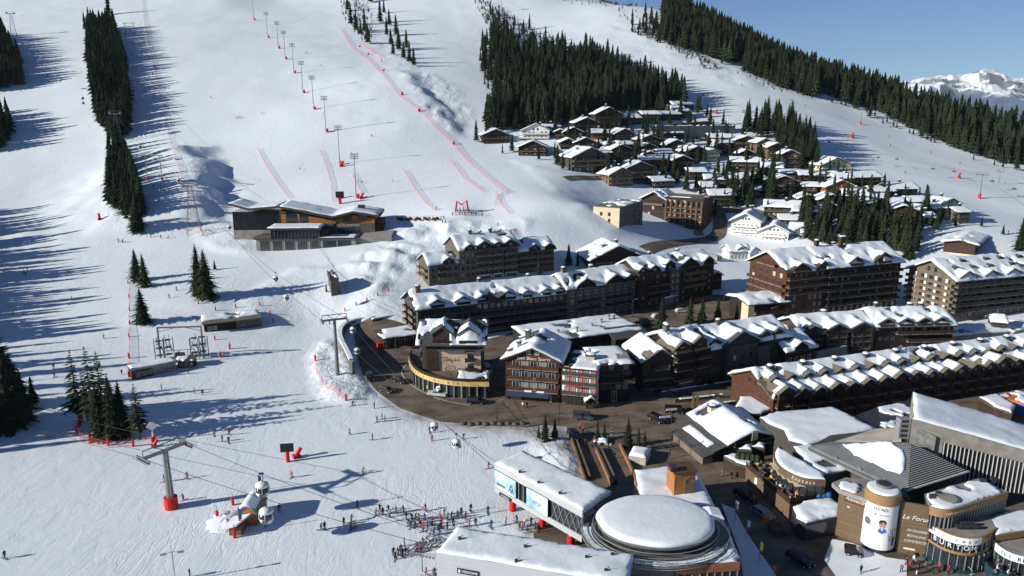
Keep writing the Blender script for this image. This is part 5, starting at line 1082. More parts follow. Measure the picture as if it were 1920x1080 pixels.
for i, (x0, x1, y, D_, e, rd, wm, lab) in enumerate(CH):
    sl_ = rc.uniform(-.10, .03) * (x1 - x0)
    b = Bld('chalet', lab, 'chalet', (x0, y - sl_ * .5), (x1, y + sl_ * .5), D_, None, 'chalets of the hillside village', sink=3)
    W = b.W; up = e; pt = rc.uniform(19, 25) if rd == 'f' else rc.uniform(18, 24)
    if rd == 's': D_ = b.D = max(8, D_ * .85)
    b.gable(wm, e, pt, ridge='front' if rd == 'f' else 'side', oh=1.2, snow=rc.uniform(.32, .6), rm='wood_grey', step=.9, bare=rc.choice((0, 0, .05)))
    nf = max(1, int(e / 2.6)); zs = [e - 2.1 - 2.6 * k for k in range(nf)]
    pal = wm in ('render_cream', 'render_white')
    b.wins('front', .8, W - .8, max(2, int(W / 2.8)), zs, 1.3, 1.3, fr='frame_white' if rc.random() > .5 else 'wood_tan', mix='glass_bright', skip=.1); b.wins('left', 1, D_ - 1, 3, zs, 1.1, 1.2)
    bm = rc.choice(['wood_brown', 'wood_grey', 'wood_red', 'wood_tan']) if not pal else 'frame_white'
    if i in (17, 30): bm = 'wood_tan'
    b.balc('front', .5, W - .5, [z - .3 for z in zs[:2]], 1.2, bm)
    if rd == 'f' and W > 9: b.wins('front', W * .35, W * .65, 2, e + .3, 1.1, 1.1)
    if rc.random() > .35: b.chim(W * rc.uniform(.3, .7), D_ * rc.uniform(.3, .6), 1.1, 1.3, rc.choice(('stone', 'concrete', 'wood_dark')))
    if rc.random() > .5: b.walls('stone' if not pal else 'concrete', -.15, W + .15, -.15, D_ + .15, -4, .9, 'plinth')
# ------------------------------------------------------------------ the sports forum and the shops round it
def blk(name, pxs, z, z0, m, parent, top=None, o=None):       # plan polygon read at height z
    P = [PZ(x, y, z) for x, y in pxs]; q = [(p.x - o.x, p.y - o.y) for p in P]
    a = sum(q[i][0] * q[(i + 1) % len(q)][1] - q[(i + 1) % len(q)][0] * q[i][1] for i in range(len(q)))
    if a < 0: q.reverse()
    return Q_(m).extr(q, z0, z).build(name, parent), q
class Loc:                                                    # a plain frame for free-form buildings
    pass
def freesnow(q, z, th, parent, bare=0.0, name='roof_snow', step=1.0, inset=.25, zf=None):
    n = len(q); P = [Vector(p[:2]) for p in q]; step = max(step * .8, .45)
    if sum(P[i].x * P[(i + 1) % n].y - P[(i + 1) % n].x * P[i].y for i in range(n)) < 0: P.reverse()
    c = sum(P, Vector((0, 0))) / n; E = []; sd = c.x * 3.1 + n
    for i in range(n):
        a, b = P[i], P[(i + 1) % n]; k = max(1, int((b - a).length / step)); d = (b - a).normalized(); nn = Vector((-d.y, d.x))
        for t in range(k): p = a.lerp(b, t / k); E.append(p + nn * inset * (.6 if t == 0 else 1 + 1.6 * float(fbm((p.x + sd) / 2.3, p.y / 2.3, 2))))
    X = np.array([p.x for p in E]); Y = np.array([p.y for p in E])
    g = [(x + (int(y / step) % 2) * step * .5, y) for y in np.arange(Y.min(), Y.max(), step) for x in np.arange(X.min(), X.max(), step)]
    gx_, gy_ = np.array([p[0] for p in g]), np.array([p[1] for p in g]); m = inpoly([(p.x, p.y) for p in E], gx_, gy_)
    D = np.sqrt((gx_[:, None] - X) ** 2 + (gy_[:, None] - Y) ** 2).min(1); m &= D > step * .45
    vs, es, fs, *_ = delaunay_2d_cdt(E + [Vector(p) for p, k in zip(g, m) if k], [], [list(range(len(E)))], 1, 1e-4)
    V = []; f0 = zf or (lambda u, v: z); ne = len(E)
    xs = np.array([v.x for v in vs]); ys = np.array([v.y for v in vs]); D = np.sqrt((xs[:, None] - X) ** 2 + (ys[:, None] - Y) ** 2).min(1)
    nz = 1.5 * fbm((xs + sd) / 4.5, ys / 3, 4); nb = fbm((xs + sd) / 4, (ys - sd) / 4, 3); cut = np.quantile(nb, bare) if bare else -9
    D = np.minimum(D, np.clip((nb - cut) * 9, 0, 9)) if bare else D
    F_ = .35 + .65 * np.sqrt(np.clip(D / max(.5, th * 1.3), 0, 1)); Z = np.array([f0(a, b) for a, b in zip(xs, ys)])
    V = [(a, b, zz + th * f * (1 + .45 * k)) for a, b, zz, f, k in zip(xs, ys, Z, F_, nz)]
    Fs = [tuple(f) for f in fs if not bare or min(nb[i] for i in f) > cut]; ec = {(f[i], f[(i + 1) % len(f)]) for f in Fs for i in range(len(f))}; base = {}
    for a, b in list(ec):
        if (b, a) in ec: continue
        for p in (a, b):
            if p not in base: base[p] = len(V); V.append((V[p][0], V[p][1], Z[p]))
        Fs.append((b, a, base[a], base[b]))
    return Q_('roof_snow').add(V, Fs).build(name, parent, smooth=True)
o = PZ(1517, 833, 0); F_ = thing('sports_hall', 'grey ice rink hall with a huge sloping snow roof, tilted roof planes and white fins', 'sports hall', o)
# big tilted roofs
A1, A2, A3, AP = PZ(1518, 836, 8.2), PZ(1701, 921, 8.2), PZ(1815, 885, 8.6), PZ(1706, 830, 12.5)
BK = PZ(1640, 806, 8.6)
def r3(p): return (p.x - o.x, p.y - o.y, p.z)
b = Q_('zinc'); b.slab(r3(A1), r3(A2), r3(AP), r3(PZ(1560, 828, 9.2)), .5); b.build('roof_plane', F_)
b = Q_('concrete_light').slab(r3(PZ(1560, 829, 8.6)), r3(PZ(1690, 826, 11.6)), r3(PZ(1690, 800, 11.2)), r3(PZ(1640, 804, 8.8)), .3); b.build('roof_plane', F_)
b = Q_('metal_dark').slab(r3(A2), r3(A3), r3(AP), r3(AP - Vector((.1, 0, 0))), .4); lv = b.build('louvre_plane', F_)
a2, a3, ap = Vector(r3(A2)), Vector(r3(A3)), Vector(r3(AP)); nrm = (a3 - a2).cross(ap - a2).normalized()
sl_m = 0
for k in range(22):
    t = (k + .5) / 22; p = a2.lerp(ap, t) + nrm * .12; q = a3.lerp(ap, t) + nrm * .12
    Q_('frame_white').tube([p, q], .08, 4).build('slat', lv)
Q_('frame_white').tube([a2 + nrm * .2, a3 + nrm * .2], .2, 5).build('edge_beam', F_)
# snow patch on the dark plane
pl = lambda p: (p.x - o.x, p.y - o.y)
n1 = (Vector(r3(A2)) - Vector(r3(A1))).cross(Vector(r3(AP)) - Vector(r3(A1))).normalized(); base1 = Vector(r3(A1))
zf = lambda u, v: base1.z - (n1.x * (u - base1.x) + n1.y * (v - base1.y)) / n1.z + .03
def onp(x, y, P0, n):
    d = Vector(ray(x, y)); O_ = Vector((0, 0, CAMZ)); return O_ + d * ((P0 - O_).dot(n) / d.dot(n))
pc = [onp(x, y, A1, n1) for x, y in ((1578, 834), (1640, 828), (1672, 826), (1694, 843), (1700, 858), (1698, 882), (1688, 890), (1660, 883), (1630, 868), (1600, 855))]
freesnow([pl(p) for p in pc], 0, .35, F_, step=.7, zf=zf)
# lower walls under the tilted planes
q = [pl(A1), pl(A2), pl(A3), pl(PZ(1830, 860, 8)), pl(PZ(1700, 800, 8)), pl(PZ(1560, 815, 8))]
Q_('render_grey').extr([(x * .97, y * .97 + .3) for x, y in q], -1, 7.6).build('hall_wall', F_)
b = Q_('zinc').slab(tuple(Vector(r3(A1)) + Vector((-.4, -.4, -.6))), tuple(Vector(r3(A2)) + Vector((0, -1.2, -.6))), tuple(Vector(r3(A2)) + Vector((0, 0, -.5))), tuple(Vector(r3(A1)) + Vector((0, .5, -.5))), .5); b.build('gutter', F_)
for k in range(3): p = Vector(r3(A1)).lerp(Vector(r3(A2)), .3 + .25 * k); Q_('metal_light').box(p.x - .1, p.y - .4, p.z, p.x + .1, p.y + .9, p.z + .25).build('roof_rail', F_)
# the great slab roof
L_, R_, TR, TL = PZ(1712, 786, 16.5), PZ(2010, 868, 10.5), PZ(2010, 822, 10.9), PZ(1711, 735, 17.2)
rf = Q_('concrete').slab(r3(L_), r3(R_), r3(TR), r3(TL), 1.3).build('great_roof', F_)
ql = [pl(p) for p in (L_, R_, TR, TL)]; nn = (Vector(r3(R_)) - Vector(r3(L_))).cross(Vector(r3(TL)) - Vector(r3(L_))).normalized(); b0 = Vector(r3(L_))
zf2 = lambda u, v: b0.z - (nn.x * (u - b0.x) + nn.y * (v - b0.y)) / nn.z + .02
freesnow(ql, 0, .45, rf, step=1.2, inset=.15, zf=zf2)
l, r = Vector(r3(L_)), Vector(r3(R_)); inn = (Vector(r3(TL)) - l); inn.z = 0; inn.normalize(); l2, r2 = l + inn * .6, r + inn * .6
Q_('concrete').add([(l2.x, l2.y, 5), (r2.x, r2.y, 3), (r2.x, r2.y, r2.z - 1.2), (l2.x, l2.y, l2.z - 1.2)], [(0, 1, 2, 3)]).build('hall_front', F_)
tl, tr_ = Vector(r3(TL)), Vector(r3(TR)); Q_('concrete').add([(l2.x, l2.y, 4), (l2.x, l2.y, l2.z - 1), (tl.x, tl.y, tl.z - 1), (tl.x, tl.y, 4)], [(0, 1, 2, 3)]).add([(tl.x, tl.y, 3), (tl.x, tl.y, tl.z - 1), (tr_.x, tr_.y, tr_.z - 1), (tr_.x, tr_.y, 3)], [(0, 1, 2, 3)]).build('hall_side', F_)
g0 = l2.lerp(r2, .21) - inn * .12; g1 = r2 - inn * .12
gl_ = Q_('glass').add([(g0.x, g0.y, 3.5), (g1.x, g1.y, 2.5), (g1.x, g1.y, g1.z - 2.6), (g0.x, g0.y, g0.z - 3.2)], [(0, 1, 2, 3)]).build('glass_wall', F_)
Q_('glass_curtain').add([(l2.x + .8, l2.y - .15, 10.5), (g0.x - 1.6, g0.y - .15, 8.5), (g0.x - 1.6, g0.y - .15, g0.z - 1.9), (l2.x + .8, l2.y - .15, l2.z - 1.9)], [(0, 1, 2, 3)]).build('light_band', F_)
for k in range(30):
    p = g0.lerp(g1, (k + .3) / 30) - inn * .15; zt = g0.z - 3.1 + (g1.z - g0.z + .5) * (k + .3) / 30; b = Q_('frame_white').box(p.x - .06, p.y - .14, 3.2, p.x + .06, p.y + .0, zt); b.build('fin', F_)
tw = PZ(1694, 832, 10.5); t = Q_('metal_light'); tx, ty = tw.x - o.x, tw.y - o.y + 1
t.box(tx - 1.0, ty - .7, 6, tx + 1.0, ty + .9, 15.5)
for k in range(7): t.box(tx - 1.15, ty - .85, 8.6 + k, tx + 1.15, ty + 1.0, 8.72 + k); t.use('metal_dark').box(tx - .7, ty - .74, 8.8 + k, tx + .7, ty - .69, 9.4 + k).use('metal_light')
t.build('vent_tower', F_)
# flat snow roofs between hall and shops
def annex(name, lab, cat, pxs, z, m='render_grey', sn=.4, bare=0.0, fascia='slate', fh=.5, z0=-1, **k):
    ps = [PZ(x, y, z) for x, y in pxs]; oo = Vector((ps[0].x, ps[0].y, 0)); e = thing(name, lab, cat, oo); q = [(p.x - oo.x, p.y - oo.y) for p in ps]
    if sum(q[i][0] * q[(i + 1) % len(q)][1] - q[(i + 1) % len(q)][0] * q[i][1] for i in range(len(q))) < 0: q.reverse()
    cx = sum(p[0] for p in q) / len(q); cy_ = sum(p[1] for p in q) / len(q)
    Q_(m).extr([(cx + (x - cx) * .975, cy_ + (y - cy_) * .975) for x, y in q], z0, z - fh).build('wall', e); rf = Q_(fascia).extr(q, z - fh, z).build('roof', e)
    if sn: freesnow(q, z + .01, sn, rf, bare, **k)
    return e, q, oo
annex('flat_roof_hall', 'big flat roof under smooth snow between the red row and the grey rink hall', 'hall', [(1424, 783), (1455, 772), (1512, 768), (1560, 762), (1600, 782), (1645, 804), (1560, 826), (1512, 836), (1478, 826), (1468, 806), (1440, 795)], 6.8, step=1.3)
annex('flat_roof_hall', 'small snow roof at the foot of the red gable end', 'hall', [(1378, 762), (1386, 744), (1426, 745), (1452, 766), (1428, 776), (1384, 778)], 3.6, m='wood_brown')
e, q, oo = annex('shop_wing', 'snow covered flat wing beside the grey rink hall', 'shop', [(1486, 838), (1520, 832), (1560, 855), (1597, 880), (1545, 893), (1512, 870)], 6.9, bare=.05)
for x, y, l in ((1438, 782, 'blue site cabin'),): pass
# rounded restaurant wing with pale lettering
cur = chaikin([PZ(x, y, 7.4) for x, y in ((1458, 838), (1450, 852), (1458, 872), (1482, 888), (1512, 899), (1548, 900))], 2, False)
o1 = Vector((cur[0].x, cur[0].y, 0)); e = thing('restaurant', 'rounded brown restaurant wing with pale script lettering above the sun terrace', 'restaurant', o1)
qq = [(p.x - o1.x, p.y - o1.y) for p in cur] + [pl_ for pl_ in [(PZ(1545, 888, 7.4).x - o1.x, PZ(1545, 888, 7.4).y - o1.y), (PZ(1500, 862, 7.4).x - o1.x, PZ(1500, 862, 7.4).y - o1.y)]]
rf = Q_('slate').extr(qq, 7.1, 7.4).build('roof', e); freesnow(qq, 7.41, .4, rf, step=.7); Q_('render_taupe').extr([(x + .3, y + .5) for x, y in qq], 2, 7.08).build('wall', e)
strip('fascia', 'brown_panel', 6.2, 7.5, .18, e, cur, o1); strip('glass_front', 'glass', 3.6, 6.2, -.05, e, cur, o1)
for k in range(14): p, a = along(cur, (k + .5) / 14); obj('mullion', cached('mull', lambda: Q_('wood_brown').box(-.09, -.12, 3.6, .09, .1, 6.2).mesh('mullion')), e, p - o1 - Vector((0, 0, 7.4)), a)
for wd, t0, dt in (('Alexandre', .26, .026), ('Enoteca', .68, .034)):
    for k, c in enumerate(wd): p, a = along(cur, t0 + dt * k); text(c, .95, 'lettering_pale', e, (p.x - o1.x + .22 * math.sin(a), p.y - o1.y - .22 * math.cos(a), 6.85), (R(90), 0, a), .02, shear=.25)
# sun terrace
tp_ = [(1399, 874), (1440, 909), (1481, 944), (1520, 937), (1559, 929), (1552, 914), (1512, 910), (1482, 898), (1458, 880), (1448, 862), (1420, 868)]
ps = [PZ(x, y, 3.5) for x, y in tp_]; o2 = Vector((ps[0].x, ps[0].y, 0)); e = thing('sun_terrace', 'brown walled sun terrace packed with tables before the rounded restaurant', 'terrace', o2)
q = [(p.x - o2.x, p.y - o2.y) for p in ps]; Q_('brown_panel').extr(q, -1, 3.3).build('wall', e); Q_('wood_brown').extr([(x * .999, y * .999) for x, y in q], 3.3, 3.5).build('deck', e)
for i in (0, 1, 2, 3):
    a, c = Vector(q[i]), Vector(q[i + 1]); L = (c - a).length; n = max(2, int(L / 1.4)); ang = math.atan2(c.y - a.y, c.x - a.x)
    b = Q_('wood_brown').box(0, -.06, .98, L, .06, 1.08)
    for k in range(n + 1): b.box(L * k / n - .05, -.05, 0, L * k / n + .05, .05, 1.0)
    b.box(0, -.02, .1, L, .02, .8); r_ = b.build('railing', e); r_.location = (a.x, a.y, 3.5); r_.rotation_euler = (0, 0, ang)
TERR = (ps, 3.5)
sg = obj('sign_board', Q_('sign_white').box(0, -.08, 0, 3.4, 0, 1.3).mesh('sign_board'), e, (PZ(1413, 900, 2).x - o2.x, PZ(1413, 900, 2).y - o2.y - .6, 1.6), R(-48)); text('7', .8, 'sign_black', sg, (1.7, -.1, .65), FRONT)
# snow roofed shed below the terrace
e, q, oo = annex('pavilion', 'dark glazed pavilion under thick lumpy snow at the street end of the terrace', 'pavilion', [(1485, 952), (1505, 942), (1560, 936), (1586, 955), (1580, 968), (1512, 982), (1492, 972)], 3.6, m='glass', sn=.8, step=.6, z0=-1, fascia='metal_dark')
Q_('wood_grey').box(-4.5, -3.5, -.5, -2.2, -1, 1.2).build('stall', e); Q_('cloth_orange').box(-5, .2, -.5, -3.8, 1, 1.4).build('poster_panel', e)
# brown wall with lettering, the poster drum and the right wing
def wallpx(name, a, c, z1, z0, m, par, oo, th=.4):
    A, C_ = PZ(*a, z1), PZ(*c, z1); L = (Vector((C_.x, C_.y)) - Vector((A.x, A.y))).length; ang = math.atan2(C_.y - A.y, C_.x - A.x)
    w = Q_(m).box(0, 0, z0, L, th, z1).build(name, par); w.location = (A.x - oo.x, A.y - oo.y, 0); w.rotation_euler = (0, 0, ang); return w, L, ang
o3 = PZ(1590, 925, 8.5); o3.z = 0; FM = thing('shopping_centre', 'brown panelled shopping centre with a round poster drum and glazed rounded corner', 'shopping centre', o3)
wl, L1, an = wallpx('panel_wall', (1574, 918), (1626, 936), 9.0, -1, 'brown_panel', FM, o3)
sb = Q_('bronze').box(1.0, -.12, 7.2, 5.2, -.01, 8.8).build('sign_panel', wl); text('Alexandre', .9, 'lettering_pale', sb, (3.1, -.15, 8.0), FRONT, .02, shear=.3)
for z in (1.2, 3.0, 5.0, 7.0): Q_('brown_band').box(0, -.03, z, L1, -.005, z + .06).build('panel_joint', wl)
Q_('glass_bright').box(1.6, -.05, 6.2, 2.1, -.01, 6.5).build('window', wl)
w2, L2, an2 = wallpx('panel_wall', (1691, 941), (1750, 951), 9.6, -1, 'brown_panel', FM, o3)
text('Le Forum', 1.15, 'lettering_pale', w2, (L2 * .55, -.06, 7.0), FRONT, .03, shear=.35)
for k, s_ in enumerate(('PATINOIRE', 'BOWLING', 'COMMERCES')): text(s_, .62, 'lettering_pale', w2, (L2 * .6, -.06, 4.6 - 1.0 * k), FRONT, .02, shear=.3)
for z in (.8, 2.2, 5.4, 6.1): Q_('brown_band').box(0, -.03, z, L2, -.005, z + .06).build('panel_joint', w2)
Q_('lettering_pale').box(L2 * .25, -.05, .9, L2 * .62, -.01, 1.25).build('plaque', w2)
# flat roof strip behind them
ps = [PZ(x, y, 9.2) for x, y in ((1560, 905), (1585, 895), (1640, 900), (1690, 925), (1697, 940), (1690, 941), (1626, 936), (1574, 918))]; q = [(p.x - o3.x, p.y - o3.y) for p in ps]
if sum(q[i][0] * q[(i + 1) % 8][1] - q[(i + 1) % 8][0] * q[i][1] for i in range(8)) < 0: q.reverse()
rr = Q_('concrete').extr(q, 8.4, 9.2).build('roof', FM); freesnow(q, 9.21, .25, rr, .55, step=.7, inset=.5)
dc = PZ(1657, 1040, 0); rad = 2.75; hd = hz(dc, 932); dx, dy = dc.x - o3.x, dc.y + rad - o3.y
d = Q_('brown_band').lathe([(rad, hd - 1.9), (rad + .15, hd - 1.85), (rad + .15, hd), (rad - .3, hd)], 40, dx, dy).build('drum_band', FM, smooth=False)
def dsnow(r0, z, h): return Q_('roof_snow').lathe([(r0, z), (r0 - .1, z + h * .8), (r0 - .5, z + h), (r0 * .45, z + h * 1.1)], 28, dx, dy)
dsnow(rad - .1, hd, .35).build('roof_snow', d, smooth=True); Q_('metal_grey').lathe([(1.35, hd + .3), (1.35, hd + .9), (1.1, hd + .9)], 24, dx + .3, dy + .4).use('metal_dark').lathe([(1.05, hd + .92), (.2, hd + 1.0)], 20, dx + .3, dy + .4).build('roof_fan', d)
ps_ = Q_('sign_white').lathe([(rad + .04, .8), (rad + .04, hd - 1.88)], 40, dx, dy); ps_.f = ps_.f[:-2]; ps_.m = ps_.m[:-2]; poster = ps_.build('poster', FM, smooth=True)
ct = math.atan2(-dc.y, -dc.x)
def onC(a, z, off=.06): return Vector((dx + (rad + off) * math.cos(a), dy + (rad + off) * math.sin(a), z))
def patch(name, m, pts, par, off=.06):   # flat print wrapped on the drum: (metres along, z)
    nP = []
    for (s_, z) in pts: nP.append(onC(ct + s_ / rad, z, off))
    return Q_(m).add(nP, [tuple(range(len(nP)))]).build(name, par)
def ell(cx, cz_, rx, rz_, n=18): return [(cx + rx * math.cos(6.283 * i / n), cz_ + rz_ * math.sin(6.283 * i / n)) for i in range(n)]
for k, c in enumerate('HEAD'): a = ct + (-.8 + .55 * k) / rad; text(c, .85, 'sign_black', poster, onC(a, hd - 2.6), (R(90), 0, a + R(90)), .01)
for k in range(3): a = ct + -.7 / rad; an_ = k * math.pi / 3; p = onC(a, hd - 3.6); u_ = Vector((-math.sin(a), math.cos(a), 0)) * math.cos(an_) + Vector((0, 0, 1)) * math.sin(an_); Q_('cloth_grey').tube([p - u_ * .32, p + u_ * .32], .035, 4).build('printed_star', poster)
for k, c in enumerate('COURCHEVEL'): a = ct + (-.15 + .17 * k) / rad; text(c, .27, 'cloth_grey', poster, onC(a, hd - 3.6), (R(90), 0, a + R(90)), .01)
patch('printed_yellow', 'sign_yellow', [(-2.9, hd - 3.2), (-1.5, hd - 3.6), (-.6, hd - 5), (-1.2, hd - 6.2), (-2.9, hd - 5.8)], poster, .05)
patch('printed_jacket', 'metal_light', [(-.9, 1.0), (-.95, 3.2), (-.5, 4.3), (.2, 4.6), (1.1, 4.6), (1.7, 4.2), (2.0, 3.0), (2.0, 1.0)], poster, .05); patch('printed_scarf', 'cloth_blue', [(-.1, 4.3), (.1, 4.9), (.6, 5.0), (1.1, 4.9), (1.3, 4.3), (.6, 3.9)], poster, .07)
patch('printed_face', 'skin', ell(.55, 5.55, .5, .62), poster, .08); patch('printed_cap', 'sign_black', [(.0, 5.75), (.02, 6.3), (.3, 6.55), (.8, 6.55), (1.08, 6.3), (1.1, 5.75), (.55, 5.9)], poster, .09)
patch('printed_mouth', 'sign_white', [(.35, 5.2), (.75, 5.2), (.65, 5.1), (.45, 5.1)], poster, .095)
patch('printed_goggles', 'frame_white', ell(-1.9, 5.6, .75, .85), poster, .06); patch('printed_lens', 'cloth_grey', ell(-1.9, 5.6, .6, .68), poster, .07); patch('printed_helmet', 'cladding', [(-2.6, 1.6), (-2.6, 4.6), (-1.6, 4.6), (-1.1, 3.4), (-1.2, 1.6)], poster, .06)
for k, c in enumerate('HEAD'): a = ct + 2.1 / rad; text(c, .5, 'sign_black', poster, onC(a, 4.6 - .6 * k), (R(90), R(90), a + R(90)), .01)
patch('printed_shadow', 'cloth_black', [(2.5, 1.6), (2.5, 4.6), (3.0, 4.9), (3.3, 3.8), (3.0, 1.6)], poster, .05)
Q_('metal_dark').lathe([(rad - .2, -1), (rad - .2, .8)], 28, dx, dy).build('drum_base', FM)
# right wing: band, glass, snow roof
c3 = chaikin([PZ(x, y, 9.8) for x, y in ((1744, 951), (1765, 957), (1785, 957), (1812, 948), (1850, 936), (1890, 923))], 2, False)
o4 = Vector((c3[0].x, c3[0].y, 0)); W4 = thing('shopping_wing', 'rounded upper wing with pale roof lettering and dark glass strips', 'shopping centre', o4)
def wing(e, cur, oo, zt, back, zb, band_m, bh, gh, snow=.4, bare=.0, nm=20, band=True):
    q = [(p.x - oo.x, p.y - oo.y) for p in cur] + [(PZ(x, y, zt).x - oo.x, PZ(x, y, zt).y - oo.y) for x, y in back]
    rf = Q_('concrete').extr(q, zt - .4, zt - .02).build('roof', e)
    if snow: freesnow(q, zt, snow, rf, bare, step=.8, inset=.4)
    strip('fascia', band_m, zt - bh, zt + .15, .12, e, cur, oo); strip('glass_front', 'glass', zb, zt - bh, -.25, e, cur, oo)
    Q_('render_grey').extr([(x * .98 + .4, y * .98 + 1.0) for x, y in q], zb, zt - .45).build('wall', e)
    mm = Q_('metal_light').box(-.05, -.12, zb, .05, .15, zt - bh).mesh('mullion')
    for k in range(nm): p, a = along(cur, (k + .5) / nm); obj('mullion', mm, e, (p.x - oo.x, p.y - oo.y, 0), a)
    return q
wing(W4, c3, o4, 9.8, ((1838, 896), (1735, 926)), 5.8, 'brown_band', 1.3, 3, .35, .05, 26)
text_s = 'radiocourchevel.com 93.2'
for k, c in enumerate(text_s):
    if c != ' ': p, a = along(c3, .14 + .018 * k); text(c, .7, 'lettering_pale', W4, (p.x - o4.x + .17 * math.sin(a), p.y - o4.y - .17 * math.cos(a), 9.2), (R(90), 0, a), .02)
q0 = PZ(1775, 938, 9.9); Q_('concrete').lathe([(1.7, 9.8), (1.7, 10.5), (1.5, 10.55)], 20, q0.x - o4.x, q0.y - o4.y).build('roof_disc', W4)
for x, y in ((1748, 935), (1760, 930), (1842, 905), (1862, 903)): p = PZ(x, y, 9.9); Q_('metal_dark').box(p.x - o4.x - .5, p.y - o4.y - .3, 9.8, p.x - o4.x + .5, p.y - o4.y + .3, 10.7).build('roof_unit', W4)
c5 = chaikin([PZ(x, y, 6.4) for x, y in ((1738, 975), (1745, 983), (1780, 1003), (1822, 1011), (1850, 1004), (1868, 990))], 2, False)
o5 = Vector((c5[0].x, c5[0].y, 0)); W5 = thing('sports_shop', 'rounded three storey sports shop corner with white sign band and window letters', 'shop', o5)
wing(W5, c5, o5, 6.4, ((1850, 955), (1745, 962)), 3.6, 'brown_band', 1.3, 3, 0, 0, 12)
c5s = c5[1:int(len(c5) * .72)]; strip('sign_band', 'sign_white', 5.15, 6.35, .22, W5, c5s, o5)
for k, c in enumerate('CAPITOLE'[:8]): p, a = along(c5s, .2 + .095 * k); text(c, .55, 'sign_black', W5, (p.x - o5.x + .27 * math.sin(a), p.y - o5.y - .27 * math.cos(a), 5.75), (R(90), 0, a), .02, shear=.3)
for k, c in enumerate('BURTON'): p, a = along(c5, .17 + .082 * k); text(c, 1.15, 'sign_white', W5, (p.x - o5.x + .1 * math.sin(a), p.y - o5.y - .1 * math.cos(a), 4.5), (R(90), 0, a), .02)
strip('floor_band', 'brown_band', 3.2, 3.6, .1, W5, c5, o5); strip('glass_front', 'glass', .6, 3.2, .3, W5, c5, o5); strip('base_band', 'teal', -.8, .6, .6, W5, c5, o5)
for k in range(13): p, a = along(c5, (k + .5) / 13); obj('mullion', cached('m5', lambda: Q_('metal_light').box(-.06, -.45, .6, .06, -.3, 3.2).mesh('mullion')), W5, (p.x - o5.x, p.y - o5.y, 0), a)
for k in range(5): p = PZ(1800 + 6 * k, 985 - (k % 2) * 6, 7.2); Q_('metal_dark').tube([(p.x - o5.x - .6, p.y - o5.y, 7.0), (p.x - o5.x + .7, p.y - o5.y, 7.0)], .38, 8).build('roof_barrel', W5)
e, q, oo = annex('shop_wing', 'snow roofed lower wing with a pale sign at the right edge', 'shop', [(1845, 972), (1900, 955), (1990, 962), (1990, 985), (1868, 1004)], 6.0, m='glass', sn=.35, fascia='brown_band', fh=1.1)
w6, L6, _ = wallpx('sign_board', (1888, 987), (1935, 973), 5.9, 4.6, 'sign_white', e, oo, .1); text('AVALANCHE', .7, 'cloth_teal', w6, (L6 / 2, -.05, 5.25), FRONT, .02)
w6, L6, _ = wallpx('sign_board', (1850, 1000), (1884, 989), 5.9, 4.4, 'sign_green', e, oo, .1)
c7 = chaikin([PZ(x, y, 4.6) for x, y in ((1862, 1010), (1870, 1024), (1900, 1042), (1950, 1050), (2010, 1040))], 2, False); o7 = Vector((c7[0].x, c7[0].y, 0)); W7 = thing('restaurant', 'restaurant with a curved white lettered band above a dark railed terrace at the right edge', 'restaurant', o7)
wing(W7, c7, o7, 4.6, ((1990, 985), (1880, 1000)), 1.2, 'sign_white', 1.1, 3, 0, 0, 14)
for k, c in enumerate('SKY RESTAURANT'):
    if c != ' ': p, a = along(c7, .22 + .042 * k); text(c, .95, 'sign_black' if k > 3 else 'cloth_teal', W7, (p.x - o7.x + .2 * math.sin(a), p.y - o7.y - .2 * math.cos(a), 4.05), (R(90), 0, a), .02)
c8 = chaikin([PZ(x, y, 1.2) for x, y in ((1845, 1058), (1860, 1078), (1920, 1095), (2010, 1090))], 2, False); q8 = [(p.x - o7.x, p.y - o7.y) for p in c8] + [(c7[-1].x - o7.x, c7[-1].y - o7.y + 2), (2 , 2)]
Q_('pavement').extr(q8, .9, 1.2).build('deck', W7); strip('parapet', 'teal', -.8, 1.9, .0, W7, c8, o7)
# stairs by the corner shop
st = PZ(1822, 1080, 0); e = thing('stairs', 'pale outdoor staircase between the rounded shop and the terrace', 'stairs', st, R(25))
for k in range(9): obj('step', cached('step', lambda: Q_('concrete_light').box(0, 0, 0, 2.4, .32, .16).mesh('step')), e, (0, .32 * k, .14 * k))
for x in (-.1, 2.4): Q_('metal_light').tube([(x, 0, 1), (x, 2.9, 2.3)], .05, 6).tube([(x, 0, 0), (x, 0, 1)], .05, 6).tube([(x, 2.9, 1), (x, 2.9, 2.3)], .05, 6).build('handrail', e)
# chalet restaurant
a_, c_ = PZ(1368, 826, 4.2), PZ(1449, 814, 4.2); a_.z = c_.z = 0
b = Bld('chalet_restaurant', 'big chalet restaurant with a smooth snow roof and slate lean-to roofs along the street', 'restaurant', a_, c_, 15); W = b.W
b.rz0 = b.rz
b.gable('wood_dark', 4.0, 21, ridge='front', oh=1.4, snow=.6, rm='slate'); b.wins('front', 1.5, W - 1.5, 6, [.6], 1.5, 2.2, fr='wood_tan'); b.wins('front', W * .25, W * .75, 3, [3.9], 1.4, 1.6, fr='wood_tan')
b.part('front_pillar', Q_('concrete_light').box(W * .42, -1.5, 0, W * .55, -.8, 6.4).box(W * .3, -1.8, 0, W * .42, -.8, 3.6)); b.balc('front', .4, W - .4, [3.2], 1.6, 'wood_dark')
b.part('lean_to_roof', Q_('slate').slab((-5.2, -1, 2.3), (-1.3, -1, 3.5), (-1.3, 15.5, 3.5), (-5.2, 15.5, 2.3), .2)); b.part('lean_to_wall', Q_('wood_brown').box(-4.7, -.5, -1, -.01, 15, 2.25)); r2_ = b.part('lean_to_roof', Q_('slate').slab((-7.4, -1.5, 1.9), (-4.6, -1.5, 2.55), (-4.6, 12.5, 2.55), (-7.4, 12.5, 1.9), .2))
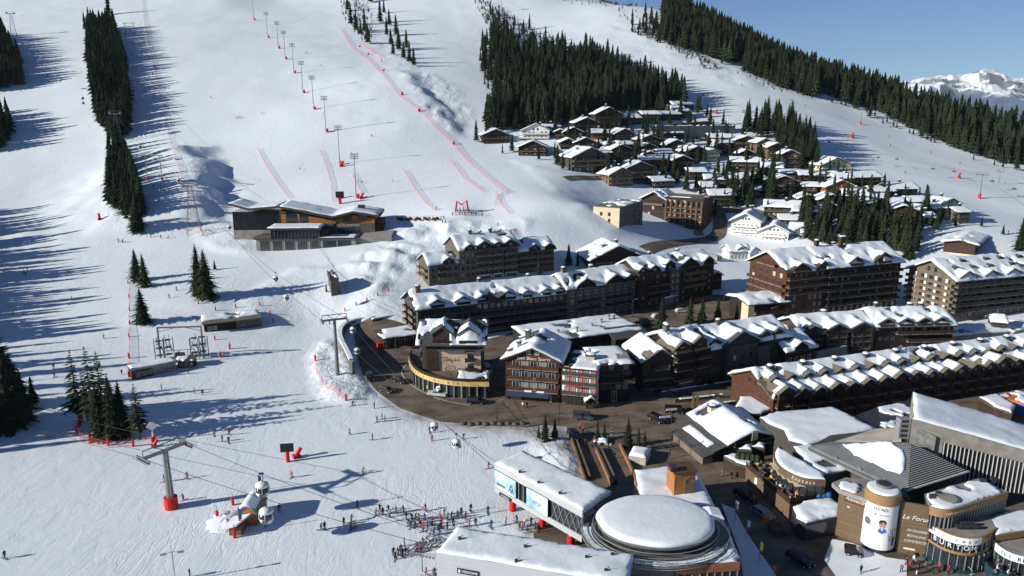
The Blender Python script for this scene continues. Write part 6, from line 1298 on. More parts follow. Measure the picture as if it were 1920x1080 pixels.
b.snow(lambda u, v: 2.3 + (u + 5.2) * 1.2 / 3.9 + .03, -4.6, -2.6, 1.5, 12, .3, 0, r2_, .5); b.chim(W * .3, 12.5, 1.6, 1.2, 'render_cream'); b.part('stall_wall', Q_('pavement').box(-7.2, -1.2, -.5, -4.8, 12, 1.75))
e, q, oo = annex('kiosk', 'low glazed shop with a thin snow rim and planters below the chalet restaurant', 'shop', [(1357, 855), (1372, 850), (1412, 852), (1436, 868), (1402, 874), (1380, 868)], 3.3, m='wood_brown', sn=.3, bare=.25, step=.6)
for k in range(5): p = PZ(1384 + 9 * k, 858 + 1 * k, 3.8); Q_('planting').lathe([(.2, 3.4), (.75, 3.8), (.6, 4.5), (.1, 4.9)], 8, p.x - oo.x, p.y - oo.y).build('shrub', e)
for k, (x, y) in enumerate(((1400, 838), (1424, 834))): p = PZ(x, y, 4.6); thing_ = annex('umbrella_roof', ('left', 'right')[k] + ' small snow topped canopy between the chalet restaurant and the terrace', 'canopy', [(x - 14, y + 4), (x - 4, y - 4), (x + 12, y - 3), (x + 10, y + 6)], 4.4, m='wood_dark', sn=.4, step=.5)
annex('shed', 'blue grey curved sheet roof beside the chalet restaurant', 'shed', [(1431, 790), (1440, 782), (1462, 796), (1468, 806), (1450, 806)], 5.0, m='metal_dark', sn=0, fascia='metal_light')
annex('garage', 'white snow roof garage behind the great slab roof', 'garage', [(1835, 745), (1870, 738), (1905, 760), (1898, 775), (1862, 762)], 3.6, m='wood_brown', sn=.4)
annex('garage', 'orange edged flat garage at the right edge behind the great slab roof', 'garage', [(1862, 742), (1905, 732), (1990, 745), (1960, 765)], 3.4, m='cloth_blue', sn=.3, fascia='cloth_orange', bare=.1)
annex('flat_roof_hall', 'black panelled flat roof with a white snow wedge behind the grey rink hall', 'hall', [(1600, 781), (1640, 765), (1712, 748), (1716, 800), (1690, 806), (1648, 803)], 6.0, m='metal_dark', sn=.3, bare=.55, fascia='metal_dark', step=.9)
# ------------------------------------------------------------------ the lift stations
a, bb, c, d = PZ(927, 869, 9.4), PZ(981, 846, 9.4), PZ(1146, 922, 9.4), PZ(1092, 959, 9.4); o = Vector((a.x, a.y, 0))
ST = thing('lift_station', 'raised gondola gallery with snow roof and two sky blue posters on its side', 'lift station', o, kind=None)
def rr_(p, z=None): return (p.x - o.x, p.y - o.y, p.z if z is None else z)
q = [rr_(p)[:2] for p in (a, d, c, bb)]
Q_('cladding').extr(q, 3.6, 4.3).build('floor', ST); rf = Q_('cladding').extr(q, 8.9, 9.4).build('roof', ST); freesnow(q, 9.4, .38, rf, step=1.0, inset=.1)
L = (d - a); L.z = 0; LL = L.length; ang = math.atan2(L.y, L.x); fr = thing('gallery_side', None, None, (0, 0, 0), 0); fr.parent = ST; fr.rotation_euler = (0, 0, ang)
del_ = [k for k in ('label', 'category') if k in fr]
Q_('glass').box(.2, .5, 4.3, LL - .2, .6, 8.9).build('glass_wall', fr); Q_('cladding').box(0, .01, 8.2, LL, .3, 8.89).build('upper_band', fr); Q_('cladding').box(0, .01, 4.31, LL, .3, 4.7).build('lower_band', fr)
def poster(x0, x1, nme):
    p = Q_('sky_print').box(x0, -.1, 4.7, x1, 0, 8.2).build('poster', fr); Q_('metal_dark').box(x0 - .08, -.06, 4.6, x1 + .08, -.005, 4.69).box(x0 - .08, -.06, 8.21, x1 + .08, -.005, 8.3).box(x0 - .09, -.06, 4.69, x0 - .01, -.005, 8.21).box(x1 + .01, -.06, 4.69, x1 + .09, -.005, 8.21).build('poster_frame', fr)
    return p
x1 = LL * .27; p = poster(.15, x1, 0)
cx = x1 * .80
Q_('cloth_navy').tube([(cx - .75, -.12, 5.3), (cx, -.12, 6.9), (cx + .75, -.12, 5.3)], .1, 4).tube([(cx + .15, -.12, 5.3), (cx - .35, -.12, 6.1)], .07, 4).tube([(cx - .2, -.12, 5.3), (cx + .3, -.12, 6.1), (cx + .3, -.12, 5.35)], .07, 4).build('printed_triangle', p); Q_('cloth_grey').box(.8, -.13, 5.4, x1 * .52, -.105, 5.9).build('printed_bar', p)
for k in range(4): Q_('sign_white').box(.7, -.12, 7.4 - .28 * k, x1 * .45 - .3 * (k % 2), -.105, 7.5 - .28 * k).build('printed_line', p)
x2, x3 = LL * .40, LL * .64; p = poster(x2, x3, 1); text('FF2F', 1.1, 'cloth_navy', p, ((x2 + x3) / 2, -.12, 6.1), FRONT, .01, shear=.3); text('*', .8, 'sign_white', p, ((x2 + x3) / 2, -.12, 7.4), FRONT, .01)
for k in range(3): Q_('metal_light').box(x1 + .5 + k * 1.3, .1, 4.7, x1 + .62 + k * 1.3, .4, 8.2).build('mullion', fr)
for k in range(5): x = x3 + .6 + k * (LL - x3 - .8) / 5; Q_('metal_light').tube([(x, .3, 4.7), (x + 1.6, .3, 8.2)], .06, 5).tube([(x + 1.6, .3, 4.7), (x, .3, 8.2)], .06, 5).build('bracing', fr)
sg = Q_('sign_black').box(1.6, -.2, 3.5, 5.0, -.08, 4.15).build('sign_board', fr); text('M CHENUS', .45, 'sign_white', sg, (3.3, -.22, 3.82), FRONT, .01)
for k, t in enumerate((.12, .48, .8)):
    P_ = a.lerp(d, t) + Vector((L.y, -L.x, 0)).normalized() * -2.2; x, y = P_.x - o.x, P_.y - o.y
    pil = Q_('cladding').tube([(x, y, -.6), (x, y, 3.6)], .45, 14).build('pillar', ST); Q_('red').tube([(x, y, -.5), (x, y, 1.9)], .68, 14).build('red_pad', pil)
Q_('render_cream').box(2.0, 1.2, 3.2, 3.5, 3.0, 3.59).build('hatch', fr)
# round house
ctr = PZ(1229, 976, 9.0); o = Vector((ctr.x, ctr.y, 0)); RH = thing('round_station', 'round lift building with a snow disc roof and a ring walkway', 'lift station', o)
r0 = 9.6; Q_('metal_dark').lathe([(r0 - 1.3, -1), (r0 - 1.3, 8.2)], 48).build('wall', RH); rf = Q_('metal_grey').lathe([(r0 - .4, 8.2), (r0, 8.5), (r0, 8.9), (r0 - .5, 9.0)], 64).build('roof', RH)
s_ = Q_('roof_snow').lathe([(r0 + .05, 8.95), (r0 + .02, 9.3), (r0 - .3, 9.55), (r0 - 1.2, 9.75), (r0 * .5, 9.85), (.1, 9.9)], 64); s_.v = [(x * (1 + .012 * math.sin(5 * math.atan2(y, x)) + .01 * math.sin(11 * math.atan2(y, x))), y * (1 + .012 * math.sin(7 * math.atan2(y, x))), z) for x, y, z in s_.v]; s_.build('roof_snow', rf, smooth=True)
Q_('roof_snow').prism([(8.5, 8.6), (8.5, 9.5), (9.5, 9.7), (11.2, 9.4), (11.6, 8.7)], 1.0, 4.2).build('snow_lobe', rf)
rg = Q_('metal_grey'); n = 72
rg.lathe([(r0 + .2, 6.6), (r0 + 2.5, 6.6), (r0 + 2.5, 6.85), (r0 + .2, 6.85)], n); rg.build('walkway', RH)
for rr, zz_ in ((r0 + 2.5, 7.9), (r0 + 2.5, 7.4), (r0 + 2.4, 6.3), (r0 + 1.6, 6.2), (r0 + .8, 7.4), (r0 + .7, 8.2)): Q_('metal_light').tube([(rr * math.cos(6.2832 * k / n), rr * math.sin(6.2832 * k / n), zz_) for k in range(n + 1)], .07, 4, cap=False).build('ring_rail', RH)
RH.scale = (1, .8, 1)
pst = Q_('metal_light').tube([(0, 0, 6.85), (0, 0, 7.95)], .05, 4).mesh('rail_post')
for k in range(48): obj('rail_post', pst, RH, ((r0 + 2.5) * math.cos(6.2832 * k / 48), (r0 + 2.5) * math.sin(6.2832 * k / 48), 0))
gl_ = Q_('roof_snow');
for k in range(34, 66): a0, a1 = 6.2832 * k / n, 6.2832 * (k + 1) / n; gl_.add([((r0 + .9) * math.cos(t) if i < 2 else (r0 + 2.3) * math.cos(t), (r0 + .9) * math.sin(t) if i < 2 else (r0 + 2.3) * math.sin(t), 6.95) for i, t in enumerate((a0, a1, a1, a0))], [(3, 2, 1, 0)])
gl_.build('walkway_snow', RH)
# base building
e, q, oo = annex('station_building', 'station base building with a thick snow roof and a rust coloured front band', 'building', [(1188, 882), (1245, 876), (1300, 875), (1318, 905), (1334, 935), (1366, 990), (1389, 1046), (1384, 1056), (1330, 1058), (1250, 1058), (1180, 1045), (1150, 1000), (1190, 960), (1196, 920)], 6.2, m='concrete', sn=.45, fascia='rust_band', fh=1.1, step=1.0)
w_, L_, _ = wallpx('front_band', (1268, 1063), (1388, 1055), 6.3, 4.9, 'rust_band', e, oo, .4); w3, L3, _ = wallpx('glass_front', (1270, 1062), (1384, 1055), 6.2, 0, 'glass', e, oo, .3)
for k in range(9): Q_('metal_light').box(L3 * k / 8 - .06, -.15, 0, L3 * k / 8 + .06, -.01, 4.9).build('mullion', w3)
Q_('roof_snow').box(L3 * .22, -2.2, 3.4, L3 * .42, -.1, 3.8).build('awning', w3)
tb = PZ(1281, 930, 6.6); TWR = Bld('lift_tower_house', 'orange wooden lift housing box on the snowy station roof', 'hut', PZ(1263, 932, 6.2), PZ(1302, 928, 6.2), 3.6); TWR.sink = 0
TWR.walls('wood_orange', z1=4.6); TWR.part('roof', Q_('bronze').box(-.25, -.25, 4.61, TWR.W + .25, 3.85, 4.85)); TWR.part('door', Q_('wood_tan').box(TWR.W * .5, -.12, .1, TWR.W * .95, -.01, 2.6)); TWR.part('arch', Q_('metal_grey').tube([(TWR.W * .5 + TWR.W * .22 * (1 - math.cos(t)), -.06, 2.7 + 1.0 * math.sin(t)) for t in np.linspace(0, math.pi, 9)], .06, 4)); TWR.part('roof_unit', Q_('metal_dark').box(-.6, .3, 4.86, .6, 1.6, 5.7))
# lower gallery
a, bb, c, d = PZ(818, 1036, 8.2), PZ(857, 988, 8.2), PZ(1188, 1040, 8.2), PZ(1180, 1098, 8.2); o = Vector((a.x, a.y, 0)); LG = thing('lift_station', 'pale clad lift station with snow roof and black name sign, at the bottom edge', 'lift station', o)
q = [(p.x - o.x, p.y - o.y) for p in (a, d, c, bb)]; rf = Q_('cladding').extr(q, 7.7, 8.2).build('roof', LG); freesnow(q, 8.2, .38, rf, step=1.0, inset=.12); Q_('render_grey').extr([(x * .99 + .2, y * .99 + .3) for x, y in q], 4.2, 7.68).build('core', LG)
L = d - a; L.z = 0; LL = L.length; ang = math.atan2(L.y, L.x); fr2 = thing('front', None, None); fr2.parent = LG; fr2.rotation_euler = (0, 0, ang)
for k in range(9): Q_('cladding').box(0, .02 - .012 * (k % 2), 4.0 + k * .41, LL, .2, 4.40 + k * .41).build('cladding_strip', fr2)
sg = Q_('sign_black').box(LL * .115, -.1, 5.3, LL * .235, -.02, 6.2).build('sign_board', fr2); text('VERDONS', .58, 'sign_white', sg, (LL * .183, -.13, 5.75), FRONT, .02); Q_('sign_white').box(LL * .122, -.13, 5.5, LL * .132, -.1, 6.0).build('logo', sg)
Q_('glass').box(.3, .3, -.5, LL, .4, 3.99).build('glass_front', fr2)
for k in range(26): Q_('metal_light').box(.3 + k * LL / 26, .1, -.5, .42 + k * LL / 26, .28, 3.99).build('mullion', fr2)
for par_, oo_, L_, z_ in ((ST, PZ(927, 869, 0), ((975, 885), (1010, 905), (1050, 925)), 9.85), (LG, PZ(818, 1036, 0), ((862, 1010), (985, 1025), (1100, 1045), (1148, 1040), (1136, 1070), (968, 1052)), 8.6)):
    for x, y in L_: p = PZ(x, y, z_); q_ = par_.location; Q = Q_('metal_dark').box(-.25, -.2, -.2, .25, .2, .28).tube([(0, 0, .2), (.5, .1, .55)], .06, 4).build('roof_vent', par_, loc=(p.x - q_.x, p.y - q_.y, z_))
# bull wheel and guide machinery at its mouth
m0 = PZ(792, 1072, 0); MC = thing('lift_machinery', 'grey steel cable guides and wheels at the mouth of the lower lift station', 'lift machinery', m0)
t = Q_('metal_grey');
for (x0, y0, z0, x1, y1, z1) in ((0, 0, 4.5, 5, 3.5, 5.5), (0, 0, 4.5, 2.5, 6, 5.5), (2.5, 6, 5.5, 5, 3.5, 5.5), (0, 0, 4.5, 0, 0, 0), (5, 3.5, 0, 5, 3.5, 5.5), (-3, 1, 4.2, 3, -1, 4.8), (-1.5, 4, 4.2, 4, 6, 5), (-3, 1, 4.2, -1.5, 4, 4.2), (1, 1, 5, 4, 5, 5.3), (-2, .6, 4.4, 2, 5, 5), (0, 0, 4.5, -3, 1, 4.2), (4, 1, 3.5, 0, 5, 5.5)): t.tube([(x0, y0, z0), (x1, y1, z1)], .13, 5)
t.build('truss', MC); MC.scale = (.75,) * 3
for k in range(9): obj('sheave', cached('shv', lambda: Q_('metal_grey').tube([(0, -.09, 0), (0, .09, 0)], .32, 12).mesh('sheave')), MC, (-3.4 + .75 * k, .9 - .22 * k, 4.0), R(-16))
for k in range(8): obj('sheave', cached('shv', None), MC, (-1.7 + .72 * k, 4.6 + .2 * k, 4.2), R(15))
# ramps down from the street
e = thing('ramp', 'brown pedestrian ramps and moving walkway between low wooden walls, below the street firs', 'ramp', PZ(1095, 860, 0)); o = e.location
for k, (x0, y0, x1, y1) in enumerate(((1069, 813, 1097, 898), (1076, 811, 1106, 893), (1118, 840, 1147, 906), (1126, 838, 1156, 902), (1162, 831, 1186, 880))):
    A, B_ = PZ(x0, y0, .9), PZ(x1, y1, .9); L = (B_ - A); L.z = 0; w = Q_('wood_orange' if k % 2 == 0 else 'metal_dark').box(0, -.15, -2, L.length, .15, .95).use('wood_tan').box(0, -.2, .951, L.length, .2, 1.05); q_ = w.build('side_wall', e); q_.location = (A.x - o.x, A.y - o.y, 0); q_.rotation_euler = (0, 0, math.atan2(L.y, L.x))
A, B_ = PZ(1122, 839, .5), PZ(1151, 904, .5); L = B_ - A; w = Q_('glass').box(0, -.55, -1, L.length, .55, .7).build('moving_walkway', e); w.location = (A.x - o.x, A.y - o.y, 0); w.rotation_euler = (0, 0, math.atan2(L.y, L.x))
b = Bld('planter', 'stone planter heaped with snow above the ramps', 'planter', (1178, 868), (1210, 874), 5, z=0); b.walls('concrete_light', z1=1.7); b.snow(lambda u, v: 1.7, .1, b.W - .1, .1, 4.9, .6, 0, b.e, .5, name='snow_heap')
b = Bld('planter', 'round stone planter with snow at the foot of the two street firs', 'planter', (1112, 834), (1140, 836), 4, z=0); b.walls('concrete', z1=.6); b.snow(lambda u, v: .6, .1, b.W - .1, .1, 3.9, .4, .3, b.e, .5, name='snow_heap')
# ------------------------------------------------------------------ the piste restaurant
b = Bld('mountain_restaurant', 'large slope side restaurant with folded snow roofs, glass hall and orange timber walls', 'restaurant', (482, 480), (700, 478), 26, z=13.3); W = b.W
def px2(x, y, v=0): return b.uw(x, y, v)
# lower terrace storey
_, h1 = px2(600, 448); u0_ = px2(480, 470)[0]; u1_ = px2(668, 470)[0]
b.walls('concrete', 0, u1_, 0, 16, None, h1, 'lower_storey'); b.wins('front', 1, px2(603, 470)[0], 5, [.5], 4.2, h1 - 1.2, fr='concrete_light', mull=5); b.part('ramp_wall', Q_('concrete').prism([(u1_ + .01, -4), (W + 8, -1), (W + 8, h1 + 1.4), (u1_ + .01, h1)], 1, 14)); b.wins('front', px2(605, 470)[0], px2(660, 470)[0], 2, [.8], 5.5, h1 - 1.6, fr='metal_dark', mull=6)
b.part('terrace_edge', Q_('metal_dark').box(-.6, -.8, h1, u1_ + 1, 16, h1 + .35)); b.balc('front', -.4, px2(508, 440)[0], [h1 + .4], .3, 'metal_grey', 'bars'); b.snow(lambda u, v: h1 + .36, u1_ * .62, u1_, 1, 9, .3, 0, b.e, 1.0, name='terrace_snow')
# central glass pavilion
ua, ub = px2(506, 430)[0], px2(597, 430)[0]; _, h2 = px2(550, 430, 1)
b.walls('glass', ua, ub, 1, 11, h1 + .35, h2, 'pavilion_glass')
mm = Q_('metal_grey').box(-.07, -.14, h1 + .35, .07, -.01, h2).mesh('mullion')
for k in range(15): obj('mullion', mm, b.e, (ua + (ub - ua) * k / 14, 1, 0))
pr = b.part('pavilion_roof', Q_('metal_dark').box(ua - 1.5, -.6, h2, ub + 1.2, 12, h2 + .7)); b.thin = None; b.snow(lambda u, v: h2 + .7, ua - 1, ub + .9, -.2, 11.5, .5, 0, pr, 1.0)
b.part('pavilion_side', Q_('wood_dark').box(ub + .02, 2, h1 + .35, ub + 3.5, 12, h2 - .2)); b.part('cafe_deck', Q_('wood_tan').box(-1.5, 0, h1 + .35, ua - .2, 9, h1 + .6))
# left glass hall and right timber hall with the folded roof
v1 = 14
ul, _ = px2(438, 420, v1); um, zlm = px2(523, 395, v1); _, zlb = px2(500, 432, v1)
b.walls('glass', ul, um, v1, v1 + 17, h1 - 4, px2(480, 397, v1)[1], 'glass_hall'); zt = px2(480, 397, v1)[1]
mm = Q_('metal_dark').box(-.09, -.2, zlb, .09, -.01, zt).mesh('mullion')
for k in range(22): obj('mullion', mm, b.e, (ul + (um - ul) * k / 21, v1, 0))
b.part('hall_base', Q_('concrete').box(ul - .2, v1 - .3, -3, um, v1 - .05, zlb + .2))
def ridge_roof(name, pts, vs, th=.9):      # front edge points (px, py) at plane vs[0], carried back to vs[1] with the same heights
    P = [px2(x, y, vs[0]) for x, y in pts]; bb_ = Q_('wood_grey')
    for (ua_, za), (ub_, zb) in zip(P[:-1], P[1:]): bb_.slab((ua_, vs[0], za), (ub_, vs[0], zb), (ub_, vs[1], zb + vs[2]), (ua_, vs[1], za + vs[2]), th)
    r_ = bb_.build(name, b.e)
    f = lambda u, v: np.interp(u, [p[0] for p in P], [p[1] for p in P]) + vs[2] * (v - vs[0]) / (vs[1] - vs[0]) + .02
    b.thin = None; b.snow(f, P[0][0] + .3, P[-1][0] - .3, vs[0] + .3, vs[1] - .4, .5, 0, r_, 1.1); return P
ridge_roof('left_roof', ((428, 381), (466, 391), (524, 386)), (v1 - 2, v1 + 17, -.2))
PR = ridge_roof('right_roof', ((523, 387), (560, 393), (622, 406), (662, 396), (712, 404)), (v1 - 2.5, v1 + 15, 0.6))
ur, _ = px2(702, 420, v1)
Pw = [px2(x, y, v1) for x, y in ((523, 390), (560, 396), (622, 409), (662, 399), (702, 405))]
prof = [(um, -2)] + [(u_, z_ - 1.1) for u_, z_ in Pw] + [(ur, -2)]
b.part('timber_hall', Q_('wood_orange').prism(prof, v1, v1 + 14)); b.part('stone_base', Q_('stone').box(px2(601, 430, v1)[0], v1 - .4, -2, ur + .2, v1 - .02, px2(650, 419, v1)[1])); b.part('stone_base', Q_('stone').box(px2(623, 430, v1)[0], v1 - .9, -2, px2(625, 430, v1)[0], v1 - .42, px2(650, 410, v1)[1]))
for x0_, x1_, y0_, y1_ in ((537, 556, 396, 417), (562, 577, 400, 417), (643, 660, 404, 414), (671, 688, 403, 412), (635, 675, 426, 440)):
    ua_, za = px2(x0_, y1_, v1); ub_, zb = px2(x1_, y0_, v1); obj('window', win_mesh(ub_ - ua_, zb - za, 'metal_dark', 'glass', 3), b.e, ((ua_ + ub_) / 2, v1 - .4 if x0_ == 635 else v1, za))
text('LE CLUB BOSSES', 1.3, 'lettering_pale', b.e, (px2(655, 422, v1)[0], v1 - .45, px2(655, 422, v1)[1]), FRONT, .05)
b.part('roof_unit', Q_('metal_dark').box(px2(675, 396, v1)[0] - 1.5, v1 + 4, PR[3][1], px2(675, 396, v1)[0] + 1.5, v1 + 6, PR[3][1] + 1.8)); b.part('side_wing', Q_('wood_brown').box(ur + .25, v1 + 1, -2, ur + 3.6, v1 + 10, px2(712, 413, v1)[1]))
# stone lift wall
b = Bld('stone_tower', 'narrow stone retaining tower with a snow cap and small firs at its foot', 'tower', (622, 556), (637, 553), 11); _, hh = b.uw(630, 521); b.walls('stone', z1=hh); b.snow(lambda u, v: hh, 0.1, b.W - .1, .1, 10.9, .5, .1, b.e, .5); b.part('cable_guide', Q_('metal_grey').box(b.W * .3, 3, hh + .5, b.W * .6, 9, hh + 1.3)); b.part('parapet', Q_('wood_grey').box(-.3, 0, hh - 1.0, -.01, 10.5, hh + .8))
# hut by the drag lift
b = Bld('hut', 'long low stone and timber hut half buried in snow beside the drag lift', 'hut', (384, 624), (491, 612), 10); _, hh = b.uw(430, 603); hh = max(hh, 2.4)
b.walls('stone', b.W * .55, b.W, 0, 10, None, hh, 'stone_wall'); b.walls('wood_dark', 0, b.W * .55, .4, 9, None, hh - .1, 'timber_wall'); r_ = b.part('roof', Q_('shingle').box(-.6, -.7, hh, b.W + .3, 10.5, hh + .3)); b.thin = None; b.snow(lambda u, v: hh + .3, -.4, b.W, 2.5, 10, .6, .12, r_, .8); b.wins('front', .8, 4, 2, .8, 1.2, 1.1, fr='frame_white', at_=.4); b.wins('front', b.W * .6, b.W * .75, 1, .7, 2, 1.2)
b = Bld('hut', 'narrow snow covered drag lift hut with dark garage bays', 'hut', (250, 712), (331, 694), 4.5); b.walls('wood_grey', 0, b.W * .45, z1=2.6); b.walls('metal_grey', b.W * .45, b.W, .1, 4.4, z1=2.7, name='metal_wall'); r_ = b.part('roof', Q_('metal_grey').box(-.4, -.5, 2.71, b.W + .3, 4.9, 2.9)); b.thin = None; b.snow(lambda u, v: 2.9, -.2, b.W + .1, -.2, 4.6, .35, 0, r_, .5); b.part('red_end', Q_('wood_red').box(-.12, .1, -.5, -.01, 4.3, 2.6)); b.wins('front', b.W * .08, b.W * .45, 3, 0, 1.7, 2.1, mull=0); b.wins('front', b.W * .8, b.W * .97, 1, .8, 1.7, 1.4, fr='frame_white')
# info hut on the piste
b = Bld('hut', 'small rounded timber hut with a thick snow cap on the open piste', 'hut', (446, 985), (482, 985), 5.5, z=0)
prof = [(0, -.5), (b.W, -.5), (b.W, 2.4), (b.W * .85, 3.3), (b.W * .5, 3.8), (b.W * .15, 3.3), (0, 2.4)]; b.part('wall', Q_('wood_orange').prism(prof, 0, 5.5))
r_ = b.part('roof', Q_('metal_grey').prism([(-.3, 2.3), (b.W * .15 - .1, 3.4), (b.W * .5, 3.95), (b.W * .85 + .1, 3.4), (b.W + .3, 2.3), (b.W + .2, 2.2), (b.W * .8, 3.2), (b.W * .5, 3.75), (b.W * .2, 3.2), (-.2, 2.2)], -.2, 5.8)); b.thin = None; b.snow(lambda u, v: 3.95 - 1.6 * ((u - b.W / 2) / (b.W / 2)) ** 2, -.1, b.W + .1, -.1, 5.7, .45, 0, r_, .4)
b.part('side_canopy', Q_('wood_tan').box(-.4, -3.2, -.3, b.W * .5, -.05, 1.6)); b.part('canopy_snow', Q_('roof_snow').slab((-1.2, -3.8, 1.75), (b.W * .35, -3.8, 2.4), (b.W * .75, -.2, 2.6), (-.6, -.2, 2.0), .35))
p0 = at(425, 978); hp = Q_('snow_ground'); n = 34; rnd = random.Random(4); V = [(0, 0, 1.0)]; Fs = []
for i, (r_, z_) in enumerate(((.8, .95), (1.6, .75), (2.3, .5), (2.9, .25), (3.5, .05), (3.9, -.6))):
    V += [(math.cos(6.283 * k / n) * r_ * rnd.uniform(.9, 1.1), math.sin(6.283 * k / n) * r_ * 1.1 * rnd.uniform(.85, 1.15), z_ + rnd.uniform(-.18, .18)) for k in range(n)]
Fs = [(0, 1 + k, 1 + (k + 1) % n) for k in range(n)] + [(1 + i * n + k, 1 + (i + 1) * n + k, 1 + (i + 1) * n + (k + 1) % n, 1 + i * n + (k + 1) % n) for i in range(5) for k in range(n)]
o_ = hp.add(V, Fs).build('snow_heap', None, True, p0); tag(o_, 'churned snow heap between red posts beside the small piste hut', 'snow heap')
# retaining wall of the turning place and its dark floor
w_ = chaikin([PZ(x, y, 4.5) for x, y in ((700, 597), (668, 600), (645, 610), (640, 630), (656, 660), (664, 678))], 2, False); o = Vector((w_[0].x, w_[0].y, 0)); e = thing('retaining_wall', 'curved concrete retaining wall with a snow rim round the turning place', 'wall', o)
def stripr(*a_, **k_): return strip(*a_, **k_)
s_ = strip('wall', 'stone', -2, 4.5, 0, e, w_, o, -.5); strip('wall_snow', 'roof_snow', 4.51, 5.1, .1, e, w_, o, -1.2)
b = Bld('stone_wall', 'dark stone wall with a snow rim behind the café terrace', 'wall', (699, 618), (780, 604), .8, z=1.5); b.walls('stone', z1=3.6); b.snow(lambda u, v: 3.6, 0, b.W, -.2, 1.2, .4, 0, b.e, .4)
b = Bld('retaining_wall', 'huge dark concrete retaining wall with a slatted crest at the top of the village', 'wall', (1242, 262), (1378, 250), 3); _, hh = b.uw(1310, 236); b.walls('concrete', z1=hh); b.snow(lambda u, v: hh, 0, b.W, 0, 3, .7, .25, b.e, .8)
for k in range(12): b.part('crest_slat', Q_('wood_grey').box(b.W * k / 12, 1, hh, b.W * (k + .9) / 12, 5, hh + 1.2 + .25 * k * (k < 8)))
# curved viaduct with railing
vp = chaikin([PZ(x, y, 11) for x, y in ((1197, 446), (1240, 433), (1285, 438), (1310, 452))], 2, False); vp2 = chaikin([PZ(x, y, 10.5) for x, y in ((1200, 458), (1250, 462), (1300, 472), (1345, 482))], 2, False)
for P_, lab in ((vp, 'curved snowy ramp with metal parapet below the tall dark hotel'), (vp2, 'long railed footbridge behind the street chalet')):
    o = Vector((P_[0].x, P_[0].y, 0)); e = thing('footbridge', lab, 'bridge', o); z_ = P_[0].z; strip('deck', 'concrete', z_ - 1.6, z_, 0, e, P_, o, 4.5 if P_ is vp else 3); strip('parapet', 'metal_grey', z_, z_ + 1.2, .02, e, P_, o, .1); strip('deck_snow', 'roof_snow', z_ + .01, z_ + .35, -.4, e, P_, o, 3.4 if P_ is vp else 2)
    for k in range(14): p, a_ = along(P_, (k + .5) / 14); Q_('metal_light').box(-.06, -.1, z_ - 1.4, .06, 0, z_ + 1.25).build('rail_post', e, loc=(p.x - o.x, p.y - o.y, 0))
# ------------------------------------------------------------------ masts, lifts, posts, nets
mastp = Q_('metal_grey').tube([(0, 0, -.5), (0, 0, 20.6)], .26, 8, .14).mesh('pole')
arm = Q_('metal_grey')
for z in (19.4, 20.4, 21.4): arm.box(-2.0, -.07, z - .07, 2.0, .07, z + .07)
arm.box(-.08, -.08, 18.6, .08, .08, 21.8); armm = arm.mesh('lamp_frame')
lamp = Q_('metal_light').box(-.34, -.3, -.3, .34, .12, .3).use('glass_curtain').box(-.28, -.34, -.24, .28, -.31, .24).mesh('floodlight')
padm = Q_('red').tube([(0, 0, -.3), (0, 0, 2.0)], .75, 10).mesh('red_pad')
MAST = [(476, 38, 'topmost'), (502, 71, 'second'), (522, 91, 'third'), (535, 111, 'fourth'), (551, 137, 'fifth'), (568, 174, 'sixth'), (588, 205, 'seventh'), (611, 247, 'eighth'), (637, 308, 'ninth'), (668, 371, 'lowest')]
m0 = None
for x, y, w in MAST:
    p = at(x, y)
    if m0 is None:
        m0 = thing('floodlight_mast', 'x', 'light mast', p, R(12), 'floodlight masts down the race piste'); obj('pole', mastp, m0); f = obj('lamp_frame', armm, m0)
        for z in (19.4, 20.4, 21.4):
            for k in range(4): obj('floodlight', lamp, f, (-1.6 + 1.07 * k, -.1, z + .1))
        obj('red_pad', padm, m0, (.9, -.6, 0)); m = m0
    else: m = dup(m0, p, R(12))
    m['label'] = w + ' floodlight mast of the row beside the race piste'
# red padded posts
post = Q_('red').tube([(0, 0, -.3), (0, 0, 2.1)], .36, 9).mesh('red_pad'); stick = Q_('metal_grey').tube([(0, 0, 2.1), (0, 0, 3.6)], .05, 5).mesh('rod')
RP = {'the column of red posts left of the fir pair': [(240, 532), (242, 558), (243, 583), (243, 608), (242, 632), (242, 672), (242, 707)],
      'the posts above the half buried hut': [(372, 570), (404, 582), (442, 577), (487, 573), (507, 589), (512, 604)],
      'the posts round the drag lift station': [(403, 637), (431, 654), (414, 670), (367, 680)],
      'the post row climbing behind the retaining wall': [(618, 608), (647, 584), (668, 573), (688, 565), (708, 555), (728, 546)],
      'the netted fir island': [(144, 811), (148, 800), (154, 790), (169, 825), (203, 835), (250, 837)],
      'those round the small piste hut': [(408, 973), (437, 947), (440, 1008)], 'the posts on the bank left of the turning place': [(591, 676), (649, 751)], 'the upper posts beside the race net': [(715, 115), (753, 178), (785, 210), (850, 272)]}
ORD = ['first', 'second', 'third', 'fourth', 'fifth', 'sixth', 'seventh', 'eighth', 'ninth', 'tenth', 'eleventh', 'twelfth', 'thirteenth', 'fourteenth', 'fifteenth', 'sixteenth', 'seventeenth', 'eighteenth', 'nineteenth', 'twentieth']
for g_, L in RP.items():
    vert = 'column' in g_ or 'race net' in g_
    L = sorted(L, key=lambda p: p[1] if vert else p[0])
    for k, (x, y) in enumerate(L):
        p = at(x, y); e = thing('padded_post', 'red post, %s from %s, in %s' % (ORD[k], 'top' if vert else 'left', g_), 'post', p, 0, g_); s_ = .62 if y < 640 else .8
        if 'net' in g_ and y < 300: s_ = 1.0
        e.scale = (s_,) * 3; obj('red_pad', post, e); obj('rod', stick, e)
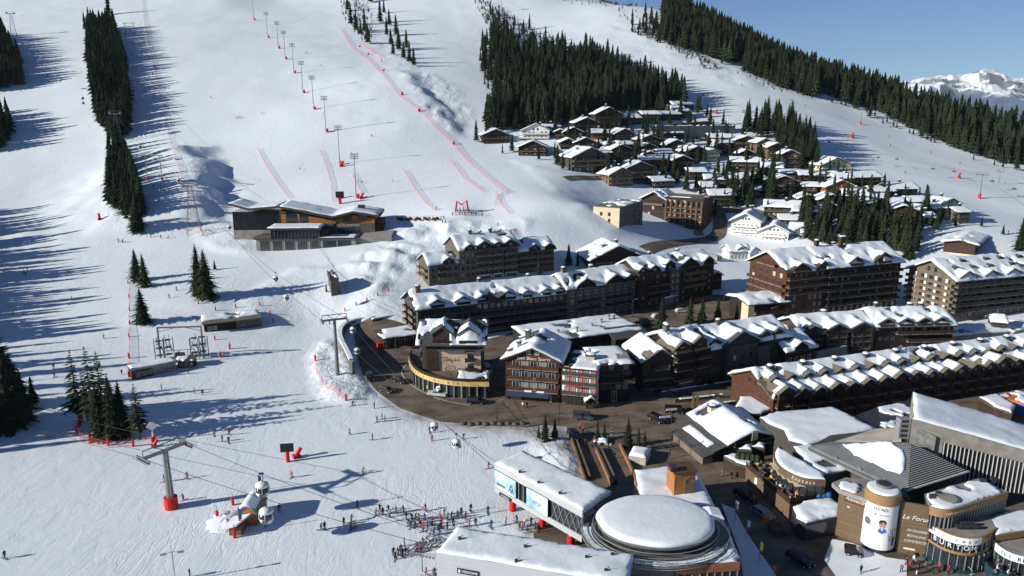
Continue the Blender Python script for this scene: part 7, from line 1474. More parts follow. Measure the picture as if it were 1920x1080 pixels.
def netmat():
    m = bpy.data.materials.new('net'); m.use_nodes = True; nt = m.node_tree; b = nt.nodes['Principled BSDF']; b.inputs['Base Color'].default_value = (.62, .10, .10, 1); b.inputs['Roughness'].default_value = .9; b.inputs['Alpha'].default_value = .16; M['net'] = m
netmat()
def net(pts, label, h=1.5, posts=5.0):
    P = []
    W_ = [at(*p) for p in pts]
    for a, c in zip(W_[:-1], W_[1:]):
        k = max(1, int((c - a).length / 3))
        for i in range(k): q = a.lerp(c, i / k); P.append(Vector((q.x, q.y, G(q.x, q.y))))
    P.append(W_[-1]); e = thing('safety_net', label, 'net', P[0]); o = P[0]
    b = Q_('net'); V = [];
    for p in P: V += [tuple(p - o), tuple(p - o + Vector((0, 0, h)))]
    b.add(V, [(2 * i, 2 * i + 2, 2 * i + 3, 2 * i + 1) for i in range(len(P) - 1)]); b.build('mesh_net', e); b = Q_('red')
    b.tube([p - o + Vector((0, 0, h)) for p in P], .03, 3, cap=False); b.build('top_rope', e)
    pm = cached(('np', h), lambda: Q_('red').tube([(0, 0, -.2), (0, 0, h + .2)], .06, 4).mesh('net_post'))
    for p in P[::2][:60]: obj('net_post', pm, e, p - o)
net([(484, 280), (505, 320), (525, 350), (542, 372)], 'red net running down the piste above the restaurant roof'); net([(600, 284), (612, 312), (620, 340), (624, 380)], 'red net left of the snow mound by the ninth mast'); net([(660, 325), (668, 345), (678, 362)], 'short red net beside the lowest mast')
net([(757, 320), (775, 350), (795, 378), (815, 396)], 'red net in the middle of the race finish'); net([(845, 302), (870, 335), (905, 360)], 'red net on the right of the race finish'); net([(931, 365), (940, 385), (955, 402)], 'short red net at the right of the finish area'); net([(955, 360), (932, 372), (928, 385)], 'little red net beside the finish gate')
net([(640, 55), (660, 90), (690, 112), (722, 145), (748, 180), (790, 210), (812, 235), (850, 268), (885, 310), (925, 345), (950, 362)], 'long red net along the right edge of the race piste', 1.8); net([(682, 86), (702, 100), (722, 112)], 'bright red net at the foot of the top centre firs', 2.6)
net([(266, -5), (272, 50), (283, 100), (298, 170), (312, 235), (330, 300), (345, 350), (372, 430), (386, 440)], 'red net following the gondola pylon line on the left', 1.9); net([(142, 800), (150, 822), (170, 832), (205, 840), (252, 838), (290, 822)], 'red net round the netted fir island'); net([(592, 670), (594, 700), (612, 728), (650, 752)], 'red net on the outer rim of the turning place bank')
net([(243, 535), (243, 600), (243, 660), (243, 706)], 'low red net between the column of posts', 1.0); net([(700, 412), (760, 410), (820, 408)], 'low red net along the restaurant snow terrace', 1.0)
# tubular lift tower (near)
def lift_tower(px, base, top, label, r=.75, spread=4.6, rz=0.6, red=True, name='lift_tower', wheels=6, m='metal_grey'):
    p = at(px, base); h = hz(p, top); e = thing(name, label, 'lift tower', p, rz)
    obj('pole', Q_(m).tube([(0, 0, -.5), (0, 0, h * .5), (0, 0, h)], r, 14, r * .62).mesh('pole'), e)
    if red: obj('red_pad', Q_('red').tube([(0, 0, -.4), (0, 0, min(3, h * .2))], r + .45, 14).mesh('red_pad'), e)
    b = Q_(m).box(-.35, -spread, h - .1, .35, spread, h + .35); b.tube([(0, -spread, h + 1.6), (0, spread, h + 1.6)], .12, 5)
    for s_ in (-1, 1): b.tube([(0, s_ * spread, h + .2), (0, s_ * spread, h + 1.6)], .1, 5).tube([(0, 0, h + .3), (0, s_ * spread * .55, h + 1.6)], .08, 5)
    hd = b.build('cross_arm', e)
    for s_ in (-1, 1):
        bt = Q_(m).box(-wheels * .3, s_ * spread - .12, h - .05, wheels * .3, s_ * spread + .12, h + .25).tube([(-wheels * .32, s_ * spread + s_ * .7, h - .1), (wheels * .32, s_ * spread + s_ * .7, h - .1)], .06, 4).build('sheave_beam', e)
        for k in range(wheels): obj('sheave', cached(('sh', r > .5), lambda: Q_('rubber').tube([(0, -.1, 0), (0, .1, 0)], .3 if r > .5 else .22, 10).mesh('sheave')), bt, (-(wheels - 1) * .27 + .54 * k, s_ * spread, h - .22))
    return p + Vector((0, 0, h + .1)), e
T1, e1 = lift_tower(322, 952, 846, 'tall grey tubular lift tower with a red padded foot on the open piste', .8, 4.2, -.62, wheels=8)
obj('ladder', Q_('metal_light').box(.7, -.25, 1, .78, -.18, 14).box(.7, .18, 1, .78, .25, 14).mesh('ladder'), e1)
T2, e2 = lift_tower(633, 703, 600, 'grey lift tower behind the turning place', .62, 3.4, 2.0, red=False, wheels=7)
TT = [lift_tower(1343, 213, 181, 'chairlift tower with a red foot above the top chalets', .3, 2.6, 1.0, wheels=4)[0], lift_tower(1836, 372, 328, 'leaning chairlift tower on the right hand piste', .34, 2.8, 1.0, wheels=4)[0], lift_tower(1613, 233, 207, 'chairlift tower near the small lone firs', .26, 2.2, 1.0, wheels=4)[0],
      lift_tower(1872, 345, 322, 'small chairlift tower at the far right', .22, 1.8, 1.0, wheels=3, red=False)[0], lift_tower(1118, 118, 100, 'chairlift tower at the edge of the middle forest', .26, 2.2, 1.2, wheels=4, red=False)[0], lift_tower(940, 22, -4, 'chairlift tower at the top of the picture', .26, 2.2, 1.2, wheels=4, red=False)[0]]
def lattice(px, base, top, label, w=3.2):
    p = at(px, base); h = hz(p, top); e = thing('lattice_pylon', label, 'pylon', p, .5); b = Q_('metal_grey'); n = max(4, int(h / 2.2))
    f = lambda t: w * (1 - t) + .7 * t
    C4 = [(-1, -1), (1, -1), (1, 1), (-1, 1)]
    for sx, sy in C4: b.tube([(sx * f(0), sy * f(0), -.5), (sx * f(1), sy * f(1), h)], .11, 4)
    for k in range(n):
        t0, t1 = k / n, (k + 1) / n
        for i in range(4):
            (ax, ay), (bx_, by) = C4[i], C4[(i + 1) % 4]; b.tube([(ax * f(t0), ay * f(t0), h * t0), (bx_ * f(t1), by * f(t1), h * t1)], .06, 3).tube([(ax * f(t1), ay * f(t1), h * t1), (bx_ * f(t1), by * f(t1), h * t1)], .05, 3)
    b.build('lattice', e); b = Q_('metal_light').box(-3.6, -1.2, h, 3.6, 1.2, h + .35); b.box(-3.4, -1, h + .36, -2.2, 1, h + 1.3).box(2.2, -1, h + .36, 3.4, 1, h + 1.3).tube([(-3.6, 0, h + 2), (3.6, 0, h + 2)], .1, 4).tube([(-3.6, 0, h), (-3.6, 0, h + 2)], .1, 4).tube([(3.6, 0, h), (3.6, 0, h + 2)], .1, 4); b.build('head_platform', e)
    return p + Vector((0, 0, h + .5))
P1 = lattice(365, 440, 350, 'lattice gondola pylon above the drag lift, beside the red net'); P2 = lattice(222, 268, 214, 'lattice gondola pylon standing in the left fir strip', 2.6); P3 = lattice(26, 68, 26, 'lattice pylon at the upper left corner', 2.6)
# drag lift gantries
def gantry(xa, xb, base, top, label):
    a, c = at(xa, base), at(xb, base); h = hz(a, top); d = c - a; L = d.length; e = thing('drag_lift_gantry', label, 'lift gantry', a, math.atan2(d.y, d.x)); dz = c.z - a.z
    for x, z in ((0, 0), (L, dz)): obj('pole', Q_('metal_grey').tube([(x, 0, z - .5), (x, 0, h)], .2, 7).mesh('pole'), e); obj('red_pad', Q_('red').tube([(x, 0, z - .3), (x, 0, z + 1.6)], .5, 8).mesh('red_pad'), e)
    b = Q_('metal_grey').box(-1.6, -.15, h - .2, L + 1.6, .15, h + .15)
    for x in (-1.3, 1.3, L - 1.3, L + 1.3): b.box(x - .1, -1.1, h - .5, x + .1, 1.1, h - .22)
    b.build('cross_beam', e); return a + Vector((0, 0, h)), c + Vector((0, 0, h))
GA = [gantry(277, 304, 338, 290, 'drag lift gantry with two red feet below the left shadow field'), gantry(251, 273, 172, 150, 'small drag lift gantry in the tree shadow'), gantry(236, 252, 65, 43, 'upper drag lift gantry by the strip top')]
# drag lift valley station
p = at(347, 672); e = thing('drag_lift_station', 'grey steel portal and machinery of the drag lift station, crowded with riders', 'lift station', p, R(6))
hg = hz(p, 612); b = Q_('metal_grey');
for x in (-7, 5.5): b.tube([(x, 0, -.5), (x, 0, hg)], .28, 8)
b.box(-7, -.2, hg - .4, 5.5, .2, hg); b.tube([(-7, 0, hg - 1.5), (-1, 0, hg - .1)], .1, 4).tube([(5.5, 0, hg - 1.5), (0, 0, hg - .1)], .1, 4); b.build('portal', e)
for k, x in enumerate((-7, -4.4, 3.2, 5.6)):
    b = Q_('metal_dark')
    for i in range(3): z = 1.2 + i * hg / 4.5 + .3 * k % 1; b.box(x - .9, -.8, z, x + .7, .8, z + .1)
    for i in range(9): b.tube([(x + random.uniform(-1.2, 1.2), random.uniform(-1, 1), random.uniform(.5, hg * .5)), (x + random.uniform(-1.2, 1.2), random.uniform(-1, 1), random.uniform(hg * .3, hg * .8))], .07, 4)
    b.tube([(x - 1.1, -.9, 0), (x - 1.1, -.9, hg * .66)], .12, 5).tube([(x + 1.1, .9, 0), (x + 1.1, .9, hg * .66)], .12, 5); b.build('machinery', e)
Q_('metal_grey').tube([(-5, -3, 3.4), (4, -3, 3.8)], .1, 4).tube([(-5, -3, 0), (-5, -3, 3.4)], .1, 4).tube([(4, -3, 0), (4, -3, 3.8)], .1, 4).build('guide_rail', e)
Q_('metal_dark').box(-1.2, -4.5, 1.2, 1.4, -3.6, 3.2).tube([(0, -4, -.5), (0, -4, 1.3)], .2, 6).build('control_box', e)
b = Bld('hut', 'tiny control hut with two snow tipped gables in the drag lift station', 'hut', (334, 690), (366, 688), 3); b.gable('wood_dark', 2, 24, ridge='side', oh=.4, snow=.25, step=.4, bare=.4); b.wins('front', .3, b.W - .3, 3, .5, .9, .9, fr='frame_white')
# cables
def cable(A, B, label, sag=.02, n=14, r=.045, slot=None):
    A, B = Vector(A), Vector(B); L = (B - A).length; pts = [A.lerp(B, t / n) - Vector((0, 0, 4 * sag * L * (t / n) * (1 - t / n))) for t in range(n + 1)]
    o = Q_('metal_dark').tube([p - A for p in pts], r, 4, cap=False).build('cable', None, loc=A); tag(o, label, 'cable', 'lift cables'); return pts
def off(p, e_, dy): a = e_ if isinstance(e_, float) else e_.rotation_euler.z; return p + Vector((-math.sin(a) * dy, math.cos(a) * dy, 0))
STM1, STM2 = PZ(842, 1012, 6.2), PZ(836, 1030, 6.2)
cA = cable(off(T1, e1, 4.2), STM1, 'upper cable from the near lift tower to the lower station', .012); cB = cable(off(T1, e1, -4.2), STM2, 'lower cable from the near lift tower to the lower station', .012)
cable(off(T1, e1, 4.2), PY(-60, 722, 205), 'upper cable leaving the near tower to the left', .01); cable(off(T1, e1, -4.2), PY(-60, 748, 200), 'lower cable leaving the near tower to the left', .01)
S3, S4 = PZ(938, 872, 8), PZ(928, 878, 8)
cC = cable(off(T2, e2, 3.2), S3, 'right gondola cable between the raised gallery and the grey tower', .02); cD = cable(off(T2, e2, -3.2), S4, 'left gondola cable between the raised gallery and the grey tower', .02)
cE = cable(off(T2, e2, 3.2), P1 + Vector((2, 1, 0)), 'right gondola cable up to the lattice pylon', .03); cF = cable(off(T2, e2, -3.2), P1 + Vector((-2, -1, 0)), 'left gondola cable up to the lattice pylon', .03); cG = cable(P1, P2, 'cable between the two lattice pylons', .02); cable(P2, PY(150, -40, 800), 'cable above the left fir strip', .02)
cable(TT[0], PY(960, 5, 760), 'chairlift cable above the middle forest', .02, r=.05); cR = cable(TT[0], TT[1], 'chairlift cable over the right hand piste', .03, r=.05); cable(TT[1], PY(1990, 430, 330), 'chairlift cable leaving to the right', .01, r=.05)
for i, (x, y) in enumerate(GA[:-1]): cable(GA[i][0], GA[i + 1][0], ('lower', 'upper')[i] + ' drag lift cable', .01, r=.035)
# gondola cabins
def cabin():
    e = thing('gondola_cabin', 'x', 'gondola cabin', (0, 0, 0), 0, 'gondola cabins')
    n = 20; prof = [(.25, -3.75), (.75, -3.7), (.98, -3.3), (1.06, -2.9)];
    obj('shell', Q_('sign_white').lathe(prof, n).mesh('shell', True), e); obj('roof', Q_('sign_white').lathe([(1.04, -2.12), (.95, -1.75), (.6, -1.5), (.2, -1.42)], n).mesh('roof', True), e)
    obj('windows', Q_('glass').lathe([(1.06, -2.89), (1.1, -2.5), (1.04, -2.13)], n).mesh('windows', True), e)
    sp = Q_('sign_white').box(-.05, 1.03, -2.9, .05, 1.12, -2.1).mesh('window_post')
    for k in range(6): obj('window_post', sp, e, (0, 0, 0), k * 1.047)
    obj('hanger', Q_('metal_dark').tube([(0, 0, -1.45), (.25, 0, -.8), (.1, 0, -.05)], .07, 6).box(-.35, -.12, -.15, .35, .12, .12).mesh('hanger'), e)
    obj('ski_rack', Q_('metal_grey').box(-.45, -1.22, -3.4, .45, -1.08, -2.9).mesh('ski_rack'), e); return e
CB = cabin()
def oncable(pts, px):
    best = min(((abs(proj(pts[i].lerp(pts[i + 1], t / 10))[0] - px), i, t) for i in range(len(pts) - 1) for t in range(11))); return pts[best[1]].lerp(pts[best[1] + 1], best[2] / 10)
first = True
def ground_cab(px, py, hgt=6): p = at(px, py + 20); v = (540 - (py - 12)) / F; return Vector((p.x, p.y, p.z)) if 0 else PY(px, py - 12, p.y - 3)
for p, lab in ((oncable(cC, 815), 'white gondola cabin hanging in front of the parked pickup'), (oncable(cD, 855), 'gondola cabin nearest the raised gallery over the snow'), (oncable(cE, 535), 'gondola cabin over the snow bank left of the stone tower'), (oncable(cF, 517), 'gondola cabin just below the piste restaurant'), (PY(661, 606, 219), 'gondola cabin in front of the dark retaining wall, upper'), (PY(669, 645, 208), 'gondola cabin in front of the dark retaining wall, lower'),
               (oncable(cA, 488), 'big white cabin above the small piste hut'), (oncable(cB, 497), 'big white cabin right of the small piste hut'), (oncable(cG, 262), 'gondola cabin beside the left fir strip'), (PY(112, 145, 560), 'upper cabin over the far left piste'), (PY(154, 178, 520), 'cabin pair at the left edge of the fir strip, upper'), (PY(155, 187, 516), 'cabin pair at the left edge of the fir strip, lower'), (PY(76, 103, 620), 'tiny cabin high over the far left piste'),
               (PY(429, 417, 318), 'gondola cabin beside the left corner of the piste restaurant'), (PY(334, 330, 372), 'gondola cabin beside the lattice pylon')):
    if first: c = CB; c.location = p; first = False
    else: c = dup(CB, p)
    c['label'] = lab; c.rotation_euler[2] = random.uniform(0, 1); s_ = 1.2 if 'big' in lab else .85; c.scale = (s_,) * 3
# chairs of the chairlift
ch = thing('lift_chair', 'x', 'chairlift chair', (0, 0, 0), 0, 'chairs of the right hand chairlift'); obj('hanger', Q_('metal_dark').tube([(0, 0, 0), (.3, 0, -1.6), (0, 0, -2.6)], .06, 5).mesh('hanger'), ch); obj('seat', Q_('metal_dark').box(-.3, -1.1, -2.7, .4, 1.1, -2.55).box(-.42, -1.1, -2.7, -.3, 1.1, -1.9).mesh('seat'), ch)
fc = True
for k, (x, y) in enumerate(((1403, 205), (1327, 182), (1556, 265), (1587, 270), (1648, 294), (1683, 297), (1750, 315), (1790, 320), (1862, 338), (1903, 352), (1395, 210), (1320, 178))):
    p = PY(x, y - 6, at(x, y + 14).y - 6)
    if fc: c = ch; c.location = p; fc = False
    else: c = dup(ch, p, .8)
    c['label'] = '%s chairlift chair from the left over the right hand piste' % ORD[[1320, 1327, 1395, 1403, 1556, 1587, 1648, 1683, 1750, 1790, 1862, 1903].index(x)]
# snow guns, signs, lamps
def gun(px, py, label, s=1.0, rz=.6):
    p = at(px, py); e = thing('snow_cannon', label, 'snow cannon', p, rz); e.scale = (s,) * 3
    obj('base', Q_('red').box(-1.0, -.8, -.2, 1.0, .8, .9).mesh('base'), e); obj('barrel', Q_('red').tube([(0, 0, .8), (1.3, 0, 2.6)], .5, 12, .62).mesh('barrel'), e); obj('lance', Q_('metal_light').tube([(1.2, 0, 2.4), (2.2, 0, 3.8)], .06, 5).mesh('lance'), e)
gun(556, 858, 'red snow cannon on the open piste beside the dark screen', .8); gun(187, 412, 'red snow cannon at the edge of the left piste', 1.0, 2.2); gun(640, 312, 'red snow cannon at the foot of the ninth mast', 1.1); gun(637, 372, 'red snow cannon behind the restaurant roof', 1.0); gun(677, 372, 'red snow cannon beside the lowest mast', 1.0); gun(1597, 258, 'red snow cannon in the middle of the right hand piste', 1.1); gun(1797, 334, 'red snow cannon on the lower right hand piste', 1.1)
for k, (x, y) in enumerate(((688, 60), (674, 88), (690, 103), (719, 133), (754, 178), (786, 208), (850, 270))): gun(x, y, 'red snow gun, %s from the top along the race net' % ORD[k], .7)
p = at(540, 866); e = thing('screen', 'dark display screen on a red padded post in the open piste', 'screen', p, .15); obj('panel', Q_('sign_black').box(-1.4, -.15, 2.4, 1.4, .15, 4.3).mesh('panel'), e); obj('post', Q_('red').tube([(0, 0, -.3), (0, 0, 2.5)], .42, 10).mesh('post'), e)
p = at(638, 382); e = thing('screen', 'dark race clock board behind the restaurant roof', 'screen', p, .1); obj('panel', Q_('sign_black').box(-2, -.2, 3, 2, .2, 6).mesh('panel'), e); obj('post', Q_('red').box(-.6, -.5, -.3, .6, .5, 2.99).mesh('post'), e)
p = at(288, 828); e = thing('round_sign', 'round white sign on a red padded foot beside the netted firs', 'sign', p, .2); obj('disc', Q_('cladding').tube([(0, -.1, 3.9), (0, .1, 3.9)], .95, 20).mesh('disc'), e); obj('post', Q_('sign_white').tube([(0, 0, 0), (0, 0, 3)], .3, 8, .12).mesh('post'), e); obj('red_pad', Q_('red').tube([(0, 0, -.3), (0, 0, 1.3)], .55, 10).mesh('red_pad'), e)
gun(289, 838, 'red snow cannon at the foot of the round sign', .6)
def lampost(px, base, top, label, arms=1, z=None, dbl=False):
    p = at(px, base); h = hz(p, top); e = thing('street_lamp', label, 'street lamp', p, .3); obj('pole', Q_('metal_dark' if not dbl else 'metal_light').tube([(0, 0, -.2), (0, 0, h)], .1, 6).mesh('pole'), e)
    for s_ in ((-1, 1) if arms == 2 else (1,)): obj('lamp_head', Q_('metal_light').tube([(0, 0, h - .1), (s_ * 1.1, 0, h - .25)], .05, 5).box(s_ * 1.3 - .45, -.2, h - .42, s_ * 1.3 + .45, .2, h - .2).mesh('lamp_head'), e)
lampost(329, 1092, 1034, 'tall double lamp at the bottom edge left of the station', 2, dbl=True); lampost(932, 792, 748, 'street lamp at the kerb before the ski shop'); lampost(1048, 795, 755, 'street lamp before the red shutter house'); lampost(1259, 795, 775, 'sign mast at the crossing'); lampost(1270, 733, 712, 'lamp before the corner house'); lampost(1357, 565, 535, 'street lamp by the white hotel road'); lampost(1336, 775, 745, 'lamp by the timber posts'); lampost(1186, 594, 560, 'lamp before the beige window block'); lampost(1256, 860, 815, 'lamp above the ramps')
# flags
for k, (x, y0, y1, c, lab) in enumerate(((1377, 985, 938, 'sign_white', 'white banner flag nearest the ramp street'), (1399, 1012, 975, 'sign_white', 'second white banner flag along the station wall'), (1422, 1062, 1015, 'sign_yellow', 'yellow and red flag by the station corner'), (1450, 1085, 1060, 'cloth_red', 'red flag at the bottom edge'), (486, 920, 891, 'cloth_blue', 'upper blue pennant beside the piste hut'), (450, 1000, 952, 'cloth_blue', 'lower blue pennant beside the piste hut'))):
    p = at(x, y0); h = hz(p, y1); e = thing('flag', lab, 'flag', p); obj('pole', Q_('metal_light').tube([(0, 0, -.2), (0, 0, h)], .06, 5).mesh('pole'), e); b = Q_(c).add([(.05, 0, h * .5), (.55, .15, h * .55), (.6, .1, h * .9), (.05, 0, h)], [(0, 1, 2, 3)]).use('cloth_red').add([(.06, -.02, h * .5), (.3, .0, h * .45), (.5, .05, h * .62), (.06, -.02, h * .66)], [(0, 1, 2, 3)]); obj('cloth', b.mesh('cloth'), e)
# ------------------------------------------------------------------ vehicles
def car_meshes(kind, L=4.5, Wd=1.85, H=1.5, paint='paint_black'):
    def f():
        hw = Wd / 2
        if kind == 'van': prof = [(-L / 2, .35), (L / 2, .35), (L / 2, .9), (L * .36, 1.15), (L * .28, H), (-L / 2 + .1, H), (-L / 2, H * .9)]; cab = [(L * .34, 1.2), (L * .27, H - .1), (-L / 2 + .3, H - .1), (-L / 2 + .25, 1.2)]
        elif kind == 'pickup': prof = [(-L / 2, .45), (L / 2, .45), (L / 2, 1.0), (L * .18, 1.15), (L * .08, H), (-L * .2, H), (-L * .24, 1.15), (-L / 2, 1.1)]; cab = [(L * .16, 1.2), (L * .07, H - .08), (-L * .19, H - .08), (-L * .22, 1.2)]
        else: prof = [(-L / 2, .35), (L / 2, .35), (L / 2, .75), (L * .24, .98), (L * .08, H), (-L * .34, H), (-L * .47, 1.0), (-L / 2, .9)]; cab = [(L * .2, 1.02), (L * .07, H - .08), (-L * .33, H - .08), (-L * .43, 1.02)]
        if kind == 'suv': prof = [(-L / 2, .45), (L / 2, .45), (L / 2, 1.0), (L * .24, 1.12), (L * .1, H), (-L * .42, H), (-L / 2, 1.15)]; cab = [(L * .22, 1.15), (L * .09, H - .08), (-L * .41, H - .08), (-L * .46, 1.15)]
        def tuck(b, P, w, tw, m):
            n = len(P); b.use(m); V = []
            for s_ in (-1, 1): V += [(x, s_ * (w if z < 1.16 else tw), z) for x, z in P]
            b.add(V, [tuple(range(n - 1, -1, -1)), tuple(range(n, 2 * n))] + [(i, (i + 1) % n, n + (i + 1) % n, n + i) for i in range(n)])
        b = MB(); tuck(b, prof, hw, hw - .17, paint); body = b.mesh('body')
        g = Q_('glass'); n = len(cab)
        for s_ in (-1, 1):
            y0, y1 = s_ * (hw + .005), s_ * (hw - .13); V = [(x, y0 if z < 1.16 + .06 else y1 - s_ * .02, z) for x, z in cab]; V = [(x * .97, (hw - .02) * s_ if z < 1.3 and z > 1 else (hw - .15) * s_, z) for x, z in cab]
            V = [(x, y + s_ * .03, z) for x, y, z in V]; g.add(V, [(0, 1, 2, 3) if s_ > 0 else (3, 2, 1, 0)])
        fx0, fz0 = cab[0]; fx1, fz1 = cab[1]; g.add([(fx0 + .14, -hw + .15, fz0), (fx0 + .14, hw - .15, fz0), (fx1 + .12, hw - .25, fz1), (fx1 + .12, -hw + .25, fz1)], [(0, 1, 2, 3)])
        return body, g.mesh('windows')
    return cached(('car', kind, L, H, paint), f)
tyre = Q_('rubber').tube([(0, -.12, 0), (0, .12, 0)], .34, 14).mesh('tyre'); rim = Q_('metal_light').tube([(0, -.125, 0), (0, .125, 0)], .19, 10).mesh('rim')
hl = Q_('lamp_white').box(0, -.18, -.08, .05, .18, .08).mesh('headlight'); tl_ = Q_('lamp_red').box(-.05, -.16, -.09, 0, .16, .09).mesh('tail_light')
def car(px, py, deg, kind, paint, label, L=4.5, H=1.5, cat='car'):
    p = at(px, py, .07); bd, gl_ = car_meshes(kind, L, 1.85, H, paint); e = thing('parked_car' if cat == 'car' else cat, label, cat, p, R(deg), 'cars on the town streets'); obj('body', bd, e); obj('windows', gl_, e)
    for sx in (-1, 1):
        for sy in (-1, 1): w = obj('wheel', tyre, e, (sx * L * .31, sy * .83, .34)); obj('rim', rim, w)
    for sy in (-1, 1): obj('headlight', hl, e, (L / 2 - .02, sy * .62, .72)); obj('tail_light', tl_, e, (-L / 2 + .02, sy * .68, .8))
car(694, 712, -72, 'suv', 'paint_black', 'dark van like car at the left end of the turning place', 5, 1.9); car(750, 717, -40, 'car', 'paint_black', 'black estate car on the curve beside the podium'); car(725, 735, -32, 'car', 'paint_olive', 'olive dark car on the outer side of the curve'); car(820, 743, -15, 'pickup', 'paint_white', 'white and black pickup before the curved shop front', 5.2, 1.7); car(893, 757, -5, 'suv', 'paint_black', 'black off road car before the mural house annexe', 4.8, 1.75)
car(1093, 786, -8, 'van', 'paint_grey', 'grey minibus on the street before the red shutter house', 5.2, 2.0, 'van'); car(1232, 790, -55, 'suv', 'paint_black', 'black car in the middle of the crossing', 5, 1.7); car(1266, 775, -6, 'van', 'paint_black', 'black minibus parked by the timber posts', 5.2, 1.95, 'van'); car(1078, 822, -65, 'suv', 'paint_black', 'black car beside the head of the ramps', 4.8, 1.7)
car(1430, 968, -60, 'car', 'paint_silver', 'silver estate car in the shaded lower street', 4.8, 1.5); car(1398, 935, -55, 'suv', 'paint_black', 'black car in the shaded street above the silver one', 4.8, 1.7); car(1500, 1056, -60, 'suv', 'paint_black', 'black car at the bottom of the shaded street', 4.8, 1.7); car(914, 698, -80, 'van', 'paint_white', 'white van in the dark alley right of the mural house', 5, 2.1, 'van')
car(1278, 586, 10, 'car', 'paint_white', 'white car under the street firs'); car(1233, 596, 25, 'car', 'paint_white', 'white car at the left of the street firs'); car(1280, 576, 12, 'suv', 'paint_black', 'black car behind the white one under the firs'); car(1308, 566, 20, 'car', 'paint_red', 'red car parked before the brown gabled block'); car(1310, 441, 5, 'van', 'paint_red', 'red van by the road below the tall dark hotel', 5, 1.9, 'van'); car(1334, 446, 10, 'suv', 'paint_black', 'black car right of the red van'); car(1212, 612, 25, 'suv', 'paint_black', 'black car in shade behind the low flat building'); car(1205, 604, 25, 'suv', 'paint_grey', 'grey car in shade behind the low flat building')
car(1600, 1040, -20, 'suv', 'paint_black', 'dark snow vehicle under the poster drum', 3.0, 1.5, 'snowmobile')
# ------------------------------------------------------------------ people
def skin(verts, edges, radii, root=0, sub=1):
    me = bpy.data.meshes.new('t'); me.from_pydata(verts, edges, []); ob = bpy.data.objects.new('t', me); COL.objects.link(ob); ob.modifiers.new('s', 'SKIN')
    for i, r_ in enumerate(radii): me.skin_vertices[0].data[i].radius = (r_, r_) if not hasattr(r_, '__len__') else r_
    me.skin_vertices[0].data[root].use_root = True
    if sub: ob.modifiers.new('b', 'SUBSURF').levels = sub
    dg = bpy.context.evaluated_depsgraph_get(); out = bpy.data.meshes.new_from_object(ob.evaluated_get(dg)); bpy.data.objects.remove(ob); return out
def body(pose):
    # pelvis, chest, neck, head; arms; legs.  x right, y = facing away (-y is the front)
    lean, kn, arm_ = {'stand': (0, 0, 'down'), 'ski': (.18, .22, 'poles'), 'walk': (.05, .1, 'swing'), 'sit': (.0, 0, 'lap')}[pose]
    hz_ = .92 - kn * .55 if pose != 'sit' else .5; F1 = -1
    V = [(0, 0, hz_), (0, F1 * lean * .5, hz_ + .25), (0, F1 * lean, hz_ + .48), (0, F1 * (lean + .04), hz_ + .60), (0, F1 * (lean + .06), hz_ + .76), (0, F1 * (lean + .07), hz_ + .84)]
    E = [(0, 1), (1, 2), (2, 3), (3, 4), (4, 5)]; Rr = [(.17, .13), (.16, .12), (.19, .12), .065, .125, .09]; nC = len(V)
    for s_ in (-1, 1):
        i = len(V); sh = (s_ * .20, F1 * lean, hz_ + .48)
        if arm_ == 'down': el, ha, fi = (s_ * .27, .03, hz_ + .20), (s_ * .26, -.06, hz_ - .04), (s_ * .25, -.1, hz_ - .13)
        elif arm_ == 'poles': el, ha, fi = (s_ * .33, -.12 - lean, hz_ + .24), (s_ * .34, -.40 - lean, hz_ + .22), (s_ * .34, -.5 - lean, hz_ + .22)
        elif arm_ == 'swing': el, ha, fi = (s_ * .26, s_ * .1, hz_ + .22), (s_ * .25, s_ * .22 - .1, hz_ + .02), (s_ * .25, s_ * .26 - .12, hz_ - .06)
        else: el, ha, fi = (s_ * .25, -.08, hz_ + .22), (s_ * .15, -.32, hz_ + .18), (s_ * .1, -.4, hz_ + .18)
        V += [sh, el, ha, fi]; E += [(2, i), (i, i + 1), (i + 1, i + 2), (i + 2, i + 3)]; Rr += [.085, .065, .05, .045]
        i = len(V)
        if pose == 'sit': hp, kn_, an, to = (s_ * .1, 0, .48), (s_ * .12, -.42, .5), (s_ * .12, -.44, .09), (s_ * .12, -.62, .05)
        elif pose == 'ski': hp, kn_, an, to = (s_ * .11, 0, hz_ - .05), (s_ * .14, -.2, .48), (s_ * .14, .0, .1), (s_ * .14, -.22, .06)
        elif pose == 'walk': hp, kn_, an, to = (s_ * .1, 0, hz_ - .05), (s_ * .11, s_ * .14 - .08, .46), (s_ * .12, s_ * .28, .1), (s_ * .12, s_ * .28 - .2, .05)
        else: hp, kn_, an, to = (s_ * .1, 0, hz_ - .05), (s_ * .12, -.02, .48), (s_ * .13, .03, .1), (s_ * .13, -.2, .05)
        V += [hp, kn_, an, to]; E += [(0, i), (i, i + 1), (i + 1, i + 2), (i + 2, i + 3)]; Rr += [.105, .08, .075, .05]
    me = skin(V, E, Rr); hd = Vector(V[4]); hands = [Vector(V[nC + 2]), Vector(V[nC + 10])]
    mi = []
    for p in me.polygons:
        c = p.center; near = min((c - h_).length for h_ in hands)
        if c.z > hd.z - .10 and abs(c.x) < .15: k = 3 if c.z > hd.z + .01 or c.y > hd.y + .04 else 2
        elif near < .11: k = 3
        elif pose == 'sit': k = 0 if c.z > .62 or c.y > -.02 and c.z > .55 else (1 if c.z > .14 else 3)
        else: k = 0 if c.z > hz_ - .02 or abs(c.x) > .21 and c.z > hz_ - .15 else (1 if c.z > .15 else 3)
        mi.append(k)
    me.materials.clear()
    for n_ in ('cloth_black', 'cloth_black', 'skin', 'cloth_black'): me.materials.append(M[n_])
    me.polygons.foreach_set('material_index', mi); me.polygons.foreach_set('use_smooth', [True] * len(mi)); me.name = 'person'; return me
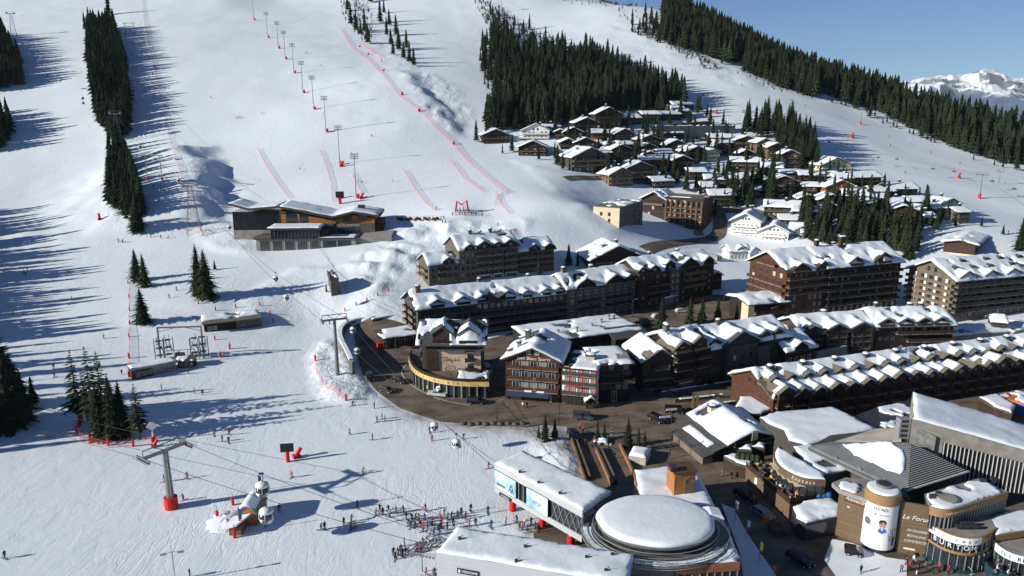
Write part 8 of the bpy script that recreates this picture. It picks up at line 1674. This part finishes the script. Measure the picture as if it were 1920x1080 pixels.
BD = {p: body(p) for p in ('stand', 'ski', 'walk', 'sit')}
skim = {c: Q_(c).add([(-.045, -.95, .13), (.045, -.95, .13), (-.045, -.75, .03), (.045, -.75, .03), (-.045, .8, .03), (.045, .8, .03), (-.045, -.75, .015), (.045, -.75, .015), (-.045, .8, .015), (.045, .8, .015)], [(0, 1, 3, 2), (2, 3, 5, 4), (0, 6, 7, 1), (6, 8, 9, 7)]).mesh('ski') for c in ('cloth_red', 'cloth_black', 'cloth_white', 'cloth_blue')}
polem = Q_('metal_grey').tube([(0, -.3, 1.0), (0, .1, .0)], .018, 4).mesh('ski_pole')
rp = random.Random(21)
CN = dict(k=('cloth_black', 'black'), n=('cloth_navy', 'navy'), r=('cloth_red', 'red'), g=('cloth_grey', 'grey'), w=('cloth_white', 'white'), b=('cloth_blue', 'blue'), l=('cloth_green', 'bright green'), y=('cloth_yellow', 'yellow'), t=('cloth_teal', 'teal'), p=('cloth_pink', 'pink'), o=('cloth_orange', 'orange'), m=('cloth_brown', 'brown'))
def person(p, pose, jc, tc, label, group=None, skis=True, rz=None, s=1.0):
    o = obj('person', BD[pose], None, p, rp.uniform(0, 6.28) if rz is None else rz, s); tag(o, label, 'person', group)
    for k, m_ in ((0, CN[jc][0]), (1, CN[tc][0]), (3, rp.choice(('cloth_black', 'cloth_white', 'cloth_grey', 'cloth_black', 'cloth_red')))): o.material_slots[k].link = 'OBJECT'; o.material_slots[k].material = M[m_]
    if skis:
        c = rp.choice(list(skim))
        for s_ in (-1, 1): obj('ski', skim[c], o, (s_ * .13, 0, 0), s_ * rp.uniform(-.02, .1)); obj('ski_pole', polem, o, (s_ * .36, 0, 0))
GP = {
 ('of the lift machinery crowd', 'ski crowd before the lower lift station', 1): [(763, 974, 'nk'), (772, 975, 'kk'), (779, 974, 'gk'), (779, 988, 'kk'), (786, 983, 'gk'), (789, 990, 'kk'), (793, 997, 'rk'), (810, 984, 'rk'), (825, 973, 'gg'), (838, 974, 'lk'), (827, 988, 'rk'), (846, 974, 'kg'), (858, 972, 'gk'), (872, 973, 'kk'), (839, 993, 'kk'), (823, 997, 'kk'), (805, 1006, 'wg'), (814, 1003, 'bn'), (766, 984, 'kk'), (802, 992, 'gk'), (783, 976, 'tk'), (850, 984, 'kk'), (770, 990, 'nk'), (832, 966, 'kk'), (798, 976, 'bk'), (865, 966, 'gk')],
 ('of the group waiting at the lift wheels', 'riders at the lift wheels', 1): [(758, 1024, 'rk'), (748, 1042, 'kk'), (755, 1044, 'nk'), (761, 1042, 'kg'), (741, 1050, 'kk'), (782, 1030, 'kk'), (789, 1032, 'rk'), (793, 1024, 'gk'), (751, 1034, 'gk'), (799, 1018, 'kn'), (766, 1040, 'wk'), (738, 1042, 'nn')],
 ('of the loose group left of the crowd', 'loose group left of the lift crowd', 1): [(704, 968, 'gk'), (712, 960, 'kk'), (729, 961, 'kg'), (731, 970, 'wk'), (743, 963, 'gk'), (718, 966, 'nk'), (758, 962, 'kk')],
 ('of six by the oval cabin shadows', 'six skiers standing together', 1): [(601, 994, 'kk'), (609, 993, 'kn'), (645, 985, 'kr'), (658, 979, 'kk'), (658, 994, 'kk'), (667, 990, 'yk')],
 ('of four beyond the near lift tower', 'four skiers in a circle', 1): [(402, 818, 'tk'), (417, 828, 'kk'), (429, 831, 'kk'), (430, 816, 'rk')],
 ('under the raised gallery', 'people under the raised gallery', 1): [(980, 994, 'rk'), (970, 980, 'kk'), (982, 986, 'wk'), (989, 998, 'bk'), (1017, 991, 'rk'), (996, 985, 'kk'), (1004, 992, 'nk'), (975, 990, 'gk'), (1010, 999, 'kk')],
 ('on the piste by the turning place', 'skiers at the edge of the turning place', 1): [(661, 761, 'kk'), (702, 766, 'kk'), (707, 792, 'nk'), (717, 786, 'kn'), (722, 790, 'kk')],
 ('in the street by the ramps', 'walkers by the ramps', 0): [(1088, 805, 'rk'), (1093, 814, 'rk'), (1103, 818, 'gk'), (1110, 838, 'rk'), (1118, 840, 'kk'), (1145, 843, 'wk'), (1152, 860, 'kk'), (1098, 836, 'gn'), (1147, 815, 'kk'), (1141, 849, 'nk')],
 ('on the pavement before the ski shop', 'walkers before the ski shop', 0): [(980, 765, 'wr'), (988, 765, 'kk')],
 ('along the chalet restaurant', 'walkers along the chalet restaurant', 0): [(1301, 838, 'kk'), (1315, 852, 'kg'), (1354, 894, 'gr'), (1291, 812, 'kk'), (1283, 800, 'gk'), (1372, 898, 'kk'), (1290, 822, 'mg')],
 ('on the far left piste', 'skiers on the far left piste', 1): [(45, 513, 'gk'), (49, 517, 'kk'), (51, 507, 'kk'), (135, 564, 'nk'), (25, 590, 'tk'), (70, 235, 'kk'), (101, 692, 'kk'), (102, 708, 'kk'), (43, 32, 'kk'), (86, 125, 'gk'), (105, 110, 'nk'), (90, 145, 'kk'), (136, 135, 'kk'), (40, 172, 'kk')],
 ('on the drag lift track', 'riders on the drag lift track', 1): [(332, 545, 'kk'), (318, 559, 'rk'), (302, 447, 'kk'), (315, 447, 'kk'), (223, 454, 'kk'), (230, 455, 'kk'), (283, 445, 'kk'), (264, 204, 'kk'), (280, 200, 'kk'), (247, 105, 'kk'), (252, 130, 'kn'), (286, 140, 'kk'), (289, 293, 'kk'), (279, 293, 'kk'), (288, 352, 'kk'), (302, 354, 'kk'), (274, 252, 'kk'), (265, 160, 'kk')],
 ('on the race piste above the restaurant', 'skiers on the race piste', 1): [(443, 223, 'kk'), (448, 222, 'kk'), (453, 222, 'kk'), (377, 281, 'kk'), (395, 184, 'kk'), (491, 214, 'kk'), (563, 319, 'kk'), (736, 342, 'kk'), (672, 342, 'kk'), (678, 344, 'rk'), (697, 257, 'kk'), (575, 101, 'kk'), (603, 125, 'kk'), (660, 290, 'kk')],
 ('of the spectators by the red arch', 'spectators in the race finish', 0): [(855, 403, 'kk'), (858, 399, 'kr'), (861, 404, 'kk'), (864, 400, 'nk'), (867, 404, 'kk'), (870, 399, 'kk'), (872, 404, 'gk'), (875, 400, 'kk'), (878, 404, 'kk'), (881, 399, 'kk'), (884, 403, 'kk'), (888, 402, 'nk'), (892, 404, 'kk'), (862, 396, 'kk'), (869, 394, 'rk'), (876, 395, 'kk'), (849, 405, 'kk'), (904, 405, 'kk'), (830, 419, 'kk'), (835, 419, 'kk'), (832, 411, 'kk'), (827, 412, 'kk'), (934, 424, 'kk'), (818, 394, 'kk')],
 ('on the broad right hand piste', 'skiers on the right hand piste', 1): [(1222, 108, 'kk'), (1245, 143, 'kk'), (1253, 142, 'kk'), (1391, 162, 'kk'), (1577, 222, 'kk'), (1667, 258, 'kk'), (1669, 275, 'kk'), (1707, 272, 'kk'), (1745, 288, 'kk'), (1637, 302, 'kk'), (1697, 326, 'kk'), (1800, 308, 'kk'), (1885, 345, 'kk'), (1510, 200, 'rk'), (1483, 190, 'kk'), (1269, 131, 'rk'), (1275, 130, 'kk'), (1282, 125, 'kr'), (1292, 124, 'kk'), (1890, 438, 'kk'), (1263, 133, 'kk'), (1300, 124, 'kk'), (1309, 124, 'rk')],
 ('beside the drag lift station', 'people beside the drag lift station', 0): [(353, 702, 'kk'), (303, 731, 'kk'), (365, 738, 'kk'), (380, 741, 'kk'), (229, 703, 'kk'), (345, 690, 'rk'), (360, 692, 'rk'), (352, 664, 'yk'), (361, 668, 'bk'), (336, 668, 'kk')],
 ('in the snow garden by the poster drum', 'people in the snow garden', 0): [(1614, 1076, 'nk'), (1700, 1062, 'kk'), (1706, 1070, 'rk'), (1712, 1058, 'wk'), (1722, 1066, 'kk'), (1735, 1070, 'gk'), (1748, 1076, 'kk'), (1760, 1072, 'rk'), (1718, 1078, 'kw'), (1778, 1078, 'rk'), (1690, 1074, 'gk'), (1698, 1048, 'mk')],
}
for (where, grp, sk), L in GP.items():
    for k, (x, y, c) in enumerate(sorted(L)):
        far = y < 420; pose = ('ski' if rp.random() < .5 else 'stand') if sk else rp.choice(('walk', 'stand')); o_ = ORD[k] if k < 20 else 'last' if k == len(L) - 1 else None
        o_ = o_ or ('%s from right' % {2: 'second', 3: 'third', 4: 'fourth', 5: 'fifth', 6: 'sixth'}.get(len(L) - k, 'seventh'))
        side = '' if 'from' in o_ or o_ == 'last' else ' from left'
        person(at(x, y, .02), pose, c[0], c[1], 'person in %s and %s, %s%s %s' % (CN[c[0]][1], CN[c[1]][1], o_, side, where), grp, bool(sk) and not far, s=1.0 if not far else 1.05)
for x, y, c, pose, lab in ((10, 1048, 'nn', 'walk', 'person in dark clothes skiing alone in the lower left corner'), (89, 821, 'lo', 'ski', 'skier in a bright green jacket and orange trousers near the big left firs'), (345, 938, 'kk', 'ski', 'black dressed skier with poles right of the near lift tower'), (352, 898, 'rk', 'ski', 'skier in a red jacket beyond the near lift tower'), (308, 904, 'kp', 'stand', 'skier in pink trousers just left of the near lift tower'),
                           (547, 896, 'oo', 'stand', 'skier all in orange below the dark screen'), (680, 889, 'gk', 'ski', 'lone skier on the tower head shadow'), (670, 952, 'nk', 'stand', 'person standing alone by the upper oval cabin shadow'), (799, 959, 'rr', 'ski', 'instructor all in red above the crowd'), (883, 959, 'kk', 'stand', 'lone dark skier left of the red pillar'), (915, 963, 'mk', 'stand', 'person in a rust jacket near the red pillar'), (915, 879, 'kr', 'ski', 'skier in red trousers left of the raised gallery corner'),
                           (880, 987, 'rk', 'stand', 'person in red behind the lower station roof corner'), (892, 986, 'kk', 'stand', 'dark skier behind the lower station roof edge'), (921, 990, 'bk', 'stand', 'skier in blue right of the lower station corner'), (949, 984, 'gk', 'stand', 'person beside the white awning under the gallery'), (656, 815, 'rk', 'stand', 'lone skier in red below the turning place'), (699, 825, 'kk', 'stand', 'lone black skier right of the red one below the turning place'),
                           (806, 812, 'kk', 'stand', 'dark skier under the cabin by the kerb'), (810, 827, 'rk', 'stand', 'red skier under the cabin by the kerb'), (869, 823, 'kk', 'ski', 'skier beside the lowest cabin before the gallery'), (194, 635, 'ro', 'ski', 'red skier left of the column of posts'), (800, 1079, 'rk', 'walk', 'red dressed person at the bottom edge'), (815, 1080, 'nk', 'walk', 'navy dressed person at the bottom edge'), (356, 1082, 'kk', 'stand', 'dark skier cut by the bottom edge right of the double lamp'), (497, 986, 'kk', 'stand', 'person in black at the front corner of the piste hut'), (524, 960, 'kr', 'stand', 'person with a red rucksack at the back corner of the piste hut')):
    person(at(x, y, .02), pose, c[0], c[1], lab)
# red arch in the finish
p = at(866, 396); e = thing('start_arch', 'red inflatable arch among the spectators in the finish', 'arch', p); obj('tube_frame', Q_('red').tube([(-3, 0, -.3), (-2.2, 0, 4.5), (0, 0, 3.0), (2.2, 0, 5), (3, 0, -.3)], .45, 7).mesh('tube_frame'), e)
# long planted snow bank with deck chairs on the terrace edge
for k in range(20):
    p = at(745 + k * 4.2, 412 + (k % 3)); o = obj('stacked_deck_chair', cached('dkc', lambda: Q_('wood_tan').box(-.5, -.5, 0, .5, .6, .3).add([(-.5, .5, .3), (.5, .5, .3), (.5, 1.0, 1.2), (-.5, 1.0, 1.2)], [(0, 1, 2, 3), (3, 2, 1, 0)]).mesh('deck_chair')), None, p, .3 * (k % 4)); tag(o, 'tan deck chair in the long row on the snow terrace right of the restaurant', 'deck chair', 'deck chairs on the snow terrace')
# terrace tables and guests
T_, z_ = TERR; X0 = min(p.x for p in T_); X1 = max(p.x for p in T_); Y0 = min(p.y for p in T_); Y1 = max(p.y for p in T_)
tbl = Q_('wood_tan').tube([(0, 0, .7), (0, 0, .76)], .55, 10).use('metal_dark').tube([(0, 0, 0), (0, 0, .7)], .06, 6).mesh('table'); chm = {c: Q_(c).box(-.22, -.22, .42, .22, .22, .47).box(-.22, .18, .47, .22, .23, .9).box(-.2, -.2, 0, -.15, -.15, .42).box(.15, -.2, 0, .2, -.15, .42).box(-.2, .15, 0, -.15, .2, .42).box(.15, .15, 0, .2, .2, .42).mesh('chair') for c in ('sign_white', 'wood_tan', 'metal_dark')}
inn = [Vector((p.x, p.y)) for p in T_]; c_ = sum(inn, Vector((0, 0))) / len(inn); inn = [c_ + (p - c_) * .9 for p in inn]; k = 0; y = Y0
while y < Y1:
    x = X0
    while x < X1:
        if bool(inpoly(inn, x, y)):
            k += 1; o = obj('table', tbl, None, (x, y, z_)); tag(o, 'round table among the packed tables of the sun terrace', 'table', 'tables of the sun terrace')
            for j in range(3):
                a = rp.uniform(0, 6.28); px_, py_ = x + .85 * math.cos(a), y + .85 * math.sin(a); rz = a - R(90)
                if rp.random() < .62:
                    jc = rp.choice('kkngwrmoyb'); person(Vector((px_, py_, z_)), 'sit', jc, rp.choice('kkng'), 'guest in a %s jacket seated at the crowded sun terrace tables' % CN[jc][1], 'guests on the sun terrace', False, rz + 0, 1.0)
                cc = rp.choice(list(chm)); tag(obj('chair', chm[cc], None, (px_, py_, z_), rz + R(180) * 0), '%s chair at a sun terrace table' % {'sign_white': 'white', 'wood_tan': 'tan', 'metal_dark': 'dark'}[cc], 'chair', 'chairs of the sun terrace')
        x += 2.15
    y += 2.1
for k, (x, y) in enumerate(((1455, 874), (1463, 884), (1472, 891), (1483, 898), (1494, 905))):
    p = PZ(x, y, z_ + 2.2); e = thing('parasol', '%s folded cream parasol from the left along the rounded restaurant' % ORD[k], 'parasol', (p.x, p.y - .6, z_)); obj('pole', Q_('metal_light').tube([(0, 0, 0), (0, 0, 2.6)], .04, 5).mesh('pole'), e); obj('canopy', Q_('render_cream').slab((-1, -1, 2.3), (1, -1, 2.3), (1, .8, 2.8), (-1, .8, 2.8), .08).mesh('canopy'), e)
for k, x in enumerate((1533, 1541, 1550)): p = PZ(x, 925, z_ + .6); o = Q_('cloth_blue').lathe([(.9, 0), (1.2, .5), (.8, 1.1), (.1, 1.2)], 10).build('covered_heater', None, True, (p.x, p.y, z_)); tag(o, ('left', 'middle', 'right')[k] + ' blue bundle at the right end of the sun terrace', 'bundle')
# guests on the lower right terrace
for k in range(16):
    x, y = 1868 + (k % 6) * 10 + rp.uniform(-3, 3), 1062 + (k // 6) * 9; p = PZ(x, y, 1.2); p.z = 1.2
    person(p, 'sit', rp.choice('kwgkn'), 'k', 'guest seated on the railed terrace at the bottom right', 'guests on the bottom right terrace', False)
# kerb stones, bollards and low walls of the street
for k in range(9): p = at(868 + k * 14, 795 + (k % 2)); o = Q_('stone').lathe([(.7, -.2), (.85, .25), (.5, .6), (.1, .68)], 9).build('boulder', None, False, p); tag(o, '%s boulder from the left on the kerb between street and piste' % ORD[k], 'boulder', 'boulders on the kerb')
for (x0, y0, x1, y1, lab) in ((1236, 742, 1378, 719, 'snow dusted stone guard wall along the street before the black hotel'), (1265, 756, 1355, 746, 'second low stone wall below the street'), (1290, 772, 1380, 758, 'timber rail wall before the chalet restaurant')):
    b = Bld('low_wall', lab, 'wall', (x0, y0), (x1, y1), .5, z=0); b.walls('stone', z1=.9); b.snow(lambda u, v: .9, 0, b.W, -.1, .6, .2, .25, b.e, .35, name='wall_snow')
for k, x in enumerate((1299, 1306)): p = at(x, 771); o = Q_('wood_tan').box(-.3, -.3, -.3, .3, .3, 4.2).build('timber_post', None, False, p); tag(o, ('left', 'right')[k] + ' thick timber post beside the black minibus', 'post')
for k, (x, y) in enumerate(((1246, 795), (1258, 788))): p = at(x, y); e = thing('direction_sign', ('lower', 'upper')[k] + ' white direction board at the crossing', 'sign', p, .2); obj('board', Q_('sign_white').box(-1.4, -.06, 1.6 + k, 1.4, .06, 2.1 + k).mesh('board'), e); obj('post', Q_('metal_grey').tube([(0, .1, -.2), (0, .1, 2 + k)], .06, 5).mesh('post'), e)
p = at(804, 735); e = thing('direction_sign', 'yellow sign before the curved shop front', 'sign', p); obj('board', Q_('sign_yellow').box(-.6, -.05, 1, .6, .05, 1.9).mesh('board'), e); obj('post', Q_('metal_grey').tube([(0, .1, -.2), (0, .1, 1.8)], .05, 5).mesh('post'), e)
# kerbed island and painted line on the street
def line(pts, w, m, dz, name, closed=False):
    P = chaikin([at(*p) for p in pts], 2, False); V = []; n = len(P)
    for i, p in enumerate(P):
        d = P[min(i + 1, n - 1)] - P[max(i - 1, 0)]; d.z = 0; d.normalize(); nn = Vector((-d.y, d.x, 0)) * w / 2
        for q in (p + nn, p - nn): V.append((q.x, q.y, G(q.x, q.y) + dz))
    o = Q_(m).add(V, [(2 * i, 2 * i + 1, 2 * i + 3, 2 * i + 2) for i in range(n - 1)]).build(name); o['kind'] = 'structure'
line([(775, 668), (755, 690), (752, 705), (780, 730), (830, 752), (880, 760)], .18, 'sign_white', .075, 'road_line'); line([(1262, 795), (1300, 828), (1350, 868), (1400, 905)], .2, 'sign_white', .075, 'road_line')
for nm, pxs in (('pavement', [(1275, 790), (1300, 775), (1330, 790), (1300, 812), (1345, 860), (1400, 898), (1410, 920), (1395, 915), (1340, 876)]), ('pavement', [(945, 748), (1050, 760), (1185, 752), (1200, 765), (1150, 775), (1050, 776), (975, 772), (948, 762)])):
    sheet(nm, [at(*p) for p in pxs], 'pavement', .12, 2)
line([(1210, 470), (1290, 452), (1345, 447), (1352, 420), (1345, 395), (1330, 370), (1345, 352), (1400, 345), (1470, 350)], 7, 'asphalt', .25, 'lane'); line([(1345, 395), (1420, 392), (1500, 440)], 6, 'asphalt', .25, 'lane'); line([(1060, 335), (1140, 330), (1200, 345), (1260, 335), (1310, 320)], 5, 'asphalt', .25, 'lane')
line([(1250, 248), (1330, 262), (1420, 300), (1520, 345), (1620, 372), (1700, 400)], 4, 'asphalt', .25, 'lane')
for pxs in ([(1560, 1012), (1600, 1020), (1660, 1046), (1700, 1052), (1700, 1110), (1600, 1130), (1545, 1050)], [(1352, 945), (1376, 955), (1400, 1000), (1455, 1080), (1440, 1130), (1395, 1100), (1388, 1040)]): sheet('snow_garden', [at(*p) for p in pxs], 'roof_snow', .16, 1.5)
# ------------------------------------------------------------------ far range
def far_range():
    n, m = 150, 60; V = []
    for i in range(n):
        az = math.atan2(-200 + i / (n - 1) * 1000 + 1150 - 960, F); px = 960 + F * math.tan(az)
        pk = np.interp(px, [1100, 1500, 1560, 1600, 1625, 1655, 1700, 1735, 1770, 1812, 1840, 1860, 1900, 1960, 2100], [240, 190, 150, 131, 140, 152, 148, 140, 142, 127, 134, 146, 144, 148, 160])
        D0 = 14000
        top = CAMZ + D0 * math.tan(math.atan((540 - pk) / F) - PITCH)
        for j in range(m):
            t = j / (m - 1); z = -260 + (top + 260) * (1 - t) ** 1.0; y = D0 - 6500 * t; x = (px - 960) / F * (y * 1.0)
            r_ = (.35 - abs(float(fbm(np.array(x / 1100 + 5), np.array(y / 1500), 5))) * 1.6) * 520 * min(t * 5, 1) * (1 - t) - abs(float(fbm(np.array(x / 420.), np.array(y / 420.), 4))) * 130 * min(1, t * 5 + .3)
            V.append((x * (1 + .0), y, z + r_))
    Fs = [(i * m + j, i * m + j + 1, (i + 1) * m + j + 1, (i + 1) * m + j) for i in range(n - 1) for j in range(m - 1)]
    mt = bpy.data.materials.new('far_rock'); mt.use_nodes = True; nt = mt.node_tree; N = nt.nodes.new; L = nt.links.new; b = nt.nodes['Principled BSDF']; b.inputs['Roughness'].default_value = .9
    g = N('ShaderNodeNewGeometry'); sp = N('ShaderNodeSeparateXYZ'); L(g.outputs['Normal'], sp.inputs[0]); sz = N('ShaderNodeSeparateXYZ'); L(g.outputs['Position'], sz.inputs[0])
    nz = N('ShaderNodeTexNoise'); nz.inputs['Scale'].default_value = .0022; nz.inputs['Detail'].default_value = 9; L(g.outputs['Position'], nz.inputs['Vector'])
    def mth(op, a, c): k = N('ShaderNodeMath'); k.operation = op; [L(v, k.inputs[i]) if not isinstance(v, (int, float)) else setattr(k.inputs[i], 'default_value', v) for i, v in enumerate((a, c))]; return k.outputs[0]
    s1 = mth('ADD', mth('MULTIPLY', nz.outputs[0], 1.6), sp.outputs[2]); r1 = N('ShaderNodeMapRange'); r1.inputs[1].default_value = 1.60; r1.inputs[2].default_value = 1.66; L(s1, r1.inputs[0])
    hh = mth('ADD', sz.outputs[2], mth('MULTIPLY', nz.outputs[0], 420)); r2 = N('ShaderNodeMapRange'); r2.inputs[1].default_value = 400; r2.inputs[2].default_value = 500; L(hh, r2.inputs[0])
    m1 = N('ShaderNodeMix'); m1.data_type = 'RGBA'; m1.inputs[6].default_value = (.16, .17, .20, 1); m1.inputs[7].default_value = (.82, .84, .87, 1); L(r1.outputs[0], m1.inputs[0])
    m2 = N('ShaderNodeMix'); m2.data_type = 'RGBA'; m2.inputs[6].default_value = (.06, .10, .17, 1); L(m1.outputs[2], m2.inputs[7]); L(r2.outputs[0], m2.inputs[0]); L(m2.outputs[2], b.inputs['Base Color']); M['far_rock'] = mt  # low forest slopes tinted blue: distance haze put into their colour
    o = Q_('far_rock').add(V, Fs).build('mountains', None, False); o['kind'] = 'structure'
far_range()
hb = Q_('glass').box(-16000, -520, -420, 16000, 15200, 1400); hb.mats = []; hb.m = []
hz_ = hb.build('haze'); hm = bpy.data.materials.new('haze'); hm.use_nodes = True; hn = hm.node_tree; hn.nodes.remove(hn.nodes['Principled BSDF']); pv = hn.nodes.new('ShaderNodeVolumePrincipled'); pv.inputs['Density'].default_value = 1.9e-5; pv.inputs['Color'].default_value = (.75, .87, 1, 1); hn.links.new(pv.outputs[0], hn.nodes['Material Output'].inputs['Volume']); hz_.data.materials.append(hm); hz_['kind'] = 'stuff'
